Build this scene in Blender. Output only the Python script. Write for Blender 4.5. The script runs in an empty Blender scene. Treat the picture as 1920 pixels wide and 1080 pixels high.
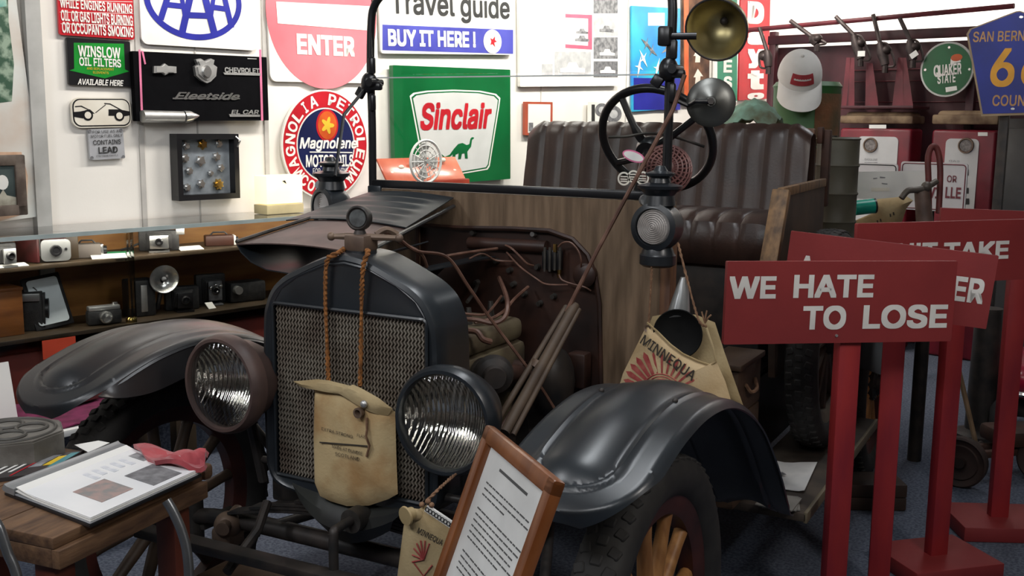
import bpy, bmesh, math, random
from mathutils import Matrix, Vector, Quaternion, Euler
random.seed(7)
PI = math.pi
R = math.radians
sc = bpy.context.scene
COL = sc.collection

# ------------------------------------------------------------------ camera
FPX = 2000.0
CAM = Vector((1.47, -1.94, 1.46))
YAW, PIT, ROL = R(28.4), R(8.9), R(0.61)
FWD = Vector((-math.sin(YAW)*math.cos(PIT), math.cos(YAW)*math.cos(PIT), -math.sin(PIT)))
_r0 = Vector((math.cos(YAW), math.sin(YAW), 0)); _u0 = _r0.cross(FWD)
RGT = _r0*math.cos(ROL)+_u0*math.sin(ROL); UPV = _u0*math.cos(ROL)-_r0*math.sin(ROL)
cd = bpy.data.cameras.new('camera'); cam = bpy.data.objects.new('camera', cd); COL.objects.link(cam)
cd.lens = FPX/1920*36; cd.sensor_width = 36; cd.clip_start = 0.05
cam.matrix_world = Matrix(((RGT.x, UPV.x, -FWD.x, CAM.x), (RGT.y, UPV.y, -FWD.y, CAM.y), (RGT.z, UPV.z, -FWD.z, CAM.z), (0, 0, 0, 1)))
sc.camera = cam

# ------------------------------------------------------------------ world, light, exposure
wd = bpy.data.worlds.new('world'); sc.world = wd; wd.use_nodes = True
wd.node_tree.nodes['Background'].inputs[0].default_value = (0.75, 0.85, 1.0, 1)
wd.node_tree.nodes['Background'].inputs[1].default_value = 0.15
sc.view_settings.view_transform = 'Standard'; sc.view_settings.look = 'None'
sc.view_settings.gamma = 1; sc.view_settings.use_curve_mapping = False
sc.view_settings.exposure = 0.0

AW = R(13)                                              # the long wall, turned 13 degrees from the car
WN = Vector((math.cos(AW), -math.sin(AW), 0)); WT = Vector((math.sin(AW), math.cos(AW), 0)); WOFF = -2.33; WBACK = 6.0
def wpt(u, z, off=0.0): return WN*(WOFF+off)+WT*u+Vector((0, 0, z))
def aim(loc, tgt): return (Vector(tgt)-Vector(loc)).to_track_quat('-Z', 'Y')
def area(name, loc, tgt, sx, sy, power, colr=(1, 1, 1), spread=180):
    l = bpy.data.lights.new(name, 'AREA'); l.shape = 'RECTANGLE'; l.size = sx; l.size_y = sy; l.energy = power; l.color = colr
    l.spread = R(spread)
    o = bpy.data.objects.new(name, l); COL.objects.link(o); o.location = loc; o.rotation_mode = 'QUATERNION'; o.rotation_quaternion = aim(loc, tgt)
    o.visible_camera = True
    return o
# wall-washing track lamps along the long wall
for u, e in ((0.9, 15), (2.1, 27), (3.3, 28), (4.6, 26)):
    area('wall_wash_lamp', wpt(u, 2.62, 0.95), wpt(u+0.05, 1.55, 0), 0.7, 0.18, e, (1.0, 0.95, 0.88))
# lamp over the far rack
area('rack_lamp', WT*5.75-WN*1.0+Vector((0, 0, 2.72)), WT*6.3-WN*1.0+Vector((0, 0, 2.2)), 2.0, 0.2, 34, (1.0, 0.95, 0.9), 150)
# ceiling fluorescent fittings over the car and in front of it
area('ceiling_tube_lamp', (0.45, 0.35, 2.70), (0.45, 0.35, 0), 0.3, 1.2, 15, (0.92, 0.96, 1.0))
area('ceiling_tube_lamp', (0.75, -2.4, 2.70), (0.55, -1.2, 0.4), 1.7, 0.5, 40, (0.97, 0.98, 1.0))
area('ceiling_tube_lamp', (-0.9, -1.6, 2.70), (-1.2, -0.4, 0.4), 0.3, 1.2, 32, (0.95, 0.97, 1.0))
area('ceiling_tube_lamp', (2.3, -0.2, 2.70), (1.6, 0.6, 0.3), 0.3, 1.2, 34, (1.0, 0.95, 0.9))
area('ceiling_tube_lamp', (1.0, 3.4, 2.70), (1.0, 3.6, 0), 0.3, 1.2, 9, (0.95, 0.97, 1.0))

# ------------------------------------------------------------------ from a photo pixel to a point on a real plane
def ray(px, py): return FWD+RGT*((px-960)/FPX)-UPV*((py-540)/FPX)
def on(px, py, n, o):
    n = Vector(n); d = ray(px, py); return CAM+d*((o-n.dot(CAM))/n.dot(d))
def atx(px, py, v): return on(px, py, (1, 0, 0), v)
def aty(px, py, v): return on(px, py, (0, 1, 0), v)
def atz(px, py, v): return on(px, py, (0, 0, 1), v)
def atw(px, py, off=0.0): return on(px, py, WN, WOFF+off)
def atb(px, py, v): return on(px, py, WT, v)
def atd(px, py, t): return CAM+ray(px, py)*t
def wu(px, py, off=0.0):
    p = atw(px, py, off); return p.dot(WT), p.z

# ------------------------------------------------------------------ materials
def lin(c):
    if isinstance(c, str):
        c = c.lstrip('#'); c = tuple(int(c[i:i+2], 16)/255 for i in (0, 2, 4))
        c = tuple(x/12.92 if x <= 0.04045 else ((x+0.055)/1.055)**2.4 for x in c)
    return (c[0], c[1], c[2], 1)
_M = {}
def mat(name, c, rough=0.5, metal=0.0, c2=None, scale=8.0, mix=(0.35, 0.65), bump=0.0, bscale=None, stretch=(1, 1, 1), coat=0.0, rvar=0.0, detail=6, spec=0.5, sheen=0):
    """Principled material; colour varied by noise between c and c2, roughness and bump by a second noise."""
    if name in _M: return _M[name]
    m = bpy.data.materials.new(name); m.use_nodes = True; nt = m.node_tree; N, L = nt.nodes, nt.links
    b = N['Principled BSDF']; b.inputs['Roughness'].default_value = rough; b.inputs['Metallic'].default_value = metal
    b.inputs['Coat Weight'].default_value = coat; b.inputs['Coat Roughness'].default_value = 0.28
    b.inputs['Specular IOR Level'].default_value = spec; b.inputs['Sheen Weight'].default_value = sheen
    c = lin(c); b.inputs['Base Color'].default_value = c
    if c2 is None: c2 = tuple(x*0.78 for x in c[:3])
    c2 = lin(c2)
    tc = N.new('ShaderNodeTexCoord'); mp = N.new('ShaderNodeMapping'); mp.inputs['Scale'].default_value = stretch
    L.new(tc.outputs['Object'], mp.inputs['Vector'])
    n = N.new('ShaderNodeTexNoise'); n.inputs['Scale'].default_value = scale; n.inputs['Detail'].default_value = detail
    L.new(mp.outputs[0], n.inputs['Vector'])
    r = N.new('ShaderNodeValToRGB'); r.color_ramp.elements[0].position = mix[0]; r.color_ramp.elements[1].position = mix[1]
    r.color_ramp.elements[0].color = c; r.color_ramp.elements[1].color = c2
    L.new(n.outputs['Fac'], r.inputs[0]); L.new(r.outputs[0], b.inputs['Base Color'])
    if rvar:
        a = N.new('ShaderNodeMath'); a.operation = 'MULTIPLY_ADD'; a.inputs[1].default_value = rvar; a.inputs[2].default_value = rough-rvar*0.5
        L.new(n.outputs['Fac'], a.inputs[0]); L.new(a.outputs[0], b.inputs['Roughness'])
    if bump:
        n2 = N.new('ShaderNodeTexNoise'); n2.inputs['Scale'].default_value = bscale or scale*4; n2.inputs['Detail'].default_value = 4
        L.new(mp.outputs[0], n2.inputs['Vector'])
        bp = N.new('ShaderNodeBump'); bp.inputs['Strength'].default_value = bump; bp.inputs['Distance'].default_value = 0.01
        L.new(n2.outputs['Fac'], bp.inputs['Height']); L.new(bp.outputs[0], b.inputs['Normal'])
    _M[name] = m
    return m
def glass(name, tint=(1, 1, 1), refl=0.12, rough=0.03, flute=0.0, fs=0.9):
    if name in _M: return _M[name]
    m = bpy.data.materials.new(name); m.use_nodes = True; nt = m.node_tree; N, L = nt.nodes, nt.links
    N.remove(N['Principled BSDF'])
    t = N.new('ShaderNodeBsdfTransparent'); t.inputs[0].default_value = (*tint, 1)
    g = N.new('ShaderNodeBsdfGlossy'); g.inputs['Roughness'].default_value = rough
    x = N.new('ShaderNodeMixShader'); fr = N.new('ShaderNodeFresnel'); fr.inputs[0].default_value = 1.45
    a = N.new('ShaderNodeMath'); a.operation = 'ADD'; a.inputs[1].default_value = refl
    L.new(fr.outputs[0], a.inputs[0]); L.new(a.outputs[0], x.inputs[0]); L.new(t.outputs[0], x.inputs[1]); L.new(g.outputs[0], x.inputs[2])
    L.new(x.outputs[0], N['Material Output'].inputs[0])
    if flute:
        tc = N.new('ShaderNodeTexCoord'); w = N.new('ShaderNodeTexWave'); w.inputs['Scale'].default_value = flute; w.inputs['Distortion'].default_value = 0.6
        w.inputs['Detail Scale'].default_value = 3
        L.new(tc.outputs['Object'], w.inputs['Vector']); bp = N.new('ShaderNodeBump'); bp.inputs['Strength'].default_value = fs; bp.inputs['Distance'].default_value = 0.012
        L.new(w.outputs[0], bp.inputs['Height']); L.new(bp.outputs[0], g.inputs['Normal'])
    _M[name] = m
    return m
def reflector(name, c=(0.85, 0.82, 0.78), flute=38):
    if name in _M: return _M[name]
    m = mat(name, c, 0.12, 1.0, scale=6, mix=(0.3, 0.8)); nt = m.node_tree; N, L = nt.nodes, nt.links
    tc = N.new('ShaderNodeTexCoord'); w = N.new('ShaderNodeTexWave'); w.inputs['Scale'].default_value = flute; w.inputs['Distortion'].default_value = 1.0
    w.inputs['Detail Scale'].default_value = 2.0
    L.new(tc.outputs['Object'], w.inputs['Vector']); bp = N.new('ShaderNodeBump'); bp.inputs['Strength'].default_value = 0.4; bp.inputs['Distance'].default_value = 0.006
    L.new(w.outputs[0], bp.inputs['Height']); L.new(bp.outputs[0], N['Principled BSDF'].inputs['Normal'])
    return m
def glow(name, c, s):
    m = mat(name, c, 0.6); b = m.node_tree.nodes['Principled BSDF']
    b.inputs['Emission Color'].default_value = lin(c); b.inputs['Emission Strength'].default_value = s
    return m

# ------------------------------------------------------------------ mesh builder
def basis(axis, up=None):
    z = Vector(axis).normalized(); t = Vector(up) if up else (Vector((0, 0, 1)) if abs(z.z) < 0.95 else Vector((1, 0, 0)))
    x = t.cross(z).normalized(); y = z.cross(x)
    return Matrix((x, y, z)).transposed()
class G:
    def __init__(s, M=None): s.v = []; s.f = []; s.mi = []; s.m = 0; s.M = M or Matrix.Identity(4)
    def add(s, vs, fs):
        k = len(s.v); s.v += [s.M @ Vector(v) for v in vs]; s.f += [[k+i for i in f] for f in fs]; s.mi += [s.m]*len(fs); return s
    def bm(s, b):
        b.verts.index_update(); s.add([v.co.copy() for v in b.verts], [[v.index for v in f.verts] for f in b.faces]); b.free(); return s
    def box(s, c, d, rot=None, bev=0.0, seg=2):
        b = bmesh.new(); bmesh.ops.create_cube(b, size=1)
        for v in b.verts: v.co = Vector((v.co.x*d[0], v.co.y*d[1], v.co.z*d[2]))
        if bev: bmesh.ops.bevel(b, geom=b.edges[:], offset=min(bev, min(d)*0.45), segments=seg, profile=0.5, affect='EDGES')
        Q = rot.to_matrix() if isinstance(rot, (Euler, Quaternion)) else (rot or Matrix.Identity(3))
        for v in b.verts: v.co = Q @ v.co+Vector(c)
        return s.bm(b)
    def bar(s, p0, p1, w, h, up=(0, 0, 1), bev=0.0):
        p0, p1 = Vector(p0), Vector(p1); return s.box((p0+p1)/2, (w, h, (p1-p0).length), basis(p1-p0, up), bev)
    def tube(s, pts, r, n=10, closed=False, cap=True):
        pts = [Vector(p) for p in pts]; K = len(pts); rs = r if isinstance(r, (list, tuple)) else [r]*K
        vs = []; fs = []; nx = None
        for i, p in enumerate(pts):
            a = pts[(i-1) % K] if (closed or i) else p; b = pts[(i+1) % K] if (closed or i < K-1) else p
            t = (b-a).normalized()
            if nx is None: nx = basis(t).col[0]
            nx = (nx-t*nx.dot(t)).normalized(); ny = t.cross(nx)
            vs += [p+(nx*math.cos(2*PI*j/n)+ny*math.sin(2*PI*j/n))*rs[i] for j in range(n)]
        for i in range(K if closed else K-1):
            q = (i+1) % K
            fs += [[i*n+j, i*n+(j+1) % n, q*n+(j+1) % n, q*n+j] for j in range(n)]
        if cap and not closed: fs += [list(range(n))[::-1], [(K-1)*n+j for j in range(n)]]
        return s.add(vs, fs)
    def cyl(s, p0, p1, r0, r1=None, n=20): return s.tube([p0, p1], [r0, r0 if r1 is None else r1], n)
    def lathe(s, prof, o, axis, n=36, closed=False, up=None):
        """prof: (radius, distance along axis) pairs, spun about the axis through o"""
        B = basis(axis, up); o = Vector(o); vs = []; fs = []; K = len(prof)
        for r, t in prof: vs += [o+B @ Vector((r*math.cos(2*PI*j/n), r*math.sin(2*PI*j/n), t)) for j in range(n)]
        for i in range(K if closed else K-1):
            q = (i+1) % K; fs += [[i*n+j, i*n+(j+1) % n, q*n+(j+1) % n, q*n+j] for j in range(n)]
        return s.add(vs, fs)
    def ball(s, c, r, n=16, m=10):
        r = (r, r, r) if not isinstance(r, (tuple, list)) else r; c = Vector(c); vs = []; fs = []
        for i in range(m+1):
            a = -PI/2+PI*i/m
            vs += [c+Vector((r[0]*math.cos(a)*math.cos(2*PI*j/n), r[1]*math.cos(a)*math.sin(2*PI*j/n), r[2]*math.sin(a))) for j in range(n)]
        for i in range(m): fs += [[i*n+j, i*n+(j+1) % n, (i+1)*n+(j+1) % n, (i+1)*n+j] for j in range(n)]
        return s.add(vs, fs)
    def prism(s, poly, M, d0, d1):
        """poly in the xy of frame M, extruded along its z from d0 to d1"""
        n = len(poly); vs = [M @ Vector((x, y, d)) for d in (d0, d1) for x, y in poly]
        fs = [list(range(n))[::-1], list(range(n, 2*n))]+[[i, (i+1) % n, n+(i+1) % n, n+i] for i in range(n)]
        return s.add(vs, fs)
    def sheet(s, rows, t, closed=False):
        """a thick sheet through a grid of points; t is its thickness along the normal"""
        a, b = len(rows), len(rows[0]); P = [[Vector(p) for p in r] for r in rows]; nr = []
        for i in range(a):
            for j in range(b):
                e = P[min(i+1, a-1)][j]-P[max(i-1, 0)][j]; f = P[i][min(j+1, b-1)]-P[i][max(j-1, 0)]
                n = e.cross(f); nr.append(n.normalized() if n.length > 1e-12 else Vector((0, 0, 1)))
        top = [P[i][j] for i in range(a) for j in range(b)]; bot = [p-n*t for p, n in zip(top, nr)]; k = a*b; fs = []
        for i in range(a-1):
            for j in range(b-1):
                q = [i*b+j, (i+1)*b+j, (i+1)*b+j+1, i*b+j+1]; fs += [q, [x+k for x in q[::-1]]]
        rim = [i*b for i in range(a)]+[(a-1)*b+j for j in range(1, b)]+[i*b+b-1 for i in range(a-2, -1, -1)]+[j for j in range(b-2, 0, -1)]
        for x, y in zip(rim, rim[1:]+rim[:1]): fs.append([x, x+k, y+k, y][::-1])
        return s.add(top+bot, fs)
    def face(s, pts): return s.add(pts, [list(range(len(pts)))])

def rrect(w, h, r, n=5, cx=0, cy=0):
    out = []
    for sx, sy, a0 in ((1, 1, 0), (-1, 1, PI/2), (-1, -1, PI), (1, -1, 3*PI/2)):
        for k in range(n+1):
            a = a0+PI/2*k/n; out.append((cx+sx*(w/2-r)+r*math.cos(a), cy+sy*(h/2-r)+r*math.sin(a)))
    return out
def ell(rx, ry, n=48, cx=0, cy=0, a0=0): return [(cx+rx*math.cos(a0+2*PI*k/n), cy+ry*math.sin(a0+2*PI*k/n)) for k in range(n)]
def smooth_path(pts, n=6):
    pts = [Vector(p) for p in pts]; out = []
    for i in range(len(pts)-1):
        p0, p1, p2, p3 = pts[max(i-1, 0)], pts[i], pts[i+1], pts[min(i+2, len(pts)-1)]
        for k in range(n):
            t = k/n; out.append(0.5*((2*p1)+(p2-p0)*t+(2*p0-5*p1+4*p2-p3)*t*t+(3*p1-p0-3*p2+p3)*t**3))
    return out+[pts[-1]]

_W = {}                                                 # world matrix of every thing
def link(o, parent=None):
    COL.objects.link(o)
    if parent is not None: o.parent = parent
def mk(name, g, m, origin, frame, parent, angle=38):
    inv = Matrix.Translation(-origin) @ frame.inverted() if frame is not None else Matrix.Translation(-origin)
    me = bpy.data.meshes.new(name); me.from_pydata([inv @ v for v in g.v], [], g.f)
    ms = m if isinstance(m, (list, tuple)) else [m]
    for x in ms: me.materials.append(x)
    if len(ms) > 1: me.polygons.foreach_set('material_index', g.mi)
    flat = name in ('lettering', 'nameplate', 'script_nameplate')
    me.polygons.foreach_set('use_smooth', [not flat]*len(me.polygons))
    if not flat: me.set_sharp_from_angle(angle=R(angle))
    me.update()
    b = bmesh.new(); b.from_mesh(me)
    if len(b.faces) > 1 and not flat: bmesh.ops.recalc_face_normals(b, faces=b.faces[:])
    b.to_mesh(me); b.free()
    o = bpy.data.objects.new(name, me); link(o, parent); o.location = origin
    return o
def thing(name, label, cat, loc=(0, 0, 0), rot=None, group=None):
    o = bpy.data.objects.new(name, None); link(o); o.empty_display_size = 0.05
    M = Matrix.Translation(Vector(loc)) @ (rot.to_matrix().to_4x4() if rot is not None else Matrix.Identity(4))
    o.matrix_world = M; _W[o.name] = M.copy(); o['label'] = label; o['category'] = cat
    if group: o['group'] = group
    return o
def WM(o): return _W[o.name]
def part(name, g, m, parent, label=None, angle=38):
    """a part (or, under a part, a sub-part) from a mesh given in world coordinates"""
    F = WM(parent); loc = [F.inverted() @ v for v in g.v]
    o0 = Vector([(min(v[i] for v in loc)+max(v[i] for v in loc))/2 for i in range(3)])
    o = mk(name, g, m, o0, F, parent, angle); _W[o.name] = F @ Matrix.Translation(o0)
    if label: o['label'] = label
    return o
def solo(name, g, m, label, cat, group=None, angle=38):
    o0 = Vector([(min(v[i] for v in g.v)+max(v[i] for v in g.v))/2 for i in range(2)]+[min(v.z for v in g.v)])
    o = mk(name, g, m, o0, None, None, angle); _W[o.name] = Matrix.Translation(o0)
    o['label'] = label; o['category'] = cat
    if group: o['group'] = group
    return o
def struct(name, g, m):
    o = mk(name, g, m, Vector((0, 0, 0)), None, None); o['kind'] = 'structure'; _W[o.name] = Matrix.Identity(4)
    return o
def copy_tree(o, parent=None):
    c = o.copy(); COL.objects.link(c)
    if parent is not None: c.parent = parent
    for ch in list(o.children): copy_tree(ch, c)
    return c

# ------------------------------------------------------------------ lettering
import os
try: FONT = bpy.data.fonts.load(os.path.join(bpy.utils.system_resource('DATAFILES'), 'fonts', 'Inter.woff2'))     # Blender's own interface typeface
except Exception: FONT = None
_T = {}
def glyphs(s, bold=0.0, shear=0.0, space=1.0, res=4):
    k = (s, bold, shear, space)
    if k not in _T:
        cu = bpy.data.curves.new('text', 'FONT'); cu.body = s; cu.font = FONT or cu.font; cu.offset = bold; cu.shear = shear; cu.space_character = space; cu.resolution_u = res
        cu.fill_mode = 'FRONT'
        ob = bpy.data.objects.new('text', cu); COL.objects.link(ob); dg = bpy.context.evaluated_depsgraph_get()
        me = bpy.data.meshes.new_from_object(ob.evaluated_get(dg)); _T[k] = ([tuple(v.co[:2]) for v in me.vertices], [list(p.vertices) for p in me.polygons])
        bpy.data.objects.remove(ob); bpy.data.curves.remove(cu); bpy.data.meshes.remove(me)
    return _T[k]
def letters(g, s, M, x0, x1, y0, y1, bold=0.0, shear=0.0, space=1.0, d=0.0, full=False, th=0.0006):
    """lettering fitted into the rectangle x0..x1, y0..y1 of frame M, a thin film of paint"""
    vs, fs = glyphs(s, 0.0, shear, space)
    if not vs: return g
    ax, bx = min(v[0] for v in vs), max(v[0] for v in vs); ay, by = (min(v[1] for v in vs), max(v[1] for v in vs))
    n = len(vs)
    kx, ky = (x1-x0)/(bx-ax+2*bold), (y1-y0)/(by-ay+2*bold)
    for q in range(9 if bold else 1):                       # a bold face: the same strokes laid several times round their place
        ox, oy = (0, 0) if q == 8 or not bold else (bold*((0, 1, 1, 1, 0, -1, -1, -1)[q]), bold*((1, 1, 0, -1, -1, -1, 0, 1)[q]))
        g.add([M @ Vector((x0+(v[0]-ax+bold+ox)*kx, y0+(v[1]-ay+bold+oy)*ky, d+q*2e-6)) for v in vs], fs)
    return g

class Board:
    """a flat thing (sign, picture, page) standing on a plane: its frame has x right, y up, z towards the viewer"""
    def __init__(s, name, label, cat, frame, group=None, root=True):
        s.F = frame
        s.t = thing(name, label, cat, frame.translation, frame.to_quaternion(), group) if root else None
    def at(s, px, py):                                   # pixel on the board's plane, in its own metres
        n = s.F.to_3x3() @ Vector((0, 0, 1)); p = on(px, py, n, n.dot(s.F.translation)); q = s.F.inverted() @ p; return (q.x, q.y)
    def rect(s, x0, y0, x1, y1):
        ym, xm = (y0+y1)/2, (x0+x1)/2
        return s.at(x0, ym)[0], s.at(x1, ym)[0], s.at(xm, y1)[1], s.at(xm, y0)[1]
    def poly(s, *pts): return [s.at(*p) for p in pts]
    def panel(s, poly, m, t=0.012, name='panel', d=0.0, label=None):
        g = G(); g.prism(poly, s.F, d-t, d); return part(name, g, m, s.t, label)
    def text(s, txt, x0, y0, x1, y1, m, bold=0.0, shear=0.0, d=0.0015, space=1.0, name='lettering', label=None):
        g = G(); letters(g, txt, s.F, *s.rect(x0, y0, x1, y1), bold, shear, space, d); return part(name, g, m, s.t, label)
    def flat(s, poly, m, d=0.001, name='patch', label=None, t=0.0008):
        g = G(); g.prism(poly, s.F, d-t, d); return part(name, g, m, s.t, label)
def wall_frame(quad, off):
    """frame on the long wall through four pixel corners TL TR BR BL, with width, height"""
    q = [wu(*p, off) for p in quad]
    cu, cz = sum(a for a, b in q)/4, sum(b for a, b in q)/4
    w = ((q[1][0]-q[0][0])+(q[2][0]-q[3][0]))/2; h = ((q[0][1]-q[3][1])+(q[1][1]-q[2][1]))/2
    a = math.atan2((q[1][1]-q[0][1])+(q[2][1]-q[3][1]), 2*w)
    x = WT*math.cos(a)+Vector((0, 0, math.sin(a))); z = WN; y = z.cross(x)
    F = Matrix((x, y, z)).transposed().to_4x4(); F.translation = wpt(cu, cz, off)
    return F, w, h
# ================================================================== the room
m_wall = mat('white_wall_paint', (0.84, 0.81, 0.76), 0.7, c2=(0.80, 0.77, 0.72), scale=3, bump=0.03, bscale=120)
m_carpet = mat('slate_carpet', (0.150, 0.172, 0.222), 0.95, c2=(0.080, 0.094, 0.130), scale=90, bump=0.5, bscale=500, spec=0.1, mix=(0.4, 0.6))
m_ceil = mat('ceiling_tile', (0.45, 0.45, 0.44), 0.9, scale=40)
g = G(); g.box((0.6, 2.0, -0.05), (10, 13, 0.1)); struct('floor', g, m_carpet)
g = G(); g.box((0.6, 2.0, 2.82), (10, 13, 0.1)); struct('ceiling', g, m_ceil)
BZ = Matrix((WT, -WN, Vector((0, 0, 1)))).transposed()
g = G(); g.box(wpt(1.5, 1.4, -0.06), (11, 0.12, 2.8), BZ); struct('wall_left', g, m_wall)
g = G(); g.box(wpt(1.5, 0.19, 0.006), (11, 0.012, 0.38), BZ); struct('baseboard_left', g, m_carpet)
g = G(); g.box(WT*(WBACK+0.36)+WN*1.2+Vector((0, 0, 1.4)), (0.12, 8, 2.8), BZ); struct('wall_back', g, m_wall)
g = G(); g.box((3.9, 2.0, 1.4), (0.12, 13, 2.8)); m_dim = mat('dim_room_wall', (0.22, 0.20, 0.18), 0.8, c2=(0.12, 0.10, 0.09), scale=2)
struct('wall_right', g, m_dim)
g = G(); g.box((0.6, -4.3, 1.4), (10, 0.12, 2.8)); struct('wall_front', g, m_dim)
g = G()
for px in (268, 501): 
    u, _ = wu(px, 350); g.box(wpt(u, 1.9, 0.004), (0.022, 0.008, 1.8), BZ)
for px in (372, 700, 1012, 1170): 
    u, _ = wu(px, 300); g.box(wpt(u, 1.9, 0.002), (0.006, 0.004, 1.8), BZ)
struct('trim_1', g, mat('seam_strip', (0.55, 0.53, 0.50), 0.6))
g = G(); u0, _ = wu(52, 250); u1, _ = wu(80, 250); g.box(wpt((u0+u1)/2, 1.6, 0.02), (u1-u0, 0.04, 2.2), BZ)
struct('trim_2', g, mat('grey_trim_paint', (0.50, 0.50, 0.48), 0.5))

W_ = (0.86, 0.85, 0.82); K_ = (0.012, 0.012, 0.014)
m_white = mat('enamel_white', W_, 0.3, c2=(0.78, 0.76, 0.70), scale=5)
m_cream = mat('aged_enamel_cream', (0.80, 0.77, 0.68), 0.35, c2=(0.70, 0.65, 0.55), scale=6)
m_paper = mat('paper', (0.80, 0.79, 0.75), 0.75, c2=(0.74, 0.73, 0.70), scale=4)
m_black = mat('gloss_black', K_, 0.3, scale=5)
m_ink = mat('black_ink', (0.02, 0.02, 0.02), 0.7)
m_red = mat('enamel_red', '#c8232f', 0.3, c2='#b01c28', scale=5)
m_navy = mat('enamel_navy', '#1c2350', 0.3, c2='#141a40', scale=5)
m_blue = mat('enamel_blue', '#2f33a0', 0.3, c2='#272b8c', scale=6)
m_green = mat('enamel_green', '#0d6b39', 0.25, c2='#0a5a30', scale=4)
m_brgreen = mat('bright_green', '#15902f', 0.35, c2='#12842a')
m_chrome = mat('chrome', (0.80, 0.80, 0.79), 0.22, 0.9, scale=12)
m_pewter = mat('dull_nickel', (0.58, 0.58, 0.57), 0.42, 0.8, scale=20)
m_gold = mat('brass_gilt', (0.75, 0.52, 0.18), 0.22, 1.0, scale=15)
m_pink = mat('pink_ribbon', '#e0789f', 0.6)
m_orange = mat('enamel_orange', '#d8622a', 0.35, c2='#b84a1c')
m_yellow = mat('enamel_yellow', '#e6c23c', 0.35)
m_grey = mat('mid_grey_print', (0.30, 0.30, 0.31), 0.6, c2=(0.12, 0.12, 0.13), scale=30, mix=(0.4, 0.6))
m_lgrey = mat('light_grey_print', (0.55, 0.55, 0.55), 0.6, c2=(0.40, 0.40, 0.41), scale=20)
m_dgrey = mat('dark_grey_print', (0.10, 0.10, 0.11), 0.6, c2=(0.22, 0.22, 0.23), scale=40)
m_blk = mat('black_leatherette', (0.018, 0.018, 0.02), 0.5, c2=(0.035, 0.034, 0.034), scale=60, bump=0.15)
m_maroon_l = mat('maroon_bellows', '#4d1a1c', 0.6, c2='#34100f', scale=20)
m_gmet = mat('grey_metal', (0.36, 0.37, 0.37), 0.35, 0.6, scale=15)
m_oak = mat('oak_box', '#8a5426', 0.5, c2='#6b3d18', scale=5, stretch=(1, 1, 6))
m_shelf = mat('dark_shelf', '#4a3c2c', 0.5, c2='#332819', scale=6)

# ------------------------------------------------------------------ mural at the far left
def wboard(name, label, cat, quad, off=0.02, group=None):
    F, w, h = wall_frame(quad, off); b = Board(name, label, cat, F, group); b.w, b.h = w, h; return b
b = wboard('mural_poster', 'tall outdoor scene poster of trees and a pale building at the left edge', 'poster', [(-180, -60), (48, -40), (62, 400), (-180, 445)], 0.03)
b.panel(rrect(b.w, b.h, 0.004), mat('mural_sky', (0.72, 0.75, 0.72), 0.6, c2=(0.62, 0.52, 0.44), scale=4), 0.02)
b.flat(b.poly((-60, -50), (14, -40), (16, 40), (26, 120), (22, 190), (-60, 200)), mat('mural_leaves', (0.03, 0.09, 0.05), 0.6, c2=(0.30, 0.40, 0.30), scale=22, mix=(0.45, 0.6)), name='tree_print')
b.flat(b.poly((-60, 285), (40, 285), (52, 330), (50, 400), (-60, 430)), mat('mural_brick', '#c9a184', 0.7, c2='#e2c6ad', scale=14), name='brick_print')
b.flat(b.poly((-60, -50), (10, -45), (12, 12), (-60, 20)), mat('mural_teal', (0.06, 0.35, 0.30), 0.6, c2=(0.4, 0.6, 0.5), scale=18), name='canopy_print', d=0.0025)

# ------------------------------------------------------------------ enamel signs on the long wall
b = wboard('warning_sign', 'red enamel sign warning about engines running and occupants smoking', 'sign', [(104, -58), (247, -40), (253, 74), (113, 66)])
b.panel(rrect(b.w, b.h, 0.01), m_red)
for t, x0, y0, x1, y1 in (('DO NOT FILL TANK', 116, -33, 230, -6), ('WHILE ENGINES RUNNING', 112, 2, 247, 20), ('OIL OR GAS LIGHTS BURNING', 114, 24, 248, 44), ('OR OCCUPANTS SMOKING', 116, 46, 249, 66)):
    b.text(t, x0, y0, x1, y1, m_white, bold=0.02, d=0.003)
    if y0 > 0: b.flat(b.poly((x0-2, y0-2), (x1+1, y0+1), (x1+1, y0+2.0), (x0-2, y0-1)), m_white, name='rule_line')
b = wboard('oil_filter_sign', 'small black sign with green arrow panel offering oil filters', 'sign', [(125, 70), (244, 78), (247, 163), (129, 159)])
b.panel(rrect(b.w, b.h, 0.006), m_black)
b.flat(b.poly((138, 80), (232, 82), (234, 130), (242, 134), (196, 147), (130, 132), (139, 129)), m_brgreen, name='arrow_patch')
b.text('WINSLOW', 146, 87, 225, 108, m_white, 0.02, d=0.003); b.text('OIL FILTERS', 148, 109, 226, 125, m_white, 0.02, d=0.003)
b.text('AND REPLACEMENT', 162, 127, 213, 131.5, m_yellow, d=0.003); b.text('ELEMENTS', 174, 134, 203, 138.5, m_yellow, d=0.003)
b.text('AVAILABLE HERE', 145, 149, 231, 160, m_white, 0.02, shear=0.25, d=0.003)
b = wboard('tow_away_sign', 'white sign with black tow truck pictogram in rounded border', 'sign', [(133, 183), (245, 183), (246, 238), (136, 240)])
b.panel(rrect(b.w, b.h, 0.035), m_cream); b.flat(rrect(b.w*0.97, b.h*0.92, 0.032), m_black, name='border'); b.flat(rrect(b.w*0.93, b.h*0.84, 0.028), m_cream, d=0.002, name='field')
for k, pl in enumerate((((137, 210), (150, 209), (168, 205), (177, 213), (172, 213), (170, 216), (160, 217), (155, 222), (138, 219)), ((203, 205), (222, 205), (243, 209), (243, 216), (233, 218), (228, 211), (220, 213), (216, 217), (203, 217)))):
    b.flat(b.poly(*pl), m_black, d=0.003, name='car_pictogram')
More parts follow.
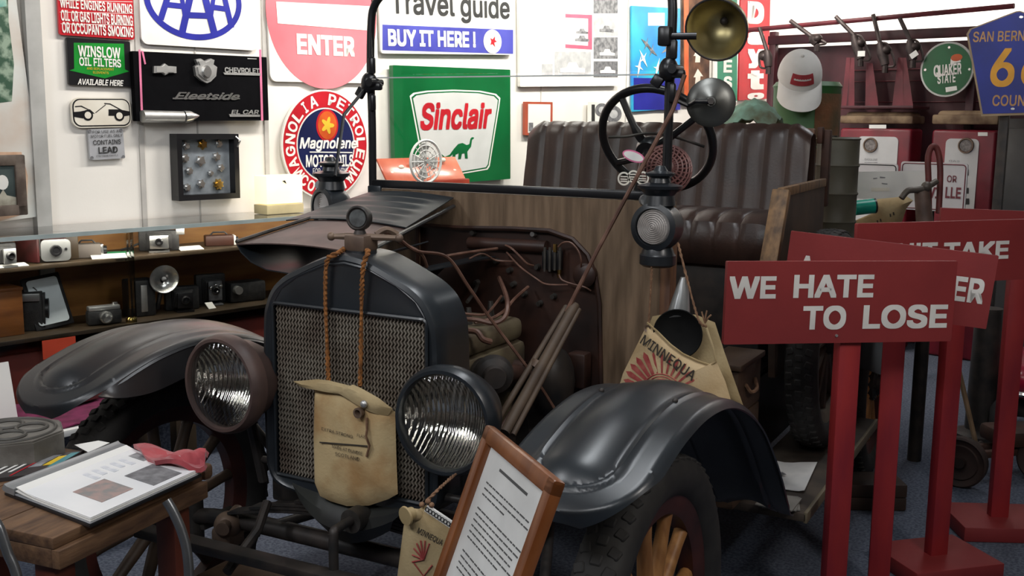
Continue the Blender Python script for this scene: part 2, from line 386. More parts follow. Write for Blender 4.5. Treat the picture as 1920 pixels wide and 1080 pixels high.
for pl in (((140, 199), (152, 198), (168, 206), (165, 206), (151, 200), (140, 201)), ((195, 193), (206, 194), (228, 206), (224, 206), (206, 196), (195, 195)), ((178, 211), (197, 196), (198, 197), (179, 212))):
    b.flat(b.poly(*pl), m_black, d=0.003, name='tow_arm')
for x, y in ((164, 216), (223, 217)):
    c = b.at(x, y); b.flat(ell(0.022, 0.022, 24, *c), m_black, d=0.0035, name='wheel_print'); b.flat(ell(0.014, 0.014, 20, *c), m_cream, d=0.0045, name='hub_print')
b = wboard('lead_notice', 'small grey metal plate reading contains lead', 'sign', [(164, 243), (229, 240), (236, 297), (170, 300)])
b.panel(rrect(b.w, b.h, 0.008), mat('grey_plate', (0.50, 0.51, 0.54), 0.45, 0.2))
for t, x0, y0, x1, y1, bo in (('FOR USE AS A', 173, 244, 222, 249.5, 0), ('MOTOR FUEL ONLY', 170, 252, 229, 257.5, 0), ('CONTAINS', 174, 262, 226, 271, .01), ('LEAD', 184, 275, 220, 287, .02), ('(TETRAETHYL)', 180, 290, 220, 294, 0)):
    b.text(t, x0, y0, x1, y1, m_ink, bo, d=0.003)
for q in ((168, 246), (226, 244), (172, 296), (231, 294)): b.flat(ell(0.007, 0.007, 12, *b.at(*q)), m_dgrey, d=0.003, name='screw')

b = wboard('auto_club_sign', 'large white square sign with blue oval ring and three letters', 'sign', [(257, -110), (479, -84), (481, 97), (265, 80)])
b.panel(rrect(b.w, b.h, 0.03), m_white)
cx, cy = b.at(364, 0); rx = (b.at(455, 0)[0]-b.at(272, 0)[0])/2; ry = cy-b.at(364, 75)[1]
g = G(); o, i_ = ell(rx, ry, 64, cx, cy), ell(rx*0.885, ry*0.85, 64, cx, cy)
vs = [b.F @ Vector((x, y, 0.002)) for x, y in o+i_]; g.add(vs, [[k, (k+1) % 64, 64+(k+1) % 64, 64+k] for k in range(64)]); part('ring_emblem', g, m_blue, b.t)
g = G()
for k, (p, q, wp) in enumerate((((369, -62), (340, 66), 14), ((369, -62), (403, 68), 15), ((346, 28), (397, 30), 11), ((327, -46), (301, 36), 12), ((333, -46), (347, 34), 9), ((308, 8), (344, 12), 10), ((411, -44), (434, 52), 12), ((405, -44), (394, 40), 9), ((396, 13), (424, 17), 10))):
    p, q = Vector((*b.at(*p), 0.0024+k*2e-5)), Vector((*b.at(*q), 0.0024+k*2e-5)); t = (q-p).normalized(); hw = wp*0.00115; nn = Vector((-t.y, t.x, 0))*hw
    g.add([b.F @ v for v in (p+nn, q+nn, q-nn, p-nn)], [[0, 1, 2, 3]])
part('lettering', g, m_blue, b.t)

# black emblem panel with ribbons and chrome badges
b = wboard('emblem_panel', 'black cloth panel displaying chrome car nameplates behind pink ribbons', 'display panel', [(249, 97), (501, 106), (503, 227), (256, 226)], 0.05)
b.panel(rrect(b.w, b.h, 0.004), mat('black_velvet', (0.005, 0.005, 0.006), 0.95, scale=30, spec=0.05), 0.03)
def boss(b, poly, m, d=0.012, name='badge', label=None):
    g = G(); g.prism(poly, b.F, 0, d); n = len(poly); cx = sum(p[0] for p in poly)/n; cy = sum(p[1] for p in poly)/n
    g.prism([(cx+(x-cx)*0.8, cy+(y-cy)*0.8) for x, y in poly], b.F, d, d*1.35); return part(name, g, m, b.t, label)
boss(b, b.poly((286, 124), (300, 124), (306, 119), (313, 124), (328, 125), (328, 137), (314, 137), (307, 141), (301, 137), (286, 137)), m_pewter, name='winged_badge')
boss(b, b.poly((363, 112), (372, 110), (380, 115), (391, 110), (398, 113), (396, 121), (403, 126), (401, 143), (391, 153), (384, 156), (374, 151), (364, 142), (361, 125), (367, 121)), m_pewter, 0.018, name='crest_badge')
boss(b, [(x*1, y) for x, y in ell(0.024, 0.028, 20, *b.at(381, 135))], m_chrome, 0.027, name='crest_centre')
b.text('CHEVROLET', 420, 127, 485, 137, m_pewter, 0.03, d=0.006, name='nameplate'); b.flat(b.poly((417, 136), (487, 137), (487, 142), (420, 140)), m_pewter, d=0.006, t=0.006, name='nameplate_bar')
b.text('Fleetside', 325, 173, 448, 187, m_chrome, 0.02, shear=0.45, d=0.006, name='script_nameplate'); b.flat(b.poly((323, 183), (449, 184), (449, 186), (323, 186)), m_chrome, d=0.004, t=0.004, name='script_underline')
b.text('EL CAR', 432, 206, 484, 214, m_pewter, 0.02, shear=0.2, d=0.006, name='nameplate'); b.flat(b.poly((428, 214), (486, 215), (486, 219), (430, 219)), m_pewter, d=0.006, t=0.006, name='nameplate_bar')
for x0, x1 in ((259, 268), (485, 493)):
    b.flat(b.poly((x0, 93), (x0+4, 93), (x1, 226), (x1-4, 226)), m_pink, d=0.003, name='ribbon')
b.flat(b.poly((264, 95), (268, 96), (273, 120), (270, 121)), m_pink, d=0.004, name='ribbon_tail')
b.flat(b.poly((464, 109), (481, 110), (481, 111), (464, 110.5)), m_lgrey, name='small_print')
g = G(); p0, p1, p2 = (b.F @ Vector((*b.at(*q), 0.02)) for q in ((262, 218), (340, 219), (368, 217)))
g.tube([p0, p0+(p1-p0)*0.97], [0.026, 0.024], 14); part('ornament_body', g, m_pewter, b.t, 'ribbed chrome trim piece')
g = G(); g.tube([p1, p1+(p2-p1)*0.4, p2], [0.027, 0.025, 0.004], 14); part('ornament_tip', g, m_chrome, b.t)

# shadow box of badges
b = wboard('badge_shadow_box', 'black framed shadow box with rows of silver and gold car badges', 'shadow box', [(327, 252), (443, 250), (449, 372), (334, 376)], 0.05)
g = G()
for sx, sy, ww, hh in ((0, b.h/2-0.012, b.w, 0.024), (0, -b.h/2+0.012, b.w, 0.024)): g.prism(rrect(ww, hh, 0.002, 2, sx, sy), b.F, -0.045, 0.012)
for sx in (-b.w/2+0.012, b.w/2-0.012): g.prism(rrect(0.024, b.h-0.044, 0.002, 2, sx, 0), b.F, -0.045, 0.012)
part('frame', g, m_black, b.t); b.panel(rrect(b.w-0.03, b.h-0.03, 0.002), mat('slate_felt', (0.22, 0.25, 0.28), 0.9, scale=30), 0.01, 'backing', -0.03)
bad = [(354, 274, 8, 0), (385, 271, 10, 1), (415, 270, 8, 0), (352, 297, 9, 0), (381, 302, 11, 0), (411, 294, 9, 0), (360, 321, 8, 0), (400, 325, 6, 0), (419, 315, 8, 0), (382, 345, 9, 0), (356, 352, 8, 0), (415, 346, 11, 1)]
for k, (x, y, r, go) in enumerate(bad):
    c = b.at(x, y); r0 = r*0.0024; n = 5+k % 4
    pl = [(c[0]+r0*(1 if j % 2 else 0.66)*math.cos(PI*j/n+k), c[1]+r0*(1 if j % 2 else 0.66)*math.sin(PI*j/n+k)) for j in range(2*n)]
    g = G(); g.prism(pl, b.F, -0.03, -0.018); g.prism(ell(r0*0.55, r0*0.55, 14, *c), b.F, -0.018, -0.008); part('badge', g, m_gold if go else m_chrome, b.t, 'gold badge' if go else None)
g = G(); g.tube([b.F @ Vector((b.w*0.45, b.h*0.46, 0.013)), b.F @ Vector((b.w*0.49, b.h*0.40, 0.03)), b.F @ Vector((b.w*0.47, b.h*0.30, 0.015))], 0.004, 6); part('latch', g, m_pewter, b.t)

b = wboard('no_entry_sign', 'large white square sign with red disc and the word enter', 'sign', [(496, -125), (707, -100), (706, 159), (507, 150)], 0.02)
b.panel(rrect(b.w, b.h, 0.035), m_white, label=None)
cc = b.at(607, 26); b.flat(ell(0.335, 0.355, 64, *cc), mat('faded_red', '#d9505c', 0.35, c2='#e88890', scale=1.2, mix=(0.3, 0.7)), name='red_disc')
b.flat(b.poly((517, 3), (698, 12), (698, 58), (520, 44)), m_white, d=0.003, name='white_bar'); b.text('ENTER', 556, 66, 664, 104, m_white, 0.035, d=0.003)

# round oil company sign
b = wboard('oil_company_sign', 'round enamel motor oil sign with red border lettering and blue centre', 'sign', [(525, 167), (692, 167), (692, 374), (525, 374)], 0.03)
RO_ = b.h/2*0.99
b.panel(ell(RO_, RO_, 64), m_white, 0.012)
def ringpatch(b, r0, r1, m, d, name):
    g = G(); n = 72; vs = [b.F @ Vector((x, y, d)) for x, y in ell(r1, r1, n)+ell(r0, r0, n)]
    g.add(vs, [[k, (k+1) % n, n+(k+1) % n, n+k] for k in range(n)]); return part(name, g, m, b.t)
ringpatch(b, RO_*0.68, RO_*0.97, m_red, 0.0015, 'red_border'); b.flat(ell(RO_*0.65, RO_*0.65, 64), m_navy, d=0.0015, name='blue_field')
def arc_text(b, txt, r, h, a_mid, span, m, d, bold=0.02, inward=False):
    g = G(); n = len(txt)
    for k, ch in enumerate(txt):
        if ch == ' ': continue
        f = k/(n-1)-0.5; a = a_mid-f*span if not inward else a_mid+f*span
        rot = a-PI/2 if not inward else a+PI/2
        M = b.F @ Matrix.Translation((r*math.cos(a), r*math.sin(a), 0)) @ Matrix.Rotation(rot, 4, 'Z'); ww = abs(span)/(n-1)*r*0.80*(0.45 if ch == 'I' else 1)
        letters(g, ch, M, -ww/2, ww/2, -h/2, h/2, bold, 0, 1, d)
    return part('lettering', g, m, b.t)
arc_text(b, 'MAGNOLIA PETROLEUM', RO_*0.825, RO_*0.21, R(88), R(262), m_white, 0.003)
arc_text(b, 'COMPANY', RO_*0.825, RO_*0.21, R(270), R(78), m_white, 0.003, inward=True)
c = b.at(613, 235); b.flat(ell(0.068, 0.078, 36, *c), m_red, d=0.003, name='flower_ring'); b.flat(ell(0.058, 0.068, 36, *c), m_orange, d=0.004, name='flower_disc')
b.flat([(c[0]+(0.030+0.012*math.cos(5*a))*math.cos(a), c[1]+(0.032+0.012*math.cos(5*a))*math.sin(a)) for a in [2*PI*k/40 for k in range(40)]], m_yellow, d=0.005, name='flower')
b.text('Magnolene', 561, 258, 669, 284, m_white, 0.02, shear=0.2, d=0.003); b.flat(b.poly((580, 284), (660, 285), (660, 287), (580, 286)), m_white, d=0.003, name='underline')
b.text('MOTOR OILS', 573, 290, 662, 313, m_white, 0.02, d=0.003); b.text('FOR ALL MACHINE', 586, 315, 652, 325, m_white, 0.0, d=0.003)

b = wboard('travel_guide_sign', 'white travel guide sign with blue buy it here band', 'sign', [(708, -60), (958, -42), (965, 105), (713, 98)], 0.03)
b.panel(rrect(b.w, b.h, 0.02), m_white)
b.text('Travel guide', 732, -14, 955, 42, m_ink, 0.014, d=0.003)
b.flat(b.poly((717, 46), (962, 56), (962, 101), (717, 94)), mat('band_blue', '#34379a', 0.4, c2='#4a4db0', scale=4), name='band'); b.text('BUY IT HERE !', 727, 57, 891, 88, m_white, 0.03, d=0.003)
c = b.at(923, 78); b.flat(ell(0.075, 0.066, 36, *c), m_white, d=0.003, name='roundel')
b.flat([(c[0]+x, c[1]+y) for x, y in ((-0.02, 0.02), (0.0, 0.012), (0.02, 0.03), (0.018, 0.01), (0.035, 0.0), (0.012, -0.006), (0.02, -0.03), (-0.003, -0.014), (-0.02, -0.02), (-0.012, 0.0))], m_red, d=0.004, name='winged_emblem')

b = wboard('gasoline_sign', 'green square sign with white shield, red script and green dinosaur', 'sign', [(738, 125), (957, 128), (957, 338), (740, 349)], 0.05)
b.panel(rrect(b.w, b.h, 0.006), mat('sign_green', '#0f6a38', 0.18, c2='#0b5a2e', scale=3), 0.03)
sh = [(768, 180), (775, 174), (800, 170), (850, 168), (900, 170), (930, 176), (938, 184), (936, 200), (918, 312), (914, 318), (850, 329), (800, 325), (794, 318), (771, 195)]
cp = b.poly((853, 248))[0]
b.flat(b.poly(*sh), m_white, name='shield_edge')
inn = lambda k: [(cp[0]+(x-cp[0])*k, cp[1]+(y-cp[1])*k) for x, y in b.poly(*sh)]
b.flat(inn(0.965), m_green, d=0.002, name='shield_line'); b.flat(inn(0.935), mat('shield_grey_white', (0.66, 0.67, 0.66), 0.25, c2=(0.6, 0.61, 0.6)), d=0.003, name='shield_field')
b.text('Sinclair', 787, 192, 921, 243, m_red, 0.025, shear=0.22, d=0.005)
b.flat(b.poly((827, 289), (833, 294), (842, 290), (850, 279), (858, 270), (866, 268), (874, 272), (879, 270), (881, 260), (884, 257), (888, 258), (887, 260), (884, 262), (882, 275), (875, 284), (876, 297), (871, 297), (870, 287), (865, 288), (863, 298), (858, 298), (859, 287), (853, 290), (852, 298), (847, 297), (848, 289), (840, 296), (831, 298)), m_green, d=0.005, name='dinosaur')

# ------------------------------------------------------------------ posters and frames further along
b = wboard('car_photo_poster', 'large white framed poster filled with black and white car photographs', 'poster', [(972, -60), (1158, -40), (1162, 162), (976, 162)], 0.03)
b.panel(rrect(b.w, b.h, 0.006), m_white, 0.02)
for x0, y0, x1, y1, m in ((1113, -20, 1158, 25, m_grey), (1113, 29, 1158, 67, m_lgrey), (1113, 70, 1158, 110, m_grey), (1113, 115, 1158, 145, m_dgrey), (1062, -30, 1109, 20, m_lgrey), (1040, 97, 1108, 143, m_lgrey), (1016, 120, 1036, 143, m_lgrey)):
    b.flat(b.poly((x0, y0), (x1, y0), (x1, y1), (x0, y1)), m, name='photo_print')
b.flat(b.poly((1060, 26), (1110, 28), (1110, 93), (1060, 90)), mat('print_pink', '#d8607c', 0.5), name='pink_frame'); b.flat(b.poly((1060, 33), (1102, 35), (1102, 86), (1060, 83)), m_paper, d=0.002, name='frame_field')
for x, y, w_, h_ in ((1080, 60, 22, 7), (1078, 74, 26, 6), (1124, 100, 28, 9), (1125, 133, 28, 9), (1050, 130, 46, 12), (1124, 56, 26, 8)):
    c = b.at(x+w_/2, y); q = b.at(x+w_, y); ww = q[0]-c[0]; hh = ww*0.42
    b.flat([(c[0]+a*ww, c[1]+e*hh) for a, e in ((-1, -.4), (1, -.4), (1, .1), (.5, .2), (.3, .8), (-.3, .8), (-.5, .2), (-1, .1))], m_white if y > 90 else m_grey, d=0.003, name='car_print')
b = wboard('aircraft_poster', 'narrow blue poster scattered with small white aircraft', 'poster', [(1183, 12), (1275, 14), (1275, 205), (1186, 208)], 0.02)
b.panel(rrect(b.w, b.h, 0.004), mat('poster_blue', '#2e86d6', 0.35, c2='#35b4cc', scale=2.2, mix=(0.4, 0.6)))
b.flat(b.poly((1215, 24), (1246, 24), (1246, 48), (1215, 48)), m_white, name='caption_block'); b.flat(b.poly((1188, 146), (1275, 147), (1275, 206), (1188, 206)), m_blue, d=0.0008, name='lower_band')
for x, y, a in ((1212, 83, -.5), (1206, 110, -.9), (1198, 125, 1.3), (1232, 128, 1.2), (1222, 95, -.5), (1250, 92, .4), (1245, 70, -.2)):
    c = b.at(x, y); L_ = 0.075; wv = lambda a_, r_: (c[0]+r_*math.cos(a_), c[1]+r_*math.sin(a_))
    b.flat([wv(a, L_), wv(a+1.3, L_*0.18), wv(a+1.75, L_*0.7), wv(a+2.2, L_*0.2), wv(a+PI, L_), wv(a-2.2, L_*0.2), wv(a-1.75, L_*0.7), wv(a-1.3, L_*0.18)], m_white if y > 100 else m_grey, d=0.003, name='aircraft_print')
b.text('Yesterday', 1196, 157, 1226, 168, m_ink, shear=.3, d=0.003)
b = wboard('framed_picture', 'small picture in a thin red frame behind the seat back', 'picture', [(985, 190), (1036, 192), (1036, 252), (985, 254)], 0.03)
b.panel(rrect(b.w, b.h, 0.003), mat('frame_red_wood', '#b5543c', 0.4), 0.02, 'frame'); b.flat(rrect(b.w*0.82, b.h*0.86, 0.002), m_paper, d=0.002, name='print'); b.flat(b.poly((991, 230), (999, 230), (999, 246), (991, 246)), m_dgrey, d=0.003, name='figure_print')
b = wboard('plate_sign', 'small white plate with black figures behind the steering wheel', 'sign', [(1104, 192), (1168, 190), (1168, 250), (1104, 250)], 0.03)
b.panel(rrect(b.w, b.h, 0.003), m_white); b.flat(b.poly((1109, 196), (1115, 196), (1115, 240), (1109, 240)), m_ink, name='bar_print', d=0.002)
for x, y, r in ((1128, 206, .07), (1150, 214, .09)): b.flat(ell(r, r*0.6, 28, *b.at(x, y)), m_dgrey, d=0.002, name='figure_print'); b.flat(ell(r*.5, r*0.3, 28, *b.at(x, y)), m_lgrey, d=0.003, name='figure_centre')
def vsign(name, label, x0, x1, ybot, base, off=0.03, ytop=-170):
    b = wboard(name, label, 'sign', [(x0, ytop), (x1, ytop+8), (x1, ybot), (x0, ybot)], off); b.panel(rrect(b.w, b.h, 0.004), base); return b
b = vsign('rusty_vertical_sign', 'tall brown weathered sign with pale arrow marks, nearest the windshield post', 1281, 1332, 196, mat('rusty_panel', '#3a241b', 0.7, c2='#74503a', scale=9))
b.flat(b.poly((1282, -100), (1291, -100), (1291, 195), (1283, 195)), m_orange, name='orange_edge')
for y in (12, 95, 135, 170): b.flat(b.poly((1300, y+10), (1308, y-6), (1318, y+8), (1313, y+8), (1312, y+22), (1303, y+22), (1304, y+10)), m_cream, d=0.002, name='arrow_print')
b = vsign('green_vertical_sign', 'tall green sign with white vertical letters and white border', 1341, 1386, 193, m_white)
b.flat(b.poly((1345, -150), (1382, -150), (1382, 189), (1345, 189)), mat('teal_green', '#1c8a68', 0.35), name='green_field')
for ch, y in (('T', 10), ('I', 45), ('R', 79), ('E', 112), ('S', 143)): b.text(ch, 1356, y, 1372, y+24, m_white, 0.03, d=0.003)
b = vsign('tire_sign', 'tall red sign with white blackletter running downwards', 1388, 1444, 187, m_red)
for ch, y0, y1 in (('D', 3, 45), ('a', 60, 84), ('y', 92, 128), ('t', 132, 168), ('o', 174, 200)): b.text(ch, 1401, y0, 1432, min(y1, 186), m_white, 0.05, d=0.003)
# ================================================================== the old car
m_paint = mat('aged_black_paint', (0.016, 0.021, 0.026), 0.36, c2=(0.009, 0.011, 0.014), scale=7, coat=0.3, rvar=0.15)
m_paintd = mat('dusty_black_paint', (0.024, 0.017, 0.016), 0.36, c2=(0.011, 0.014, 0.017), scale=4, rvar=0.25, coat=0.15)
m_brownp = mat('rusty_brown_paint', '#5a4640', 0.5, c2='#3c302e', scale=6, rvar=0.2)
m_rub = mat('tyre_rubber', (0.018, 0.017, 0.017), 0.75, c2=(0.030, 0.028, 0.026), scale=20)
m_iron = mat('black_iron', (0.020, 0.020, 0.020), 0.5, 0.3, c2=(0.05, 0.04, 0.035), scale=16, rvar=0.3)
m_steel = mat('greasy_steel', (0.11, 0.10, 0.09), 0.45, 0.6, c2=(0.05, 0.045, 0.04), scale=18)
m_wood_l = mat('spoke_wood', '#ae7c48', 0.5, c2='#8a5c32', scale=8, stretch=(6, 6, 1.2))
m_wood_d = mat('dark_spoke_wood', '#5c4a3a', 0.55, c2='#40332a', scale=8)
m_dash = mat('weathered_dash_wood', '#7b654f', 0.6, c2='#5c4936', scale=5, stretch=(9, 4, 0.9), bump=0.12, bscale=30)
m_dash2 = mat('door_post_wood', '#765236', 0.6, c2='#55392a', scale=6, stretch=(8, 8, 1))
m_fire = mat('red_brown_primer', '#40281f', 0.45, c2='#241815', scale=7, rvar=0.2)
m_leath = mat('brown_black_leather', (0.046, 0.024, 0.018), 0.36, c2=(0.030, 0.017, 0.014), scale=10, bump=0.06, bscale=120)
m_rim = mat('rust_red_rim', '#4d231c', 0.5, c2='#301512', scale=10)
m_brass = mat('aged_brass', (0.50, 0.43, 0.22), 0.38, 0.9, c2=(0.40, 0.33, 0.16), scale=14)
m_bronze = mat('brown_bronze', (0.19, 0.13, 0.09), 0.5, 0.3, c2=(0.12, 0.08, 0.06), scale=18)
m_wire = mat('copper_red_wire', '#735446', 0.5, c2='#54382d', scale=20)
m_refl = reflector('lamp_reflector')
m_lens = glass('fluted_lens', (0.95, 0.96, 0.93), 0.05, 0.05, 22, 0.5)
m_wind = glass('windshield_glass', (0.97, 0.98, 0.97), 0.0, 0.02)

car = thing('antique_car', 'black antique open car with exposed engine, wooden dash and spoked wheels', 'car', (0, 0.9, 0))

# ---- chassis
for x in (-0.29, 0.29):
    g = G(); g.box((x, 1.76, 0.535), (0.055, 3.36, 0.09), bev=0.006); part('frame_rail', g, m_iron, car)
g = G(); g.box((0, 0.10, 0.52), (0.62, 0.06, 0.05), bev=0.008); part('cross_member', g, m_iron, car)

# ---- radiator
def shell_outline(k=0.0, n=72):
    key = [(0, 1.160), (0.045, 1.154), (0.09, 1.138), (0.14, 1.116), (0.185, 1.094), (0.218, 1.066), (0.238, 1.028), (0.247, 0.985), (0.251, 0.85), (0.251, 0.66), (0.242, 0.605), (0.215, 0.578), (0.15, 0.566), (0, 0.562)]
    pts = key+[(-x, z) for x, z in key[::-1][1:-1]]
    P_ = smooth_path([Vector((x, z, 0)) for x, z in pts+pts[:1]], 4)[:-1]
    c = Vector((0, 0.80, 0)); return [Vector((p.x+(0 if k == 0 else -math.copysign(min(abs(p.x), k), p.x)), p.y-(k if p.y > 0.8 else -k), 0)) for p in P_]
so = shell_outline()
def inner_of(p):                                         # the grille opening seen from the shell centre
    w_, zb, zt = 0.218, 0.606, 1.028; d = Vector((p.x, p.y-0.80, 0)); k = 1e9
    if abs(d.x) > 1e-9: k = min(k, w_/abs(d.x))
    k = min(k, (zt-0.80)/d.y if d.y > 1e-9 else 1e9, (zb-0.80)/d.y if d.y < -1e-9 else 1e9)
    return Vector((d.x*k, 0.80+d.y*k, 0))
N_ = len(so); ring = []
prof = [(0, 0.115), (0, 0.03), (0.0, -0.005), (0.004, -0.016), (0.014, -0.020), (0.022, -0.014)]
for ins_, y in prof:
    ring.append([Vector((p.x*(1-ins_/0.27), y, 0.80+(p.y-0.80)*(1-ins_/0.34))) for p in so])
ring.append([Vector((q.x, -0.012, q.y)) for q in (inner_of(p) for p in so)])
ring.append([Vector((q.x, 0.03, q.y)) for q in (inner_of(p) for p in so)])
ring.append([Vector((p.x*0.9, 0.115, 0.80+(p.y-0.8)*0.9)) for p in so])
g = G(); vs = [v for r_ in ring for v in r_]; K = len(ring)
g.add(vs, [[i*N_+j, i*N_+(j+1) % N_, ((i+1) % K)*N_+(j+1) % N_, ((i+1) % K)*N_+j] for i in range(K) for j in range(N_)])
shell = part('radiator_shell', g, m_paint, car)
g = G(); g.tube([(q.x, -0.014, q.y) for q in (inner_of(p) for p in so)], 0.005, 6, True); part('grille_bead', g, m_paint, shell)
g = G(); g.tube([(-0.214, -0.0135, 1.032), (-0.19, -0.0145, 1.066), (-0.14, -0.0155, 1.098), (-0.06, -0.016, 1.130), (0, -0.0165, 1.138), (0.06, -0.016, 1.130), (0.14, -0.0155, 1.098), (0.19, -0.0145, 1.066), (0.214, -0.0135, 1.032)], 0.004, 6); part('tank_bead', g, m_paint, shell)
g = G()
nx, nz, pz = 46, 60, 0.418/60
for i in range(nx):
    x0 = -0.216+0.432*(i+0.5)/nx; vs = []; fs = []
    for j in range(nz+1):
        x = x0+(0.0022 if j % 2 else -0.0022); z = 0.608+pz*j
        vs += [(x-0.0019, -0.006, z), (x+0.0019, -0.006, z), (x+0.0019, 0.010, z), (x-0.0019, 0.010, z)]
    for j in range(nz): fs += [[4*j+a, 4*j+(a+1) % 4, 4*j+4+(a+1) % 4, 4*j+4+a] for a in range(4)]
    g.add(vs, fs)
core = part('radiator_core', g, mat('core_fins', (0.30, 0.265, 0.215), 0.5, 0.3, c2=(0.15, 0.115, 0.09), scale=9), car, 'grey brown honeycomb grille')
g = G(); g.box((0, 0.045, 0.81), (0.42, 0.04, 0.42)); part('core_backing', g, m_iron, core)
g = G(); g.cyl((0.0, 0.045, 1.13), (0.0, 0.045, 1.163), 0.040, 0.036, 24); part('filler_neck', g, m_paint, car)
g = G(); g.box((0, 0.045, 1.180), (0.058, 0.058, 0.038), bev=0.006); cap = part('radiator_cap', g, m_bronze, car, 'brown bronze radiator cap with wing handles')
g = G(); g.tube([(-0.066, 0.02, 1.192), (-0.03, 0.035, 1.193), (0.04, 0.055, 1.193), (0.085, 0.075, 1.192)], [0.006, 0.008, 0.008, 0.006], 8); g.ball((-0.066, 0.02, 1.192), 0.010); g.ball((0.085, 0.075, 1.192), 0.010); part('wing_handle', g, m_bronze, cap)
mo = Vector((-0.004, 0.045, 1.236)); max_ = Vector((0.25, -1, 0.02)).normalized()
g = G(); g.lathe([(0.0, -0.014), (0.026, -0.014), (0.029, -0.008), (0.029, 0.010), (0.025, 0.014), (0.021, 0.010), (0, 0.010)], mo, max_, 32); mm = part('motor_meter', g, m_iron, cap)
g = G(); g.lathe([(0.0, 0.012), (0.020, 0.012), (0.020, 0.010), (0, 0.010)], mo, max_, 28); part('dial_face', g, mat('dial_grey', (0.14, 0.15, 0.15), 0.2, c2=(0.07, 0.07, 0.07), scale=40), cap, 'grey dial face')
g = G(); g.cyl((-0.003, 0.045, 1.195), (-0.003, 0.045, 1.215), 0.017, 0.009); part('meter_stem', g, m_iron, cap)
# lower apron, crank
g = G(); rows = [[(x, y+0.03*abs(x)*4*0, z) for x in [-0.25+0.5*i/12 for i in range(13)]] for y, z in ((-0.015, 0.575), (-0.05, 0.55), (-0.06, 0.52), (-0.03, 0.48))]
g.sheet([[Vector((x*(0.78-0.12*k), y+0.5*x*x, z+0.6*x*x)) for x, y, z in r_] for k, r_ in enumerate(rows)], 0.004); part('engine_apron', g, mat('olive_black', (0.030, 0.032, 0.028), 0.35, c2=(0.02, 0.02, 0.02)), car)
g = G(); g.tube(smooth_path([(0.05, -0.02, 0.555), (0.05, -0.12, 0.555), (0.052, -0.14, 0.53), (0.052, -0.14, 0.33), (0.052, -0.16, 0.305), (0.052, -0.26, 0.305)], 5), 0.011, 10); cr = part('crank_handle', g, m_iron, car)
g = G(); g.cyl((0.052, -0.18, 0.305), (0.052, -0.28, 0.305), 0.016, 0.014); part('grip', g, m_wood_d, cr)
g = G(); g.cyl((0.05, -0.03, 0.555), (0.05, -0.075, 0.555), 0.028); part('crank_bearing', g, m_steel, cr)

# ---- front axle, spring, rods
AY = 0.086
g = G(); g.tube(smooth_path([(-0.60, AY, 0.39), (-0.5, AY, 0.405), (-0.3, AY, 0.41), (0.3, AY, 0.41), (0.5, AY, 0.405), (0.60, AY, 0.39)], 5), 0.022, 10); ax = part('front_axle', g, m_iron, car)
for s in (-1, 1):
    g = G(); g.cyl((s*0.60, AY, 0.33), (s*0.60, AY, 0.45), 0.026); g.cyl((s*0.60, AY, 0.38), (s*0.67, AY, 0.38), 0.024, 0.018); g.box((s*0.575, AY+0.06, 0.37), (0.03, 0.13, 0.03), bev=0.008); part('steering_knuckle', g, m_steel, ax)
    g = G(); g.ball((s*0.45, AY-0.03, 0.405), (0.036, 0.036, 0.036)); g.box((s*0.46, AY-0.02, 0.37), (0.07, 0.06, 0.05), bev=0.012); g.cyl((s*0.43, AY-0.07, 0.41), (s*0.47, AY+0.03, 0.42), 0.018); part('spring_perch', g, m_bronze, ax)
g = G()
for k in range(5):
    L_ = 0.44-0.075*k; P_ = [(x, AY-0.02, 0.445+0.06*(1-(x/0.44)**2)+0.009*k) for x in [-L_+2*L_*i/14 for i in range(15)]]
    rows = [[Vector((x, y-0.022, z)), Vector((x, y+0.022, z))] for x, y, z in P_]; g.sheet(rows, 0.007)
part('leaf_spring', g, m_iron, car)
g = G(); g.cyl((-0.56, AY+0.13, 0.36), (0.56, AY+0.13, 0.36), 0.012); part('tie_rod', g, m_iron, car)
g = G(); g.cyl((-0.45, AY+0.02, 0.36), (0, 1.1, 0.42), 0.014); g.cyl((0.45, AY+0.02, 0.36), (0, 1.1, 0.42), 0.014); part('radius_rod', g, m_iron, car)
a0, a1 = aty(352, 1016, -0.16), aty(640, 1088, -0.16)
g = G(); g.bar(a0+(a0-a1)*0.35, a1+(a1-a0)*0.6, 0.024, 0.045, (0, 1, 0), 0.004); part('bumper_bar', g, m_iron, car)
g = G(); g.tube([(-0.25, -0.16, 0.40), (-0.26, -0.04, 0.46), (-0.28, 0.02, 0.51)], 0.012, 8); part('bumper_iron', g, m_iron, car)

# ---- wheels and tyres
def tyre(g, c, r=0.385, w=0.052):
    pr = [(r-0.098, -0.020), (r-0.088, -0.036), (r-0.062, -w), (r-0.035, -w-0.002), (r-0.015, -w*0.86), (r-0.006, -w*0.6), (r-0.003, 0), (r-0.006, w*0.6), (r-0.015, w*0.86), (r-0.035, w+0.002), (r-0.062, w), (r-0.088, 0.036), (r-0.098, 0.020)]
    g.lathe(pr, c, (1, 0, 0), 64, True); n = 58
    for k in range(n):
        for row, off, tw in ((-0.030, 0, 18), (0.0, 0.5, 0), (0.030, 0, -18)):
            a = 2*PI*(k+off)/n
            M = Matrix.Rotation(a, 3, 'X') @ Matrix.Rotation(R(tw), 3, 'Z')
            p = Matrix.Rotation(a, 3, 'X') @ Vector((row, 0, r-0.006-(0.003 if row else 0)))
            g.box(Vector(c)+p, (0.024, 0.023, 0.011), M @ (Matrix.Rotation(R(12 if row > 0 else -12 if row < 0 else 0), 3, 'Y')), 0.003, 1)
    return g
